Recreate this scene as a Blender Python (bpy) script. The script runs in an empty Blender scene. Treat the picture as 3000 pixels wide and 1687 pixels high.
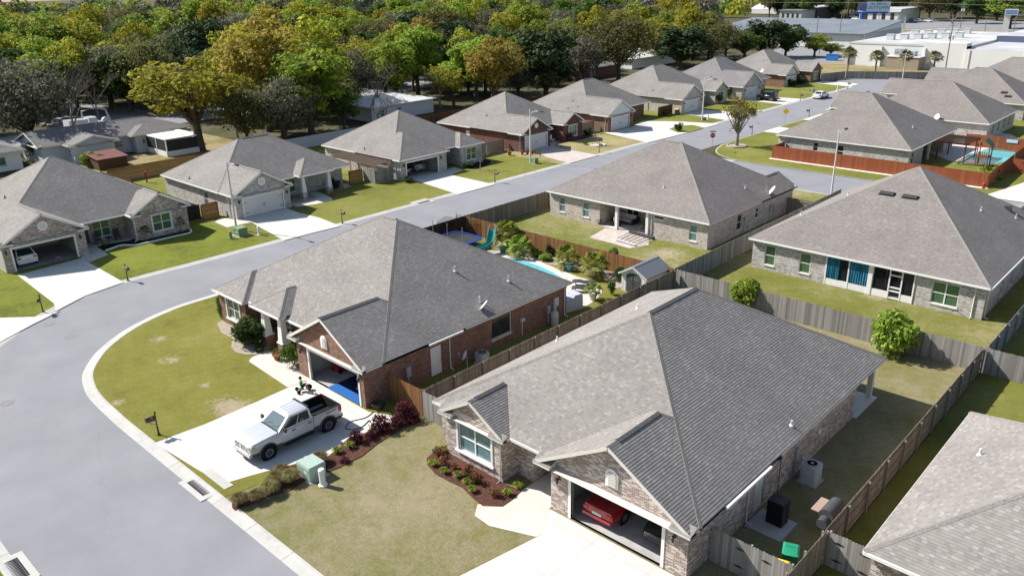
import bpy, math, random
from mathutils import Vector, Matrix
random.seed(11)
S = bpy.context.scene; C = S.collection
rad = math.radians; PI = math.pi
# ------------------------------------------------------------------ camera
# world axes follow the street grid of the estate: X runs across the lots, Y along the street
TH = rad(43.3); FPX = 2361.5; PITCH = 0.3682; ROLL = 0.01925; CH = 24.4
def _cam():
    f = Vector((0, math.cos(PITCH), -math.sin(PITCH))); r = Vector((1, 0, 0)); d = f.cross(r)
    c, s = math.cos(ROLL), math.sin(ROLL)
    r2 = c*r + s*d; d2 = -s*r + c*d
    Q = Matrix.Rotation(TH, 3, 'Z')
    return Q @ r2, Q @ d2, Q @ f
CR, CD, CF = _cam()
cam = bpy.data.cameras.new('camera'); camo = bpy.data.objects.new('camera', cam); C.objects.link(camo)
cam.sensor_width = 36; cam.lens = FPX/3000*36; cam.clip_start = 0.5; cam.clip_end = 3000
mw = Matrix.Identity(4)
for i in range(3):
    mw[i][0] = CR[i]; mw[i][1] = -CD[i]; mw[i][2] = -CF[i]
mw[2][3] = CH
camo.matrix_world = mw
S.camera = camo
def px(x, y, z=0.0):
    """ground point (or point at height z) seen at pixel x,y of the 3000 px wide photograph"""
    d = CR*((x-1500)/FPX) + CD*((y-843.5)/FPX) + CF
    t = (z-CH)/d.z
    return (t*d.x, t*d.y)
def depth(p):
    return Vector((p[0], p[1], -CH)).dot(CF)
def top_z(p, ty):
    """height above ground point p whose image row is ty"""
    lo, hi = 0.0, 60.0
    for _ in range(40):
        m = (lo+hi)/2
        v = Vector((p[0], p[1], m-CH)); y = v.dot(CD)/v.dot(CF)*FPX + 843.5
        if y > ty: lo = m
        else: hi = m
    return lo
# ------------------------------------------------------------------ light
SUN = Vector((-1.02, -0.40, 1.0)).normalized()      # towards the sun
w = bpy.data.worlds.new('World'); S.world = w; w.use_nodes = True
nt = w.node_tree; bg = nt.nodes['Background']
sky = nt.nodes.new('ShaderNodeTexSky'); sky.sky_type = 'NISHITA'; sky.sun_disc = False
sky.sun_elevation = math.asin(SUN.z); sky.sun_rotation = math.atan2(SUN.x, SUN.y)
sky.air_density = 1.2; sky.dust_density = 1.0; sky.ozone_density = 1.0
nt.links.new(sky.outputs[0], bg.inputs[0]); bg.inputs[1].default_value = 0.075
sl = bpy.data.lights.new('sun', 'SUN'); sl.energy = 4.6; sl.angle = rad(0.5); sl.color = (1.0, 0.955, 0.89)
so = bpy.data.objects.new('sun', sl); C.objects.link(so)
so.rotation_euler = SUN.to_track_quat('Z', 'Y').to_euler()
so.location = (0, 0, 80)
S.view_settings.view_transform = 'Standard'; S.view_settings.look = 'None'
S.view_settings.exposure = 0.92; S.view_settings.gamma = 1
S.cycles.max_bounces = 5; S.cycles.diffuse_bounces = 3; S.cycles.glossy_bounces = 3
S.cycles.transmission_bounces = 4; S.cycles.transparent_max_bounces = 8; S.cycles.volume_bounces = 0
S.cycles.caustics_reflective = False; S.cycles.caustics_refractive = False
# ------------------------------------------------------------------ object helpers
def tag(o, label=None, cat=None, group=None, kind=None):
    if label: o['label'] = label
    if cat: o['category'] = cat
    if group: o['group'] = group
    if kind: o['kind'] = kind
    return o
def thing(name, label, cat, loc=(0, 0, 0), rz=0, group=None):
    o = bpy.data.objects.new(name, None); C.objects.link(o); o.empty_display_size = .3
    o.location = loc if len(loc) == 3 else (loc[0], loc[1], 0); o.rotation_euler = (0, 0, rz)
    return tag(o, label, cat, group)
def kids(o): return [c for c in bpy.data.objects if c.parent == o]
def copy_tree(o, parent=None):
    c = o.copy(); C.objects.link(c)
    if parent: c.parent = parent
    for k in kids(o): copy_tree(k, c)
    return c
def copy_at(o, loc, rz=None, label=None, sc=None, tree=None):
    c = copy_tree(o); c.location = loc if len(loc) == 3 else (loc[0], loc[1], o.location.z)
    if rz is not None: c.rotation_euler = (0, 0, rz)
    if label: c['label'] = label
    if sc: c.scale = (sc, sc, sc) if not isinstance(sc, tuple) else sc
    return c
class MB:
    def __init__(s): s.v = []; s.f = []; s.uv = []; s.mi = []
    def poly(s, pts, uv=None, mi=0):
        n = len(s.v); s.v += [tuple(p) for p in pts]; s.f.append(tuple(range(n, n+len(pts)))); s.uv.append(uv); s.mi.append(mi)
    def face(s, idx, uv=None, mi=0): s.f.append(tuple(idx)); s.uv.append(uv); s.mi.append(mi)
    def box(s, x0, x1, y0, y1, z0, z1, mi=0, M=None, skip=''):
        P = [Vector((x, y, z)) for z in (z0, z1) for (x, y) in ((x0, y0), (x1, y0), (x1, y1), (x0, y1))]
        if M is not None: P = [M @ p for p in P]
        n = len(s.v); s.v += [tuple(p) for p in P]
        for k, q in zip('bt-+lr', ((3, 2, 1, 0), (4, 5, 6, 7), (0, 1, 5, 4), (2, 3, 7, 6), (3, 0, 4, 7), (1, 2, 6, 5))):
            if k in skip: continue
            s.f.append(tuple(n+i for i in q)); s.uv.append(None); s.mi.append(mi)
    def beam(s, a, b, w, h, mi=0, up=(0, 0, 1)):
        a = Vector(a); b = Vector(b); d = (b-a); L = d.length; d.normalize()
        u = Vector(up); sd = d.cross(u)
        if sd.length < 1e-4: sd = d.cross(Vector((1, 0, 0)))
        sd.normalize(); u = sd.cross(d)
        M = Matrix(((d.x, sd.x, u.x, a.x), (d.y, sd.y, u.y, a.y), (d.z, sd.z, u.z, a.z), (0, 0, 0, 1)))
        s.box(0, L, -w/2, w/2, -h/2, h/2, mi, M)
    def ring(s, pts): n = len(s.v); s.v += [tuple(p) for p in pts]; return list(range(n, n+len(pts)))
    def loft(s, rings, mi=0, caps=True, closed=True):
        R = [s.ring(r) for r in rings]; n = len(R[0])
        for a, b in zip(R, R[1:]):
            for i in range(n if closed else n-1):
                j = (i+1) % n; s.face((a[i], a[j], b[j], b[i]), None, mi)
        if caps: s.face(tuple(reversed(R[0])), None, mi); s.face(tuple(R[-1]), None, mi)
    def tube(s, pts, rr, n=6, mi=0, caps=True):
        pts = [Vector(p) for p in pts]; rings = []
        if not hasattr(rr, '__len__'): rr = [rr]*len(pts)
        ref = None
        for i, p in enumerate(pts):
            d = (pts[min(i+1, len(pts)-1)]-pts[max(i-1, 0)]).normalized()
            if ref is None or abs(d.dot(ref)) > .98:
                ref = Vector((0, 0, 1)) if abs(d.z) < .9 else Vector((1, 0, 0))
            a = d.cross(ref).normalized(); b = d.cross(a); 
            rings.append([p + (a*math.cos(2*PI*k/n) + b*math.sin(2*PI*k/n))*rr[i] for k in range(n)])
        s.loft(rings, mi, caps)
    def lathe(s, prof, n=16, c=(0, 0, 0), mi=0, M=None, caps=True):
        rings = []
        for r, z in prof:
            q = [Vector((r*math.cos(2*PI*k/n), r*math.sin(2*PI*k/n), z)) for k in range(n)]
            if M is not None: q = [M @ p for p in q]
            rings.append([p+Vector(c) for p in q])
        s.loft(rings, mi, caps)
    def build(s, name, mat, parent=None, smooth=None, loc=None, world=True):
        me = bpy.data.meshes.new(name)
        off = Vector((0, 0, 0))
        if parent and world:
            p = parent
            while p: off += p.location; p = p.parent
        if loc: off += Vector(loc)
        me.from_pydata([tuple(Vector(v)-off) for v in s.v], [], s.f)
        ul = me.uv_layers.new(name='UVMap'); d = ul.data
        for p, uv in zip(me.polygons, s.uv):
            if uv is None:
                nn = p.normal; ax = max(range(3), key=lambda i: abs(nn[i]))
                for li in p.loop_indices:
                    q = s.v[me.loops[li].vertex_index]
                    d[li].uv = (q[0], q[1]) if ax == 2 else ((q[1], q[2]) if ax == 0 else (q[0], q[2]))
            else:
                for li, t in zip(p.loop_indices, uv): d[li].uv = t
        for m in (mat if isinstance(mat, (list, tuple)) else [mat]): me.materials.append(m)
        for p, m in zip(me.polygons, s.mi): p.material_index = m
        if smooth is not None:
            for p in me.polygons: p.use_smooth = True
            me.set_sharp_from_angle(angle=rad(smooth))
        me.update()
        o = bpy.data.objects.new(name, me); C.objects.link(o)
        if parent: o.parent = parent
        if loc: o.location = loc
        return o
def struct(mb, name, mat): return tag(mb.build(name, mat), kind='structure')
# ------------------------------------------------------------------ node helpers
class NG:
    def __init__(s, name, rough=.8, spec=.3):
        s.m = bpy.data.materials.new(name); s.m.use_nodes = True; s.nt = s.m.node_tree
        s.b = s.nt.nodes['Principled BSDF']; s.b.inputs['Roughness'].default_value = rough
        s.b.inputs['Specular IOR Level'].default_value = spec
    def set(s, sock, v):
        if isinstance(v, bpy.types.NodeSocket): s.nt.links.new(v, sock)
        elif hasattr(v, '__len__') and len(v) == 3 and sock.type == 'RGBA': sock.default_value = (*v, 1)
        else: sock.default_value = v
    def n(s, t, props=None, **ins):
        x = s.nt.nodes.new('ShaderNode'+t)
        for k, v in (props or {}).items(): setattr(x, k, v)
        for k, v in ins.items():
            k = int(k[1:]) if k[0] == '_' and k[1:].isdigit() else k.replace('_', ' ')
            s.set(x.inputs[k], v)
        return x
    def uv(s): return s.n('TexCoord').outputs['UV']
    def ob(s): return s.n('TexCoord').outputs['Object']
    def pos(s): return s.n('NewGeometry').outputs['Position']
    def island(s): return s.n('NewGeometry').outputs['Random Per Island']
    def orand(s): return s.n('ObjectInfo').outputs['Random']
    def noise(s, vec, scale, det=4, rough=.55, dist=0): 
        return s.n('TexNoise', None, Vector=vec, Scale=scale, Detail=det, Roughness=rough, Distortion=dist).outputs[0]
    def math(s, op, a, b=0.0, c=False): return s.n('Math', {'operation': op, 'use_clamp': c}, _0=a, _1=b).outputs[0]
    def mix(s, f, a, b, bl='MIX'):
        x = s.n('Mix', {'data_type': 'RGBA', 'blend_type': bl}); s.set(x.inputs[0], f); s.set(x.inputs[6], a); s.set(x.inputs[7], b); return x.outputs[2]
    def ramp(s, f, st, interp='LINEAR'):
        x = s.n('ValToRGB'); e = x.color_ramp.elements; x.color_ramp.interpolation = interp; s.set(x.inputs[0], f)
        while len(e) < len(st): e.new(.5)
        for q, (p, c) in zip(e, st): q.position = p; q.color = (*c, 1) if hasattr(c, '__len__') else (c, c, c, 1)
        return x.outputs[0]
    def sep(s, v): return s.n('SeparateXYZ', None, Vector=v).outputs
    def comb(s, x, y, z=0.0): return s.n('CombineXYZ', None, X=x, Y=y, Z=z).outputs[0]
    def wn(s, v): return s.n('TexWhiteNoise', {'noise_dimensions': '3D'}, Vector=v).outputs
    def scale(s, v, sc): 
        x = s.n('Mapping'); s.set(x.inputs['Vector'], v); x.inputs['Scale'].default_value = sc; return x.outputs[0]
    def col(s, v): s.set(s.b.inputs['Base Color'], v); return s
    def bump(s, h, st=.4, dist=.02): s.set(s.b.inputs['Normal'], s.n('Bump', None, Strength=st, Distance=dist, Height=h).outputs[0])
def flat(name, c, rough=.6, spec=.35, metal=0, var=.12, vs=6):
    g = NG(name, rough, spec); g.b.inputs['Metallic'].default_value = metal
    f = g.noise(g.ob(), vs, 3)
    a = tuple(max(0, x*(1-var)) for x in c); b = tuple(min(1, x*(1+var)) for x in c)
    g.col(g.ramp(f, [(.3, a), (.7, b)])); return g.m
# ------------------------------------------------------------------ materials
def shingle(name, c0, c1, c2):
    g = NG(name, .92, .15); u = g.uv(); o = g.sep(u)
    row = g.math('FLOOR', g.math('DIVIDE', o[1], .143))
    rr = g.wn(g.comb(row, 3.7, 1.0))[0]
    col = g.math('FLOOR', g.math('ADD', g.math('DIVIDE', o[0], .19), g.math('MULTIPLY', rr, 31.0)))
    w1 = g.wn(g.comb(row, col, 5.0)); val = w1[0]
    base = g.ramp(val, [(0, c0), (.45, c1), (.8, c1), (1, c2)])
    hue = g.mix(g.math('MULTIPLY', g.math('GREATER_THAN', g.wn(g.comb(row, col, 9.0))[0], .92), .22), base, (.25, .17, .14))
    big = g.noise(g.pos(), .35, 4); fine = g.noise(g.pos(), 40, 2)
    c = g.mix(.5, hue, g.ramp(big, [(.3, .42), (.7, .62)]), 'OVERLAY')
    c = g.mix(.3, c, g.ramp(fine, [(.2, .35), (.8, .65)]), 'OVERLAY')
    g.col(c); return g.m
def brick(name, cols, mortar, mort=.012, wash=None):
    g = NG(name, .9, .2); u = g.uv()
    b = g.n('TexBrick', {'offset': .5}, Vector=u, Color1=(0, 0, 0), Color2=(1, 1, 1), Mortar=(0, 0, 0), Scale=1.0)
    b.inputs['Mortar Size'].default_value = mort/2; b.inputs['Brick Width'].default_value = .215; b.inputs['Row Height'].default_value = .076
    b.inputs['Mortar Smooth'].default_value = .2
    o = g.sep(u); row = g.math('FLOOR', g.math('DIVIDE', o[1], .076))
    sh = g.math('MULTIPLY', g.math('MODULO', row, 2.0), .5)
    cl = g.math('FLOOR', g.math('ADD', g.math('DIVIDE', o[0], .215), sh))
    v = g.wn(g.comb(row, cl, 2.0))[0]
    big = g.noise(g.uv(), .9, 3)
    vv = g.math('ADD', v, g.math('MULTIPLY', g.math('SUBTRACT', big, .5), .9), True)
    c = g.ramp(vv, cols)
    c = g.mix(g.math('MULTIPLY', g.noise(g.uv(), 30, 3), .35), c, mortar)
    if wash: c = g.mix(g.math('MULTIPLY', g.ramp(g.noise(g.uv(), .7, 4), [(.45, 0.0), (.62, 1.0)]), wash[0]), c, wash[1])
    g.col(g.mix(b.outputs['Fac'], c, mortar)); g.bump(g.math('SUBTRACT', 1.0, b.outputs['Fac']), .5, .006); return g.m
M = {}
M['shingle'] = shingle('shingle', (.185, .172, .161), (.222, .207, .194), (.275, .26, .245))
M['shingle_grey'] = shingle('shingle_grey', (.16, .153, .155), (.19, .181, .181), (.225, .216, .216))
M['shingle_brown'] = shingle('shingle_brown', (.165, .149, .14), (.20, .182, .17), (.24, .221, .207))
M['cap'] = flat('shingle_cap', (.20, .187, .172), .92, .15, var=.25, vs=9)
M['brick_wash'] = brick('brick_whitewashed_red', [(0, (.085, .04, .032)), (.3, (.19, .08, .055)), (.55, (.30, .19, .15)), (.75, (.46, .40, .36)), (1, (.55, .50, .46))], (.55, .51, .47), .016)
M['brick_red'] = brick('brick_red', [(0, (.05, .02, .016)), (.4, (.145, .052, .036)), (.8, (.20, .08, .052)), (1, (.27, .13, .09))], (.34, .25, .19), .012)
M['brick_dark'] = brick('brick_dark_red', [(0, (.05, .02, .018)), (.5, (.12, .04, .034)), (1, (.17, .07, .055))], (.20, .13, .11), .01)
M['brick_pink'] = brick('brick_pale_pink', [(0, (.16, .12, .105)), (.35, (.34, .285, .25)), (.7, (.46, .405, .36)), (1, (.56, .51, .46))], (.50, .455, .41), .014, (.5, (.50, .455, .41)))
M['brick_grey'] = brick('brick_grey_white', [(0, (.09, .08, .08)), (.3, (.26, .23, .22)), (.6, (.42, .385, .365)), (1, (.55, .52, .49))], (.49, .46, .43), .014, (.4, (.48, .45, .42)))
M['brick_cream'] = brick('brick_pale_cream', [(0, (.24, .18, .15)), (.3, (.45, .37, .30)), (1, (.58, .50, .42))], (.55, .48, .41), .014, (.8, (.55, .47, .395)))
M['white'] = flat('white_paint', (.74, .73, .70), .5, .4, var=.04)
M['cream'] = flat('cream_trim', (.62, .59, .53), .55, .35, var=.05)
M['soffit'] = flat('soffit', (.55, .52, .47), .7, .2, var=.03)
M['siding'] = flat('siding', (.62, .62, .60), .6, .3, var=.05)
M['garage'] = flat('garage_door', (.62, .61, .60), .5, .35, var=.03)
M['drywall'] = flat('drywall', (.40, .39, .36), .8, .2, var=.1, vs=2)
M['black'] = flat('black_metal', (.018, .018, .02), .45, .5, var=.2)
M['darkgrey'] = flat('dark_grey', (.06, .06, .065), .6, .3, var=.2)
M['grey'] = flat('grey_metal', (.32, .33, .34), .45, .5, var=.1)
M['steel'] = flat('galvanised_steel', (.50, .51, .51), .45, .5, var=.1)
M['screen'] = flat('insect_screen', (.035, .035, .04), .7, .2, var=.2)
M['curtain'] = None
def curtain():
    g = NG('blue_curtain', .8, .2); o = g.sep(g.ob())
    wv = g.noise(g.comb(o[0], 0.0, g.math('MULTIPLY', o[2], .08)), 9, 3)
    g.col(g.ramp(wv, [(.35, (.012, .07, .12)), (.65, (.03, .19, .30))])); return g.m
M['curtain'] = curtain()
def glass(name, c, c2):
    g = NG(name, .06, .6); o = g.sep(g.uv())
    f = g.noise(g.comb(g.math('MULTIPLY', o[0], 1.2), g.math('MULTIPLY', o[1], .5)), 1.4, 2)
    blind = g.math('MULTIPLY', g.math('GREATER_THAN', g.math('FRACT', g.math('MULTIPLY', o[1], 16.0)), .35), .35)
    c_ = g.mix(blind, g.ramp(f, [(.35, c), (.65, c2)]), tuple(x*.5 for x in c2))
    g.col(c_); return g.m
M['glass'] = glass('window_glass', (.05, .085, .08), (.14, .20, .17))
M['glass_green'] = glass('window_glass_green', (.05, .11, .05), (.10, .19, .11))
M['glass_teal'] = glass('window_glass_teal', (.10, .19, .20), (.17, .28, .29))
M['glass_dark'] = glass('window_glass_dark', (.02, .024, .026), (.045, .05, .055))
def wood(name, a, b, c, rough=.85):
    g = NG(name, rough, .2); o = g.sep(g.ob())
    gr = g.noise(g.comb(g.math('MULTIPLY', g.math('ADD', o[0], o[1]), 30.0), 0.0, g.math('MULTIPLY', o[2], 1.2)), 1.0, 4)
    f = g.math('ADD', g.math('MULTIPLY', g.island(), .55), g.math('MULTIPLY', gr, .5), True)
    col = g.ramp(f, [(.15, a), (.5, b), (.9, c)])
    g.col(g.mix(g.math('MULTIPLY', g.noise(g.pos(), .9, 4), .35), col, a)); return g.m
M['wood_grey'] = wood('weathered_wood', (.13, .12, .11), (.25, .235, .22), (.37, .36, .345))
M['wood_aged'] = wood('aged_brown_wood', (.13, .105, .08), (.22, .185, .145), (.32, .285, .235))
M['wood_brown'] = wood('stained_wood', (.13, .055, .022), (.21, .10, .04), (.29, .155, .07))
M['wood_dark'] = wood('dark_stained_wood', (.05, .026, .016), (.09, .048, .028), (.13, .075, .045))
M['wood_red'] = wood('redwood_stain', (.20, .055, .022), (.265, .078, .034), (.32, .105, .05))
M['wood_new'] = wood('new_cedar', (.20, .095, .03), (.31, .165, .06), (.40, .235, .10))
M['wood_black'] = wood('black_wood', (.012, .012, .012), (.02, .02, .02), (.035, .035, .035))
M['vinyl'] = flat('grey_vinyl', (.40, .42, .45), .6, .3, var=.08)
# ------------------------------------------------------------------ roof geometry
SL = .583                                            # 7/12 pitch
def comp(u0, u1, v0, v1, z0=2.75, s=(SL, SL, SL, SL), **k):
    return dict(r=(u0, u1, v0, v1), z0=z0, s=s, **k)
def planes(c):
    u0, u1, v0, v1 = c['r']; z = c['z0']; s = c['s']; P = []
    if s[0]: P.append((s[0], 0, z-s[0]*u0, 0))
    if s[1]: P.append((-s[1], 0, z+s[1]*u1, 1))
    if s[2]: P.append((0, s[2], z-s[2]*v0, 2))
    if s[3]: P.append((0, -s[3], z+s[3]*v1, 3))
    return P
def clip(poly, A, B, Cc):
    out = []; n = len(poly)
    for i in range(n):
        p, q = poly[i], poly[(i+1) % n]
        a = A*p[0]+B*p[1]+Cc; b = A*q[0]+B*q[1]+Cc
        if a >= -1e-7: out.append(p)
        if (a > 1e-7 and b < -1e-7) or (a < -1e-7 and b > 1e-7):
            t = a/(a-b); out.append((p[0]+(q[0]-p[0])*t, p[1]+(q[1]-p[1])*t))
    return out
def area(p): return abs(sum(p[i][0]*p[(i+1) % len(p)][1]-p[(i+1) % len(p)][0]*p[i][1] for i in range(len(p))))/2 if len(p) > 2 else 0
def rect_in(c): u0, u1, v0, v1 = c['r']; return [(1, 0, -u0), (-1, 0, u1), (0, 1, -v0), (0, -1, v1)]
def height(c, u, v): return min(a*u+b*v+k for a, b, k, _ in planes(c))
def inside(c, u, v, e=0): u0, u1, v0, v1 = c['r']; return u0-e <= u <= u1+e and v0-e <= v <= v1+e
def roof(comps, parent, mat, caps=True, lip=.015, off=0.0):
    mb = MB(); cap = MB(); E = .143
    for i, c in enumerate(comps):
        P = planes(c); u0, u1, v0, v1 = c['r']
        for a, b, k, side in P:
            poly = [(u0, v0), (u1, v0), (u1, v1), (u0, v1)]
            for a2, b2, k2, s2 in P:
                if s2 != side: poly = clip(poly, a2-a, b2-b, k2-k)
            pcs = [poly] if area(poly) > 1e-4 else []
            for j, m in enumerate(comps):
                if j == i: continue
                cons = rect_in(m); dead = False
                for a2, b2, k2, s2 in planes(m):
                    A, B, K = a2-a, b2-b, k2-k
                    if abs(A)+abs(B) < 1e-6 and abs(K) < 2e-3:
                        if j > i: dead = True
                        continue
                    cons.append((A, B, K))
                if dead: continue
                new = []
                for p in pcs:
                    for A, B, K in cons:
                        if len(p) < 3: break
                        o = clip(p, -A, -B, -K)
                        if area(o) > 1e-4: new.append(o)
                        p = clip(p, A, B, K)
                pcs = new
            sl = c['s'][side]; f = math.sqrt(1+sl*sl); e = E/f
            dist = {0: lambda p: p[0]-u0, 1: lambda p: u1-p[0], 2: lambda p: p[1]-v0, 3: lambda p: v1-p[1]}[side]
            hp = {0: (1, 0, -u0), 1: (-1, 0, u1), 2: (0, 1, -v0), 3: (0, -1, v1)}[side]
            al = (lambda p: p[1]) if side < 2 else (lambda p: p[0])
            for p in pcs:
                d0 = min(map(dist, p)); d1 = max(map(dist, p))
                for n in range(int(d0/e+1e-6), int(d1/e)+1):
                    q = clip(p, hp[0], hp[1], hp[2]-n*e); q = clip(q, -hp[0], -hp[1], -hp[2]+(n+1)*e) if len(q) > 2 else q
                    if area(q) < 1e-5: continue
                    zz = lambda t: a*t[0]+b*t[1]+k+off
                    lf = lambda t: lip*(1-min(1, max(0, (dist(t)-n*e)/e)))
                    pts = [(t[0], t[1], zz(t)+lf(t)) for t in q]; uv = [(al(t)+side*37.3+i*11.7, dist(t)*f+side*14.3) for t in q]
                    mb.poly(pts, uv)
                    for t in range(len(q)):
                        r, s_ = q[t], q[(t+1) % len(q)]
                        if abs(dist(r)-n*e) < 1e-4 and abs(dist(s_)-n*e) < 1e-4:
                            dz = .0 if n else .03
                            mb.poly([(r[0], r[1], zz(r)-dz), (s_[0], s_[1], zz(s_)-dz), (s_[0], s_[1], zz(s_)+lip), (r[0], r[1], zz(r)+lip)],
                                    [(al(r), (n+.5)*E)]*4)
                if not caps: continue
                for t in range(len(p)):
                    r, s_ = p[t], p[(t+1) % len(p)]; mx = ((r[0]+s_[0])/2, (r[1]+s_[1])/2); L = math.dist(r, s_)
                    if L < .3: continue
                    z = a*mx[0]+b*mx[1]+k
                    for a2, b2, k2, s2 in P:
                        if s2 <= side: continue
                        if all(abs((a2-a)*x[0]+(b2-b)*x[1]+(k2-k)) < 1e-3 for x in (r, s_)):
                            if any(j != i and inside(m, *mx, .01) and height(m, *mx) > z+.01 for j, m in enumerate(comps)): continue
                            dx, dy = (s_[0]-r[0])/L, (s_[1]-r[1])/L; nx, ny = -dy*.15, dx*.15
                            flat_ = abs(a*(r[0]-s_[0])+b*(r[1]-s_[1])) < .02
                            hh = .075 if flat_ and L > 1.2 else .03
                            zc = lambda x, g_=0: a*x[0]+b*x[1]+k+off+g_
                            zl = lambda x: min(aa*x[0]+bb*x[1]+kk for aa, bb, kk, _ in P)+off
                            A_ = [(r[0]+nx, r[1]+ny), (s_[0]+nx, s_[1]+ny)]; B_ = [(r[0]-nx, r[1]-ny), (s_[0]-nx, s_[1]-ny)]
                            T = [(*r, zc(r, hh)), (*s_, zc(s_, hh))]
                            top = hh-.028 if hh > .05 else .018
                            for Q in (A_, B_):
                                cap.poly([(*Q[0], zl(Q[0])+top), (*Q[1], zl(Q[1])+top), T[1], T[0]], [(0, 0), (L, 0), (L, .15), (0, .15)])
                                cap.poly([(*Q[0], zl(Q[0])-.0), (*Q[1], zl(Q[1])-.0), (*Q[1], zl(Q[1])+top), (*Q[0], zl(Q[0])+top)], [(0, 0)]*4, 1 if hh > .05 else 0)
    o = mb.build('roof', mat, parent)
    if cap.f: cap.build('ridge_cap', [M['cap'], M['darkgrey']], o)
    return o
def runs(c, side, comps):
    """parts of one eave edge not buried in another roof body"""
    u0, u1, v0, v1 = c['r']
    a, b = {0: ((u0, v1), (u0, v0)), 1: ((u1, v0), (u1, v1)), 2: ((u0, v0), (u1, v0)), 3: ((u1, v1), (u0, v1))}[side]
    nx, ny = {0: (-1, 0), 1: (1, 0), 2: (0, -1), 3: (0, 1)}[side]
    L = math.dist(a, b); N = max(4, int(L/.1)); out = []; st = None
    P = lambda t: (a[0]+(b[0]-a[0])*t, a[1]+(b[1]-a[1])*t)
    for n in range(N):
        q = P((n+.5)/N); q2 = (q[0]+nx*.12, q[1]+ny*.12)
        ok = not any(m is not c and inside(m, *q2) for m in comps)
        if ok and st is None: st = n
        if not ok and st is not None: out.append((P(st/N), P(n/N))); st = None
    if st is not None: out.append((P(st/N), P(1)))
    return out, (nx, ny)
def eaves(comps, parent, gut=(0, 1, 2, 3), trim='white', gable_mat='brick_red', wallmb=None):
    f = MB(); sf = MB(); k = 0
    for i, c in enumerate(comps):
        u0, u1, v0, v1 = c['r']; z = c['z0']-.002*i
        sf.poly([(u0, v0, z-.165-.004*i), (u0, v1, z-.165-.004*i), (u1, v1, z-.165-.004*i), (u1, v0, z-.165-.004*i)])
        for side in range(4):
            R, (nx, ny) = runs(c, side, comps)
            if c['s'][side]:
                for p, q in R:
                    k += 1; e = .0007*k
                    g = side in gut; w = .085 if g else .03
                    x0, x1 = sorted((p[0], q[0])); y0, y1 = sorted((p[1], q[1]))
                    if nx: xa, xb = sorted((p[0]+nx*.004, p[0]+nx*w)); f.box(xa, xb, y0, y1, z-.16+e, z-.02+e, 0 if g else 1)
                    else: ya, yb = sorted((p[1]+ny*.004, p[1]+ny*w)); f.box(x0, x1, ya, yb, z-.16+e, z-.02+e, 0 if g else 1)
            elif R:
                # gable end: rake boards, brick triangle and the two small eave returns
                if side < 2: hw = (v1-v0)/2; mid = (v0+v1)/2; X = u1 if side else u0; pt = lambda t, o: (X-nx*o, t)
                else: hw = (u1-u0)/2; mid = (u0+u1)/2; X = v1 if side == 3 else v0; pt = lambda t, o: (t, X-ny*o)
                sA, sB = (c['s'][2], c['s'][3]) if side < 2 else (c['s'][0], c['s'][1])
                zp = c['z0']+sA*hw; gi = c.get('gi', .22)
                for sg in (-1, 1):
                    a = pt(mid+sg*hw, .012); b = pt(mid, .012)
                    f.beam((a[0], a[1], c['z0']-.10), (b[0], b[1], zp-.10), .05, .17, 2)
                    a = pt(mid+sg*(hw-.0), .05); b = pt(mid, .05)
                    f.beam((a[0], a[1], c['z0']-.155), (b[0], b[1], zp-.155), .05, .09, 2)
                    e0, e1 = sorted((mid+sg*(hw+.03), mid+sg*(hw-1.0)))
                    P8 = lambda t, o, zz: (*pt(t, o), zz)
                    zb = c['z0']-.17+.0011*sg
                    f.loft([[P8(e0, -.06, zb), P8(e0, -.06, zb+.13), P8(e0, gi+.02, zb+.36), P8(e0, gi+.02, zb)],
                            [P8(e1, -.06, zb), P8(e1, -.06, zb+.13), P8(e1, gi+.02, zb+.36), P8(e1, gi+.02, zb)]], 2)
                    f.poly([P8(e0-.02, -.075, zb+.137), P8(e1+.02, -.075, zb+.137), P8(e1+.02, gi+.02, zb+.375), P8(e0-.02, gi+.02, zb+.375)], None, 3)
                mb = MB() if c.get('gmat') else wallmb
                t0, t1 = mid-hw+.1, mid+hw-.1; zz = lambda t: c['z0']+sA*(hw-abs(t-mid))-.06
                T = [(t0, 2.612), (t1, 2.612), (t1, zz(t1)), (mid, zz(mid)), (t0, zz(t0))]
                if (side in (1, 2)) is False: T = [(t, h) for t, h in T][::-1]
                mb.poly([(*pt(t, gi), h) for t, h in T], [(t, h) for t, h in T])
                if c.get('gmat'):
                    for zl_ in [2.62+.2*n for n in range(20)]:
                        if zl_ < zp-.3:
                            hw2 = (zp-.06-zl_)/sA-.03
                            a = pt(mid-hw2, gi-.008); b = pt(mid+hw2, gi-.008)
                            mb.beam((*a, zl_), (*b, zl_), .012, .19)
                    mb.build('gable_siding', M[c['gmat']], parent)
    o = f.build('fascia', [M[trim], M['cream'], M['white'] if trim == 'white' else M['cream'], M['cap']], parent)
    s = sf.build('soffit', M['soffit'], parent)
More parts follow.
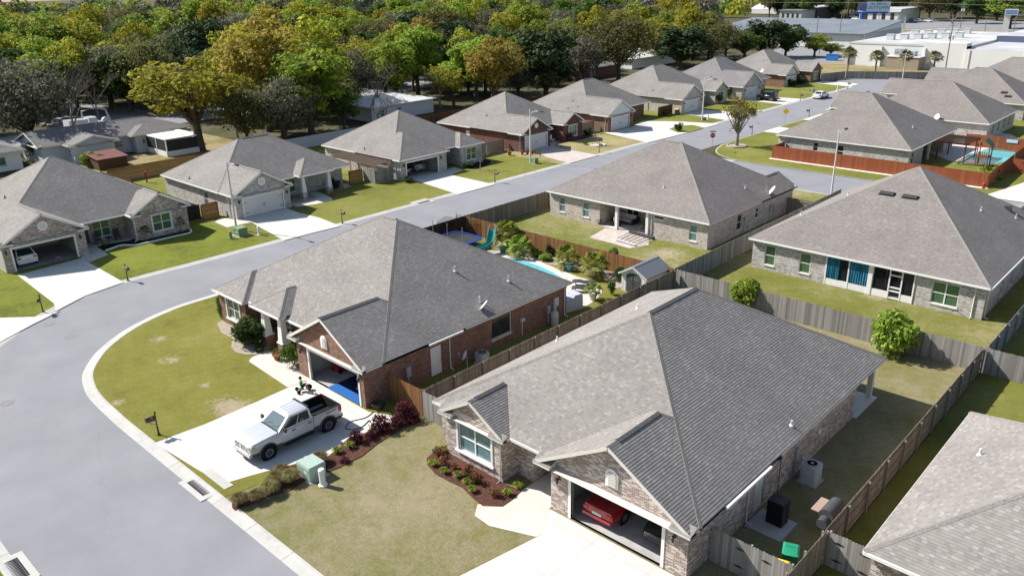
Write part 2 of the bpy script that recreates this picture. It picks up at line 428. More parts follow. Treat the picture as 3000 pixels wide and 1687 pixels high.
# ------------------------------------------------------------------ walls, windows, doors
class Edge:
    """frame of one wall run: s along, z up, d outwards"""
    def __init__(s, p, q):
        s.p = p; L = math.dist(p, q); s.L = L; s.d = ((q[0]-p[0])/L, (q[1]-p[1])/L); s.n = (s.d[1], -s.d[0])
    def at(s, t, z, o=0.0): return (s.p[0]+s.d[0]*t+s.n[0]*o, s.p[1]+s.d[1]*t+s.n[1]*o, z)
    def M(s): return Matrix(((s.d[0], s.n[0], 0, s.p[0]), (s.d[1], s.n[1], 0, s.p[1]), (0, 0, 1, 0), (0, 0, 0, 1)))
    def box(s, mb, a, b, o0, o1, z0, z1, mi=0, skip=''): mb.box(a, b, o0, o1, z0, z1, mi, s.M(), skip)
def wall_run(mb, E, z0, z1, ops, uo):
    xs = sorted({0, E.L, *[o[0] for o in ops], *[o[1] for o in ops]}); zs = sorted({z0, z1, *[o[2] for o in ops], *[o[3] for o in ops]})
    for a, b in zip(xs, xs[1:]):
        for c, d in zip(zs, zs[1:]):
            if any(o[0]-1e-6 <= a and b <= o[1]+1e-6 and o[2]-1e-6 <= c and d <= o[3]+1e-6 for o in ops): continue
            mb.poly([E.at(a, c), E.at(b, c), E.at(b, d), E.at(a, d)], [(uo+a, c), (uo+b, c), (uo+b, d), (uo+a, d)])
    for o in ops:
        a, b, c, d = o[:4]; D = -.14
        for q in ([(a, c), (a, d)], [(b, d), (b, c)], [(b, c), (a, c)], [(a, d), (b, d)]):
            (s0, h0), (s1, h1) = q
            mb.poly([E.at(s0, h0), E.at(s1, h1), E.at(s1, h1, D), E.at(s0, h0, D)])
def window(par, E, a, b, c, d, cols=1, rows=2, gl='glass', surround=None, sill='cream', fr='white'):
    f = MB(); t = .055
    if surround:
        w = .13
        for x0, x1, y0, y1 in ((a-w, a, c, d), (b, b+w, c, d), (a-w-.04, b+w+.04, d, d+w)): E.box(f, x0, x1, 0, .045, y0, y1, 1)
    for x0, x1, y0, y1 in ((a, a+t, c, d), (b-t, b, c, d), (a+t, b-t, c, c+t), (a+t, b-t, d-t, d)): E.box(f, x0, x1, -.11, -.05, y0, y1)
    for n in range(1, cols):
        x = a+(b-a)*n/cols; E.box(f, x-t*.8, x+t*.8, -.11, -.048, c+t, d-t)
    for n in range(1, rows):
        z = c+(d-c)*n/rows
        for m in range(cols):
            x0 = a+(b-a)*m/cols+t*.8; x1 = a+(b-a)*(m+1)/cols-t*.8; E.box(f, x0, x1, -.11, -.045, z-.028, z+.028)
    wi = f.build('window', [M[fr], M['white']], par)
    p = MB(); p.poly([E.at(a, c, -.09), E.at(b, c, -.09), E.at(b, d, -.09), E.at(a, d, -.09)], [(0, 0), (b-a, 0), (b-a, d-c), (0, d-c)]); p.build('pane', M[gl], wi)
    s = MB(); E.box(s, a-(.2 if surround else .05), b+(.2 if surround else .05), -.05, .13 if surround else .06, c-.1, c-.004); s.build('sill', M['white' if surround else sill], wi)
    return wi
def garage_closed(par, E, a, b, h):
    m = MB(); n = 4
    for k in range(n): E.box(m, a, b, -.13, -.07, .1+(h-.1)*k/n+.006, .1+(h-.1)*(k+1)/n-.006)
    for k in range(16):
        x = a+(b-a)*(k+.5)/16; E.box(m, x-.115, x+.115, -.075, -.058, .16, h-.1)
    g = m.build('garage_door', M['garage'], par)
    hd = MB()
    for x0, x1 in ((a+.04, a+.5), (b-.5, b-.04)):
        for z in (.55, h-.45): E.box(hd, x0, x1, -.06, -.045, z-.025, z+.025)
    xm = (a+b)/2
    for sx in (-.12, .08): E.box(hd, xm+sx, xm+sx+.045, -.06, -.03, 1.0, 1.3)
    hd.build('hinge', M['black'], g)
    garage_frame(par, E, a, b, h)
def garage_frame(par, E, a, b, h):
    f = MB()
    for x0, x1, z0, z1 in ((a-.16, a, .06, h+.02), (b, b+.16, .06, h+.02), (a-.18, b+.18, h+.02, h+.2)): E.box(f, x0, x1, -.1, .03, z0, z1)
    f.build('garage_frame', M['white'], par)
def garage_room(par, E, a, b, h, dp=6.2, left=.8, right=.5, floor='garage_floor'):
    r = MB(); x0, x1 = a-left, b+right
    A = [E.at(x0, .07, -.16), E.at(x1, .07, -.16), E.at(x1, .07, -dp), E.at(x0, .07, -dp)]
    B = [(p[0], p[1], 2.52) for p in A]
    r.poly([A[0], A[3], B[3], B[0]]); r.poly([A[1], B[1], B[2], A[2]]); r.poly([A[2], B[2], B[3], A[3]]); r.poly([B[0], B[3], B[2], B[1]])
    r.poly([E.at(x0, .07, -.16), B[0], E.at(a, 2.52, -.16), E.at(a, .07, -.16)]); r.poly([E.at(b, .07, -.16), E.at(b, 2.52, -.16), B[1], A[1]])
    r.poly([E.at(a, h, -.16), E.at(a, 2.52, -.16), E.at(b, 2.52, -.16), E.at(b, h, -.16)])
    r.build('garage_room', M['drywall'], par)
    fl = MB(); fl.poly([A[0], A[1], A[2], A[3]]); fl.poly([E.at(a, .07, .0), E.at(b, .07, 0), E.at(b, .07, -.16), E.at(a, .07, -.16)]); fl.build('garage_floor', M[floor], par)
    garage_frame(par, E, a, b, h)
def door(par, E, a, b, h, mat='white', z0=.12):
    m = MB(); E.box(m, a, b, -.1, -.05, z0, h)
    for x0, x1, y0, y1 in ((a+.12, (a+b)/2-.05, .35, .95), ((a+b)/2+.05, b-.12, .35, .95), (a+.12, (a+b)/2-.05, 1.1, h-.15), ((a+b)/2+.05, b-.12, 1.1, h-.15)): E.box(m, x0, x1, -.06, -.042, y0, y1)
    d = m.build('door', M[mat], par)
    k = MB(); E.box(k, b-.12, b-.06, -.05, .01, 1.0, 1.06); E.box(k, b-.11, b-.07, -.05, .0, 1.2, 1.25); k.build('handle', M['grey'], d)
def vent_arch(par, E, s, z, w=.55, h=.95):
    f = MB(); N = 12
    out = [(s-w/2-.1, z), (s+w/2+.1, z)] + [(s+(w/2+.1)*math.cos(PI*k/N), z+h-w/2+(w/2+.1)*math.sin(PI*k/N)) for k in range(N+1)]
    f.loft([[E.at(x, y, .06) for x, y in out], [E.at(x, y, .0) for x, y in out]][::-1])
    o = f.build('gable_vent', M['white'], par)
    l = MB()
    for k in range(8):
        zz = z+.12+k*.09; hw = w/2 if zz < z+h-w/2 else math.sqrt(max(.001, (w/2)**2-(zz-(z+h-w/2))**2))
        l.beam(E.at(s-hw, zz, .085), E.at(s+hw, zz, .085), .05, .035)
    l.build('louvre', M['cream'], o)
def vent_round(par, E, s, z, r=.42, n=8, inner='siding'):
    f = MB(); f.loft([[E.at(s+r*math.cos(2*PI*(k+.5)/n), z+r*math.sin(2*PI*(k+.5)/n), o) for k in range(n)] for o in (0, .07)])
    o = f.build('gable_vent', M['white'], par)
    f = MB(); r *= .68; f.loft([[E.at(s+r*math.cos(2*PI*(k+.5)/n), z+r*math.sin(2*PI*(k+.5)/n), o_) for k in range(n)] for o_ in (.071, .085)]); f.build('louvre', M[inner], o)
def lamp(par, E, s, z=2.0):
    m = MB(); E.box(m, s-.05, s+.05, 0, .03, z-.1, z+.2); m.tube([E.at(s, z+.12, .03), E.at(s, z+.2, .12), E.at(s, z+.12, .2)], .012, 5)
    m.lathe([(.03, .1), (.1, .04), (.085, 0), (.05, -.22), (.02, -.26)], 8, E.at(s, z, .2)); m.build('wall_lamp', M['black'], par)
def downspout(par, E, s, top=2.58, mat='white'):
    m = MB(); m.tube([E.at(s, top, .25), E.at(s, top-.12, .22), E.at(s, top-.3, .055), E.at(s, .3, .055), E.at(s, .16, .1), E.at(s, .12, .35)], .045, 4)
    m.build('downspout', M[mat], par)
def roof_z(comps, u, v): return max([height(c, u, v) for c in comps if inside(c, u, v)] or [2.7])
def on_roof(comps, x, y):
    z = 4.5
    for _ in range(40): u, v = px(x, y, z); z = .5*z+.5*roof_z(comps, u, v)
    return u, v, z
def pipe(par, comps, x, y, r=.045, h=.32, mat='steel'):
    u, v, z = on_roof(comps, x, y)
    m = MB(); m.lathe([(r*2.6, -.03), (r*2.2, .05), (r, .1), (r, h), (r*.7, h)], 8, (u, v, z)); m.build('vent_pipe', M[mat], par)
def slope_M(comps, x, y):
    u, v, z = on_roof(comps, x, y); e = .05
    gu = (roof_z(comps, u+e, v)-roof_z(comps, u-e, v))/(2*e); gv = (roof_z(comps, u, v+e)-roof_z(comps, u, v-e))/(2*e)
    n = Vector((-gu, -gv, 1)).normalized(); dn = Vector((-gu, -gv, 0)).normalized(); sd = Vector((-dn.y, dn.x, 0)); up = sd.cross(n)
    return Matrix(((sd.x, up.x, n.x, u), (sd.y, up.y, n.y, v), (sd.z, up.z, n.z, z), (0, 0, 0, 1)))
def box_vent(par, comps, x, y, w=.95, l=.4, h=.2):
    Q = slope_M(comps, x, y); m = MB(); N = 6
    ring = [(-l/2, 0), (-l/2, h*.45)] + [(-l/2+l*k/N, h*(.6+.4*math.sin(PI*k/N))) for k in range(1, N)] + [(l/2, h*.45), (l/2, 0)]
    m.loft([[Q @ Vector((sx, a, b)) for a, b in ring] for sx in (-w/2, w/2)])
    m.box(-w/2-.08, w/2+.08, -l/2-.1, l/2+.1, -.02, .02, 0, Q); m.build('roof_vent', M['black'], par, 40)
def dish(par, loc, face, r=.38, foot=None, name='satellite_dish'):
    d = Vector(face).normalized(); Q = d.to_track_quat('Z', 'Y').to_matrix().to_4x4(); Q.translation = Vector(loc)
    m = MB(); pr = [(r*k/5, .22*r*(k/5)**2) for k in range(6)]
    m.lathe([(.001, 0)]+pr[1:]+[(r, .22*r-.02)]+[(r*k/5, .22*r*(k/5)**2-.03) for k in (4, 3, 2, 1)]+[(.001, -.03)], 18, (0, 0, 0), 0, Q, False)
    t = loc if foot is None else foot
    o = m.build(name, M['white'], par, 50)
    a = MB(); a.tube([Q @ Vector((0, -r*.9, .05)), Q @ Vector((0, -r*.5, r*1.1)), Q @ Vector((0, -.05, r*1.25))], .018, 5); a.box(-.07, .07, -.07, .06, r*1.15, r*1.4, 0, Q)
    a.tube([Q @ Vector((0, 0, -.03)), Q @ Vector((0, -.05, -.16)), Vector(t)], .025, 6); a.build('dish_arm', M['grey'], o)
    return o
def house(label, path, comps, ops, wallm='brick_red', roofm='shingle', gut=(0, 1, 2, 3), trim='white', base=True, cat='house', gmat=None):
    cx = sum(p[0] for p in path)/len(path); cy = sum(p[1] for p in path)/len(path)
    h = thing('house', label, cat, (cx, cy, 0))
    wb = MB(); uo = 0; Es = []
    for i in range(len(path)):
        E = Edge(path[i], path[(i+1) % len(path)]); Es.append(E)
        wall_run(wb, E, -.02, 2.61, [o for o in ops.get(i, [])], uo); uo += E.L
    eaves(comps, h, gut, trim, wallm, wb)
    wb.build('wall', M[wallm], h)
    roof(comps, h, M[roofm])
    for i, L in ops.items():
        E = Es[i]
        for o in L:
            a, b, c, d, kind = o[:5]; kw = o[5] if len(o) > 5 else {}
            if kind == 'win': window(h, E, a, b, c, d, **kw)
            elif kind == 'gc': garage_closed(h, E, a, b, d)
            elif kind == 'go': garage_room(h, E, a, b, d, **kw)
            elif kind == 'door': door(h, E, a, b, d, **kw)
    return h, Es
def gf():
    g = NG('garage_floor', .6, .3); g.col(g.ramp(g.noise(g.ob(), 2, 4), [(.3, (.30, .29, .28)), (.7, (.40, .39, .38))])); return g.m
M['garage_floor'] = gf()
# ------------------------------------------------------------------ houses
def pv(x, y, v):
    d = CR*((x-1500)/FPX) + CD*((y-843.5)/FPX) + CF; t = v/d.y; return (t*d.x, CH+t*d.z)      # (u, z) on the plane Y=v
def pu(x, y, u):
    d = CR*((x-1500)/FPX) + CD*((y-843.5)/FPX) + CF; t = u/d.x; return (t*d.y, CH+t*d.z)      # (v, z) on the plane X=u
N_ = None
G2 = (SL, SL, N_, SL)      # gable facing -Y
GX = (SL, N_, SL, SL)      # gable facing +X
# --- whitewashed brick house in the foreground, garage with the red car
path = [(-28.85, 25.2), (-24.65, 25.2), (-24.65, 26.3), (-23.5, 26.3), (-23.5, 29.2), (-21.4, 29.2), (-21.4, 25.2), (-13.8, 25.2), (-13.8, 43.4), (-18, 43.4), (-18, 46.5), (-29.85, 46.5), (-29.85, 25.8), (-28.85, 25.8)]
c1 = [comp(-30.14, -13.5, 25.47, 46.85), comp(-29.14, -24.35, 24.95, 30, s=G2, gi=.25), comp(-22.1, -13.5, 24.76, 33, s=G2, gi=.44)]
h1, e1 = house('whitewashed red brick house in the foreground with a red car in its open garage', path, c1,
    {0: [(.95, 3.4, .72, 2.4, 'win', dict(cols=2, gl='glass_teal', surround=1))], 4: [(.5, 1.5, .1, 2.15, 'door', dict(mat='cream'))],
     6: [(1.25, 6.3, .07, 2.2, 'go', dict(left=.9, right=.9, dp=6.8))], 7: [(6.0, 6.95, .1, 2.15, 'door', dict(mat='cream'))], 8: [(.8, 3.2, .1, 2.2, 'win', dict(gl='glass_dark', rows=1, cols=2))]}, 'brick_wash', 'shingle', gut=(2,), trim='cream')
vent_arch(h1, e1[6], 3.6, 2.95, .5, .85)
lamp(h1, e1[6], .55, 2.05); lamp(h1, e1[6], 6.95, 2.05); downspout(h1, e1[0], 4.1, mat='cream'); downspout(h1, e1[7], 5.2, mat='cream')
m = MB(); m.box(-14.15, -13.85, 46.2, 46.5, 0, 2.6); m.box(-18.0, -13.6, 43.42, 46.7, 0.0, .1); m.build('column', M['cream'], h1)
for x, y in ((1868, 904), (2318, 1247), (1632, 998)): pipe(h1, c1, x, y, .05, .3, 'white')
m = MB(); m.box(-13.46, -13.33, 27.6, 31.8, 2.57, 2.7); m.build('gutter', M['white'], h1)
m = MB(); e1[7].box(m, 10.2, 10.5, 0, .14, 1.2, 1.75); e1[7].box(m, 10.3, 10.36, 0, .06, .1, 1.2); m.build('meter_box', M['grey'], h1)
m = MB(); e1[7].box(m, 16.2, 16.4, .0, .12, 2.2, 2.3); e1[7].box(m, 13.0, 13.25, .0, .1, 1.35, 1.6); m.build('wall_light', M['white'], h1)
m = MB(); m.tube([(-13.78, 33.6, 2.1), (-13.72, 33.6, 2.05)], .14, 10); m.tube([(-13.7, 33.6, 2.0), (-13.7, 33.6, .1)], .02, 5); m.build('dryer_vent', M['black'], h1)
# --- red brick house with the pickup on its drive
path = [(-55.45, 26.3), (-51.6, 26.3), (-51.6, 28.6), (-43.3, 28.6), (-43.3, 25.25), (-36.18, 25.25), (-36.18, 44.4), (-55.45, 44.4)]
c2 = [comp(-55.75, -35.88, 26.5, 44.7), comp(-55.75, -51.3, 26.02, 31), comp(-50.2, -46.3, 25.95, 30.5, z0=2.97), comp(-43.87, -35.88, 25.0, 33.5, s=G2, gi=.25)]
h2, e2 = house('red brick house with white tapered porch columns and a pickup on its drive', path, c2,
    {0: [(1.1, 2.9, .72, 2.35, 'win', dict(cols=2, gl='glass', surround=1))], 2: [(.5, 2.0, .5, 2.3, 'win', dict(cols=2, gl='glass', surround=1)), (4.2, 5.3, .1, 2.3, 'door', dict(mat='brick_dark'))],
     4: [(1.33, 6.55, .07, 2.2, 'go', dict(left=.7, right=.4))], 5: [(5.35, 6.3, .1, 2.15, 'door', dict()), (11.0, 13.0, .75, 2.35, 'win', dict(gl='glass_dark', rows=1, cols=1))]}, 'brick_red', 'shingle', gut=(2, 0))
vent_arch(h2, e2[4], 3.3, 2.9, .45, .8)
lamp(h2, e2[4], .65, 2.05); lamp(h2, e2[4], 6.85, 2.05)
for u in (-49.0, -46.85):
    m = MB(); m.box(u-.32, u+.32, 26.05, 26.69, 0, .85)
    o = m.build('column', M['brick_red'], h2)
    m = MB(); m.box(u-.36, u+.36, 26.01, 26.73, .85, .93); m.loft([[(u+a*w, 26.37+b*w, z) for a, b in ((-1, -1), (1, -1), (1, 1), (-1, 1))] for z, w in ((.93, .28), (2.8, .17))]); m.build('column_shaft', M['white'], o)
for x, y, mt in ((1333, 795, 'steel'), (1490, 824, 'steel'), (1405, 883, 'steel')): pipe(h2, c2, x, y, .06, .38, mt)
u, v, z = on_roof(c2, 1420, 912); dish(h2, (u, v, z+.42), (-.55, -.35, .55), .42, (u+.1, v, z))
downspout(h2, e2[5], 7.0); downspout(h2, e2[5], 18.9)
m = MB(); m.box(-35.9, -35.77, 25.4, 32.3, 2.59, 2.71) if False else m.box(-35.86, -35.74, 30.2, 33.2, 2.58, 2.7); m.build('gutter', M['white'], h2)
for s, z0, z1, w, c in ((3.2, .95, 1.65, .36, 'grey'), (1.9, .75, 1.0, .28, 'steel'), (17.6, 1.2, 1.9, .5, 'steel'), (16.9, .9, 1.5, .22, 'steel'), (13.9, 1.2, 1.45, .4, 'steel')):
    m = MB(); e2[5].box(m, s, s+w, 0, .16, z0, z1); e2[5].box(m, s+w/2-.03, s+w/2+.03, 0, .06, .1, z0); m.build('meter_box', M[c], h2)
# --- house at the right edge
path = [(-7.6, 28.9), (11.7, 28.9), (11.7, 42.9), (-7.6, 42.9)]
c0 = [comp(-7.9, 12, 28.6, 43.2)]
h0, e0 = house('pale brick house cut by the right edge behind the grey gate', path, c0, {0: [(2.2, 3.4, .7, 2.3, 'win', dict(gl='glass_dark'))], 3: []}, 'brick_wash', 'shingle', gut=(2,))
pipe(h0, c0, 2870, 1332, .05, .34, 'white')
m = MB(); m.tube([(-7.6, 34.4, 2.0), (-8.1, 34.4, 1.95), (-8.1, 34.4, 2.05)], .03, 5); m.build('wall_light', M['white'], h0)
# --- middle houses, seen from the back
path = [(-55.3, 65.05), (-48.6, 65.05), (-48.6, 68.6), (-42.55, 68.6), (-42.55, 65.05), (-36, 65.05), (-36, 82.8), (-39.9, 82.8), (-39.9, 82.1), (-55.3, 82.1)]
c4 = [comp(-55.6, -35.7, 64.75, 82.4), comp(-40.2, -35.7, 75, 83.1, s=(SL, SL, SL, N_), gi=.3)]
u4 = lambda x: pv(x, 600, 65.05)[0]+55.3
h4, e4 = house('pale brick house with two black roof vents and a patio behind it', path, c4,
    {0: [(1.25, 2.05, .62, 2.2, 'win', dict(gl='glass_teal')), (4.45, 5.3, .62, 2.2, 'win', dict(gl='glass_teal'))], 2: [(.9, 2.4, .1, 2.2, 'win', dict(gl='glass_dark', rows=1, cols=2)), (3.2, 4.0, .9, 2.1, 'win', dict(gl='glass_dark', fr='darkgrey')), (4.6, 5.5, .1, 2.15, 'door', dict(mat='darkgrey'))],
     4: [(.55, 1.7, 2.05, 2.38, 'win', dict(gl='glass_dark', rows=1)), (4.55, 5.4, .62, 2.2, 'win', dict(gl='glass_teal'))],
     5: [(5.6, 6.6, .6, 2.2, 'win', dict(gl='glass_dark')), (9.4, 10.1, 1.0, 2.1, 'win', dict(gl='glass_dark'))]}, 'brick_pink', 'shingle_brown', gut=(2,), trim='white')
m = MB(); m.box(-46.6, -46.3, 64.95, 65.25, 0, 2.6); m.box(-42.85, -42.56, 64.9, 65.2, 0, 2.6); m.build('column', M['white'], h4)
for x, y in ((1935, 433), (1977, 441)): box_vent(h4, c4, x, y)
for x, y in ((1945, 550), (2183, 552)): pipe(h4, c4, x, y, .05, .35, 'steel')
u, v, z = on_roof(c4, 2262, 572); dish(h4, (u, v, z+.45), (-.75, -.45, .6), .55, (u+.1, v, z))
for s, z0, z1, w in ((6.9, 1.3, 1.75, .3), (12.4, 1.1, 1.9, .45), (13.2, 1.2, 1.7, .35)): 
    m = MB(); e4[5].box(m, s, s+w, 0, .14, z0, z1); e4[5].box(m, s+w/2-.03, s+w/2+.03, 0, .05, .1, z0); m.build('meter_box', M['grey'], h4)
m = MB(); m.tube([(-35.98, 72.4, .9), (-35.8, 72.4, .9), (-35.8, 73.1, .9), (-35.8, 73.1, .1)], .035, 6); m.build('drain_pipe', M['white'], h4)
downspout(h4, e4[4], .35)
path = [(-30.65, 63.5), (-24.1, 63.5), (-24.1, 66.2), (-17.1, 66.2), (-17.1, 63.5), (-12.2, 63.5), (-12.2, 85), (-16.7, 85), (-16.7, 84.2), (-30.65, 84.2)]
c5 = [comp(-30.95, -11.91, 63.2, 84.5, s=(SL, SL, .47, SL)), comp(-17, -11.91, 78, 85.4, s=(SL, SL, SL, N_), gi=.4)]
h5, e5 = house('grey brick house with blue curtains in its screened porch', path, c5,
    {0: [(1.15, 2.1, .55, 2.3, 'win', dict(gl='glass_green')), (4.3, 5.25, .55, 2.3, 'win', dict(gl='glass_green'))], 4: [(1.25, 3.15, .55, 2.3, 'win', dict(cols=2, gl='glass_green'))],
     2: [(3.0, 5.0, .1, 2.2, 'win', dict(gl='glass_dark', cols=2, rows=1))], 5: [(4.5, 5.3, .6, 2.2, 'win', dict(gl='glass_dark')), (7.5, 8.3, .6, 2.2, 'win', dict(gl='glass_dark')), (11, 11.8, .6, 2.2, 'win', dict(gl='glass_dark'))]}, 'brick_grey', 'shingle_brown', gut=(1, 2))
for x, y in ((2599, 568), (2667, 578)): box_vent(h5, c5, x, y, 1.15)
for x, y in ((2874, 618), (2976, 640), (2485, 572), (2347, 630)): pipe(h5, c5, x, y, .05, .4, 'steel')
u, v, z = on_roof(c5, 2953, 614); m = MB(); m.box(u-.25, u+.25, v-.25, v+.25, z-.1, z+.35); m.build('roof_vent', M['darkgrey'], h5)
downspout(h5, e5[4], 4.2, mat='cream'); downspout(h5, e5[5], .4, mat='cream')
# screened porch: kick plates, posts, screens, curtains behind
m = MB()
for a, b in ((-24.1, -20.62), (-20.3, -18.95), (-18.1, -17.1)): m.box(a, b, 63.46, 63.54, .06, .62)
m.box(-24.1, -17.1, 63.4, 63.6, 0, .06)
for u in (-24.05, -22.2, -20.6, -20.3, -18.98, -18.06, -17.15): m.box(u-.05, u+.05, 63.44, 63.55, .06, 2.56)
m.box(-20.6, -20.3, 63.42, 63.57, .06, 2.58)
for z in (.15, .75, 1.05, 2.05, 2.5): m.box(-18.95, -18.1, 63.455, 63.535, z-.05, z+.05)
m.build('porch_frame', M['white'], h5)
m = MB(); m.poly([(-24.1, 63.53, .6), (-17.1, 63.53, .6), (-17.1, 63.53, 2.56), (-24.1, 63.53, 2.56)])
def screenmat():
    g = NG('porch_screen', .8, .1); t = g.n('BsdfTransparent'); x = g.n('MixShader'); g.col((.02, .02, .022)); x.inputs[0].default_value = .55
    g.nt.links.new(t.outputs[0], x.inputs[1]); g.nt.links.new(g.b.outputs[0], x.inputs[2]); g.nt.links.new(x.outputs[0], g.nt.nodes['Material Output'].inputs[0]); return g.m
M['mesh'] = screenmat()
m.build('porch_screen', M['mesh'], h5)
for a, b in ((-24.0, -22.95), (-22.15, -20.65)):
    m = MB(); N = 26; pts = [(a+(b-a)*k/N, 63.46-.03*math.sin(k*1.9)) for k in range(N+1)]
    for p, q in zip(pts, pts[1:]): m.poly([(*p, .68), (*q, .68), (*q, 2.5), (*p, 2.5)])
    m.build('curtain', M['curtain'], h5, 60)
# --- houses across the main street (fronts face the street, +X)
def left_house(label, v0, v1, gv, gx, mu0, mu1, bay=None, bx=0, porch=None, wallm='brick_pink', roofm='shingle', gtype='gc', go=None, hipg=False, gmat=None, sides=None, extra=None, portico=None, bw=None, rec=1.7, extend=0, fgut=(1, 2, 3)):
    g0, g1 = gv; xw = gx-.3; back = mu1-rec
    P = [(xw, g0+.3), (xw, g1-.3), (back, g1-.3)]
    cs = [comp(mu0, mu1, v0, v1), comp(mu1-8, gx, g0, g1, s=(SL, SL, SL, SL) if hipg else GX, gi=.3, **({'gmat': gmat} if gmat else {}))]
    b = g1-g0-.6; a0, a1 = go or (b/2-2.45, b/2+2.45)
    ops = {0: [(a0, a1, .07, 2.15, gtype, {})]}
    if bay:
        P += [(back, bay[0]+.3), (bx-.3, bay[0]+.3), (bx-.3, bay[1]-.3)]
        cs.append(comp(mu1-5, bx, bay[0], bay[1], s=(SL, SL, SL, SL) if bw == 'hip' else GX, gi=.3))
        L = bay[1]-bay[0]-.6; ops[4] = [(L/2-.95, L/2+.95, .62, 2.3, 'win', dict(cols=2, gl='glass_green', surround=1))]
        L2 = bay[0]+.3-(g1-.3)
    else: P += [(back, v1-.3)]; L2 = v1-.3-(g1-.3)
    if L2 > 4.4: ops[2] = [(1.9, 3.6, .5, 2.25, 'win', dict(cols=2, gl='glass_green')), (.5, 1.45, .1, 2.2, 'door', dict(mat='darkgrey'))]
    else: ops[2] = [(.6, 1.6, .1, 2.2, 'door', dict(mat='darkgrey'))]
    if portico: cs.append(comp(mu1-4, portico[2], portico[0], portico[1], z0=2.93))
    P += [(mu0+.3, v1-.3), (mu0+.3, v0+.3)]
    if abs(v0-g0) > .05: P += [(mu1-.6, v0+.3), (mu1-.6, g0+.3)]
    if sides: ops[len(P)-1] = sides
    h, E = house(label, P, cs, ops, wallm, roofm, fgut)
    lamp(h, E[0], a0-.55, 2.0); lamp(h, E[0], a1+.55, 2.0)
    return h, E, cs
hl = {}
hl[6], E, c6 = left_house('pink brick house with an octagonal gable vent and a white car in its garage', 18.8, 36.9, (18.8, 26.35), -80.4, -100.2, -82.45, (30.7, 36.9), -81.0, wallm='brick_wash', gtype='go', go=(px(54, 799)[1]-19.1, px(233, 757)[1]-19.1))
vent_round(hl[6], E[0], 3.48, 3.75, .46, 8)
for x, y in ((15, 545), (15, 581)): pipe(hl[6], c6, x, y, .05, .3, 'darkgrey')
downspout(hl[6], E[3], 3.0); 
hl[7], E, c7 = left_house('pale brick house with a closed white garage behind the street lamp', 41.25, 59.25, (41.3, 48.75), -80.05, -97.2, -83.2, wallm='brick_grey', portico=(51.0, 55.8, -82.0), sides=[(9.5, 10.4, .6, 2.1, 'win', {}) ])
vent_round(hl[7], E[0], 3.45, 3.75, .46, 16)
for x, y in ((663, 448), (555, 524)): pipe(hl[7], c7, x, y, .05, .3, 'darkgrey')
for v in (51.6, 55.2):
    m = MB(); m.box(-82.75, -82.15, v-.3, v+.3, 0, .85); o = m.build('column', M['brick_grey'], hl[7])
    m = MB(); m.loft([[(-82.45+a*w, v+b*w, z) for a, b in ((-1, -1), (1, -1), (1, 1), (-1, 1))] for z, w in ((.85, .27), (2.78, .17))]); m.build('column_shaft', M['white'], o)
window(hl[7], E[2], 8.2, 9.8, .6, 2.25, 2, 2, 'glass_green', None)
downspout(hl[7], E[-1], 15.2)
hl[8], E, c8 = left_house('grey brick house with two cars in its dark open garage', 64.5, 80.3, (64.5, 73.1), -80.0, -97.2, -81.4, (75.5, 80.25), -80.4, wallm='brick_grey', gtype='go', go=(1.0, 6.35), hipg=True, bw='hip', rec=2.6, sides=[])
pipe(hl[8], c8, 1068, 438, .05, .3, 'darkgrey'); downspout(hl[8], E[-1], 15.6)
hl[9], E, c9 = left_house('dark red brick house with a round gable vent and a white garage', 87.4, 103.1, (87.4, 94.4), -79.75, -98.3, -82.6, (97.6, 103), -80.3, wallm='brick_dark', rec=2.2, sides=[(6, 6.9, .1, 2.1, 'door', {})])
vent_round(hl[9], E[0], 3.2, 3.6, .38, 16, 'white'); pipe(hl[9], c9, 1426, 340, .05, .3, 'darkgrey'); box_vent(hl[9], c9, 1445, 290, 1.0)
downspout(hl[9], E[-1], 17.6)
hl[10], E, c10 = left_house('red brick house with a white sided gable above its garage', 108.3, 126.3, (108.3, 116), -79.6, -98.5, -83.4, wallm='brick_red', gmat='siding', rec=1.2, sides=[])
for x, y in ((1679, 280), (1698, 305), (1664, 311)): pipe(hl[10], c10, x, y, .05, .3, 'darkgrey')
downspout(hl[10], E[-1], 17.8); downspout(hl[10], E[-1], 12.5)
m = MB(); m.box(-81.7, -81.4, 117.6, 117.9, 0, 2.6); m.build('column', M['white'], hl[10])
hl[11], E, c11 = left_house('pale brick house with a grey brick gable beside the leafy maple', 131.3, 150.8, (131.3, 139.3), -79.8, -100.3, -83.7, (145.5, 150.8), -81.0, wallm='brick_pink', sides=[])
for x, y in ((1859, 247), (1914, 243)): pipe(hl[11], c11, x, y, .06, .3, 'darkgrey')
downspout(hl[11], E[-1], 12.5)
hl[12], E, c12 = left_house('grey brick house with a black jeep parked on its drive', 153.4, 172.2, (153.4, 162.2), -79.4, -98.5, -82.7, wallm='brick_pink', roofm='shingle_grey', rec=1.0, sides=[])
for x, y in ((2085, 205), (2097, 222)): pipe(hl[12], c12, x, y, .06, .3, 'darkgrey')
hl[13], E, c13 = left_house('red brick house with a white gable and a satellite dish on its roof', 176.9, 195, (176.9, 183.7), -81.4, -99, -83.3, (188, 194.2), -80.3, wallm='brick_red', gmat='siding', sides=[])
u, v, z = on_roof(c13, 2230, 207); dish(hl[13], (u, v, z+.5), (.3, -.9, .5), .5, (u, v, z))
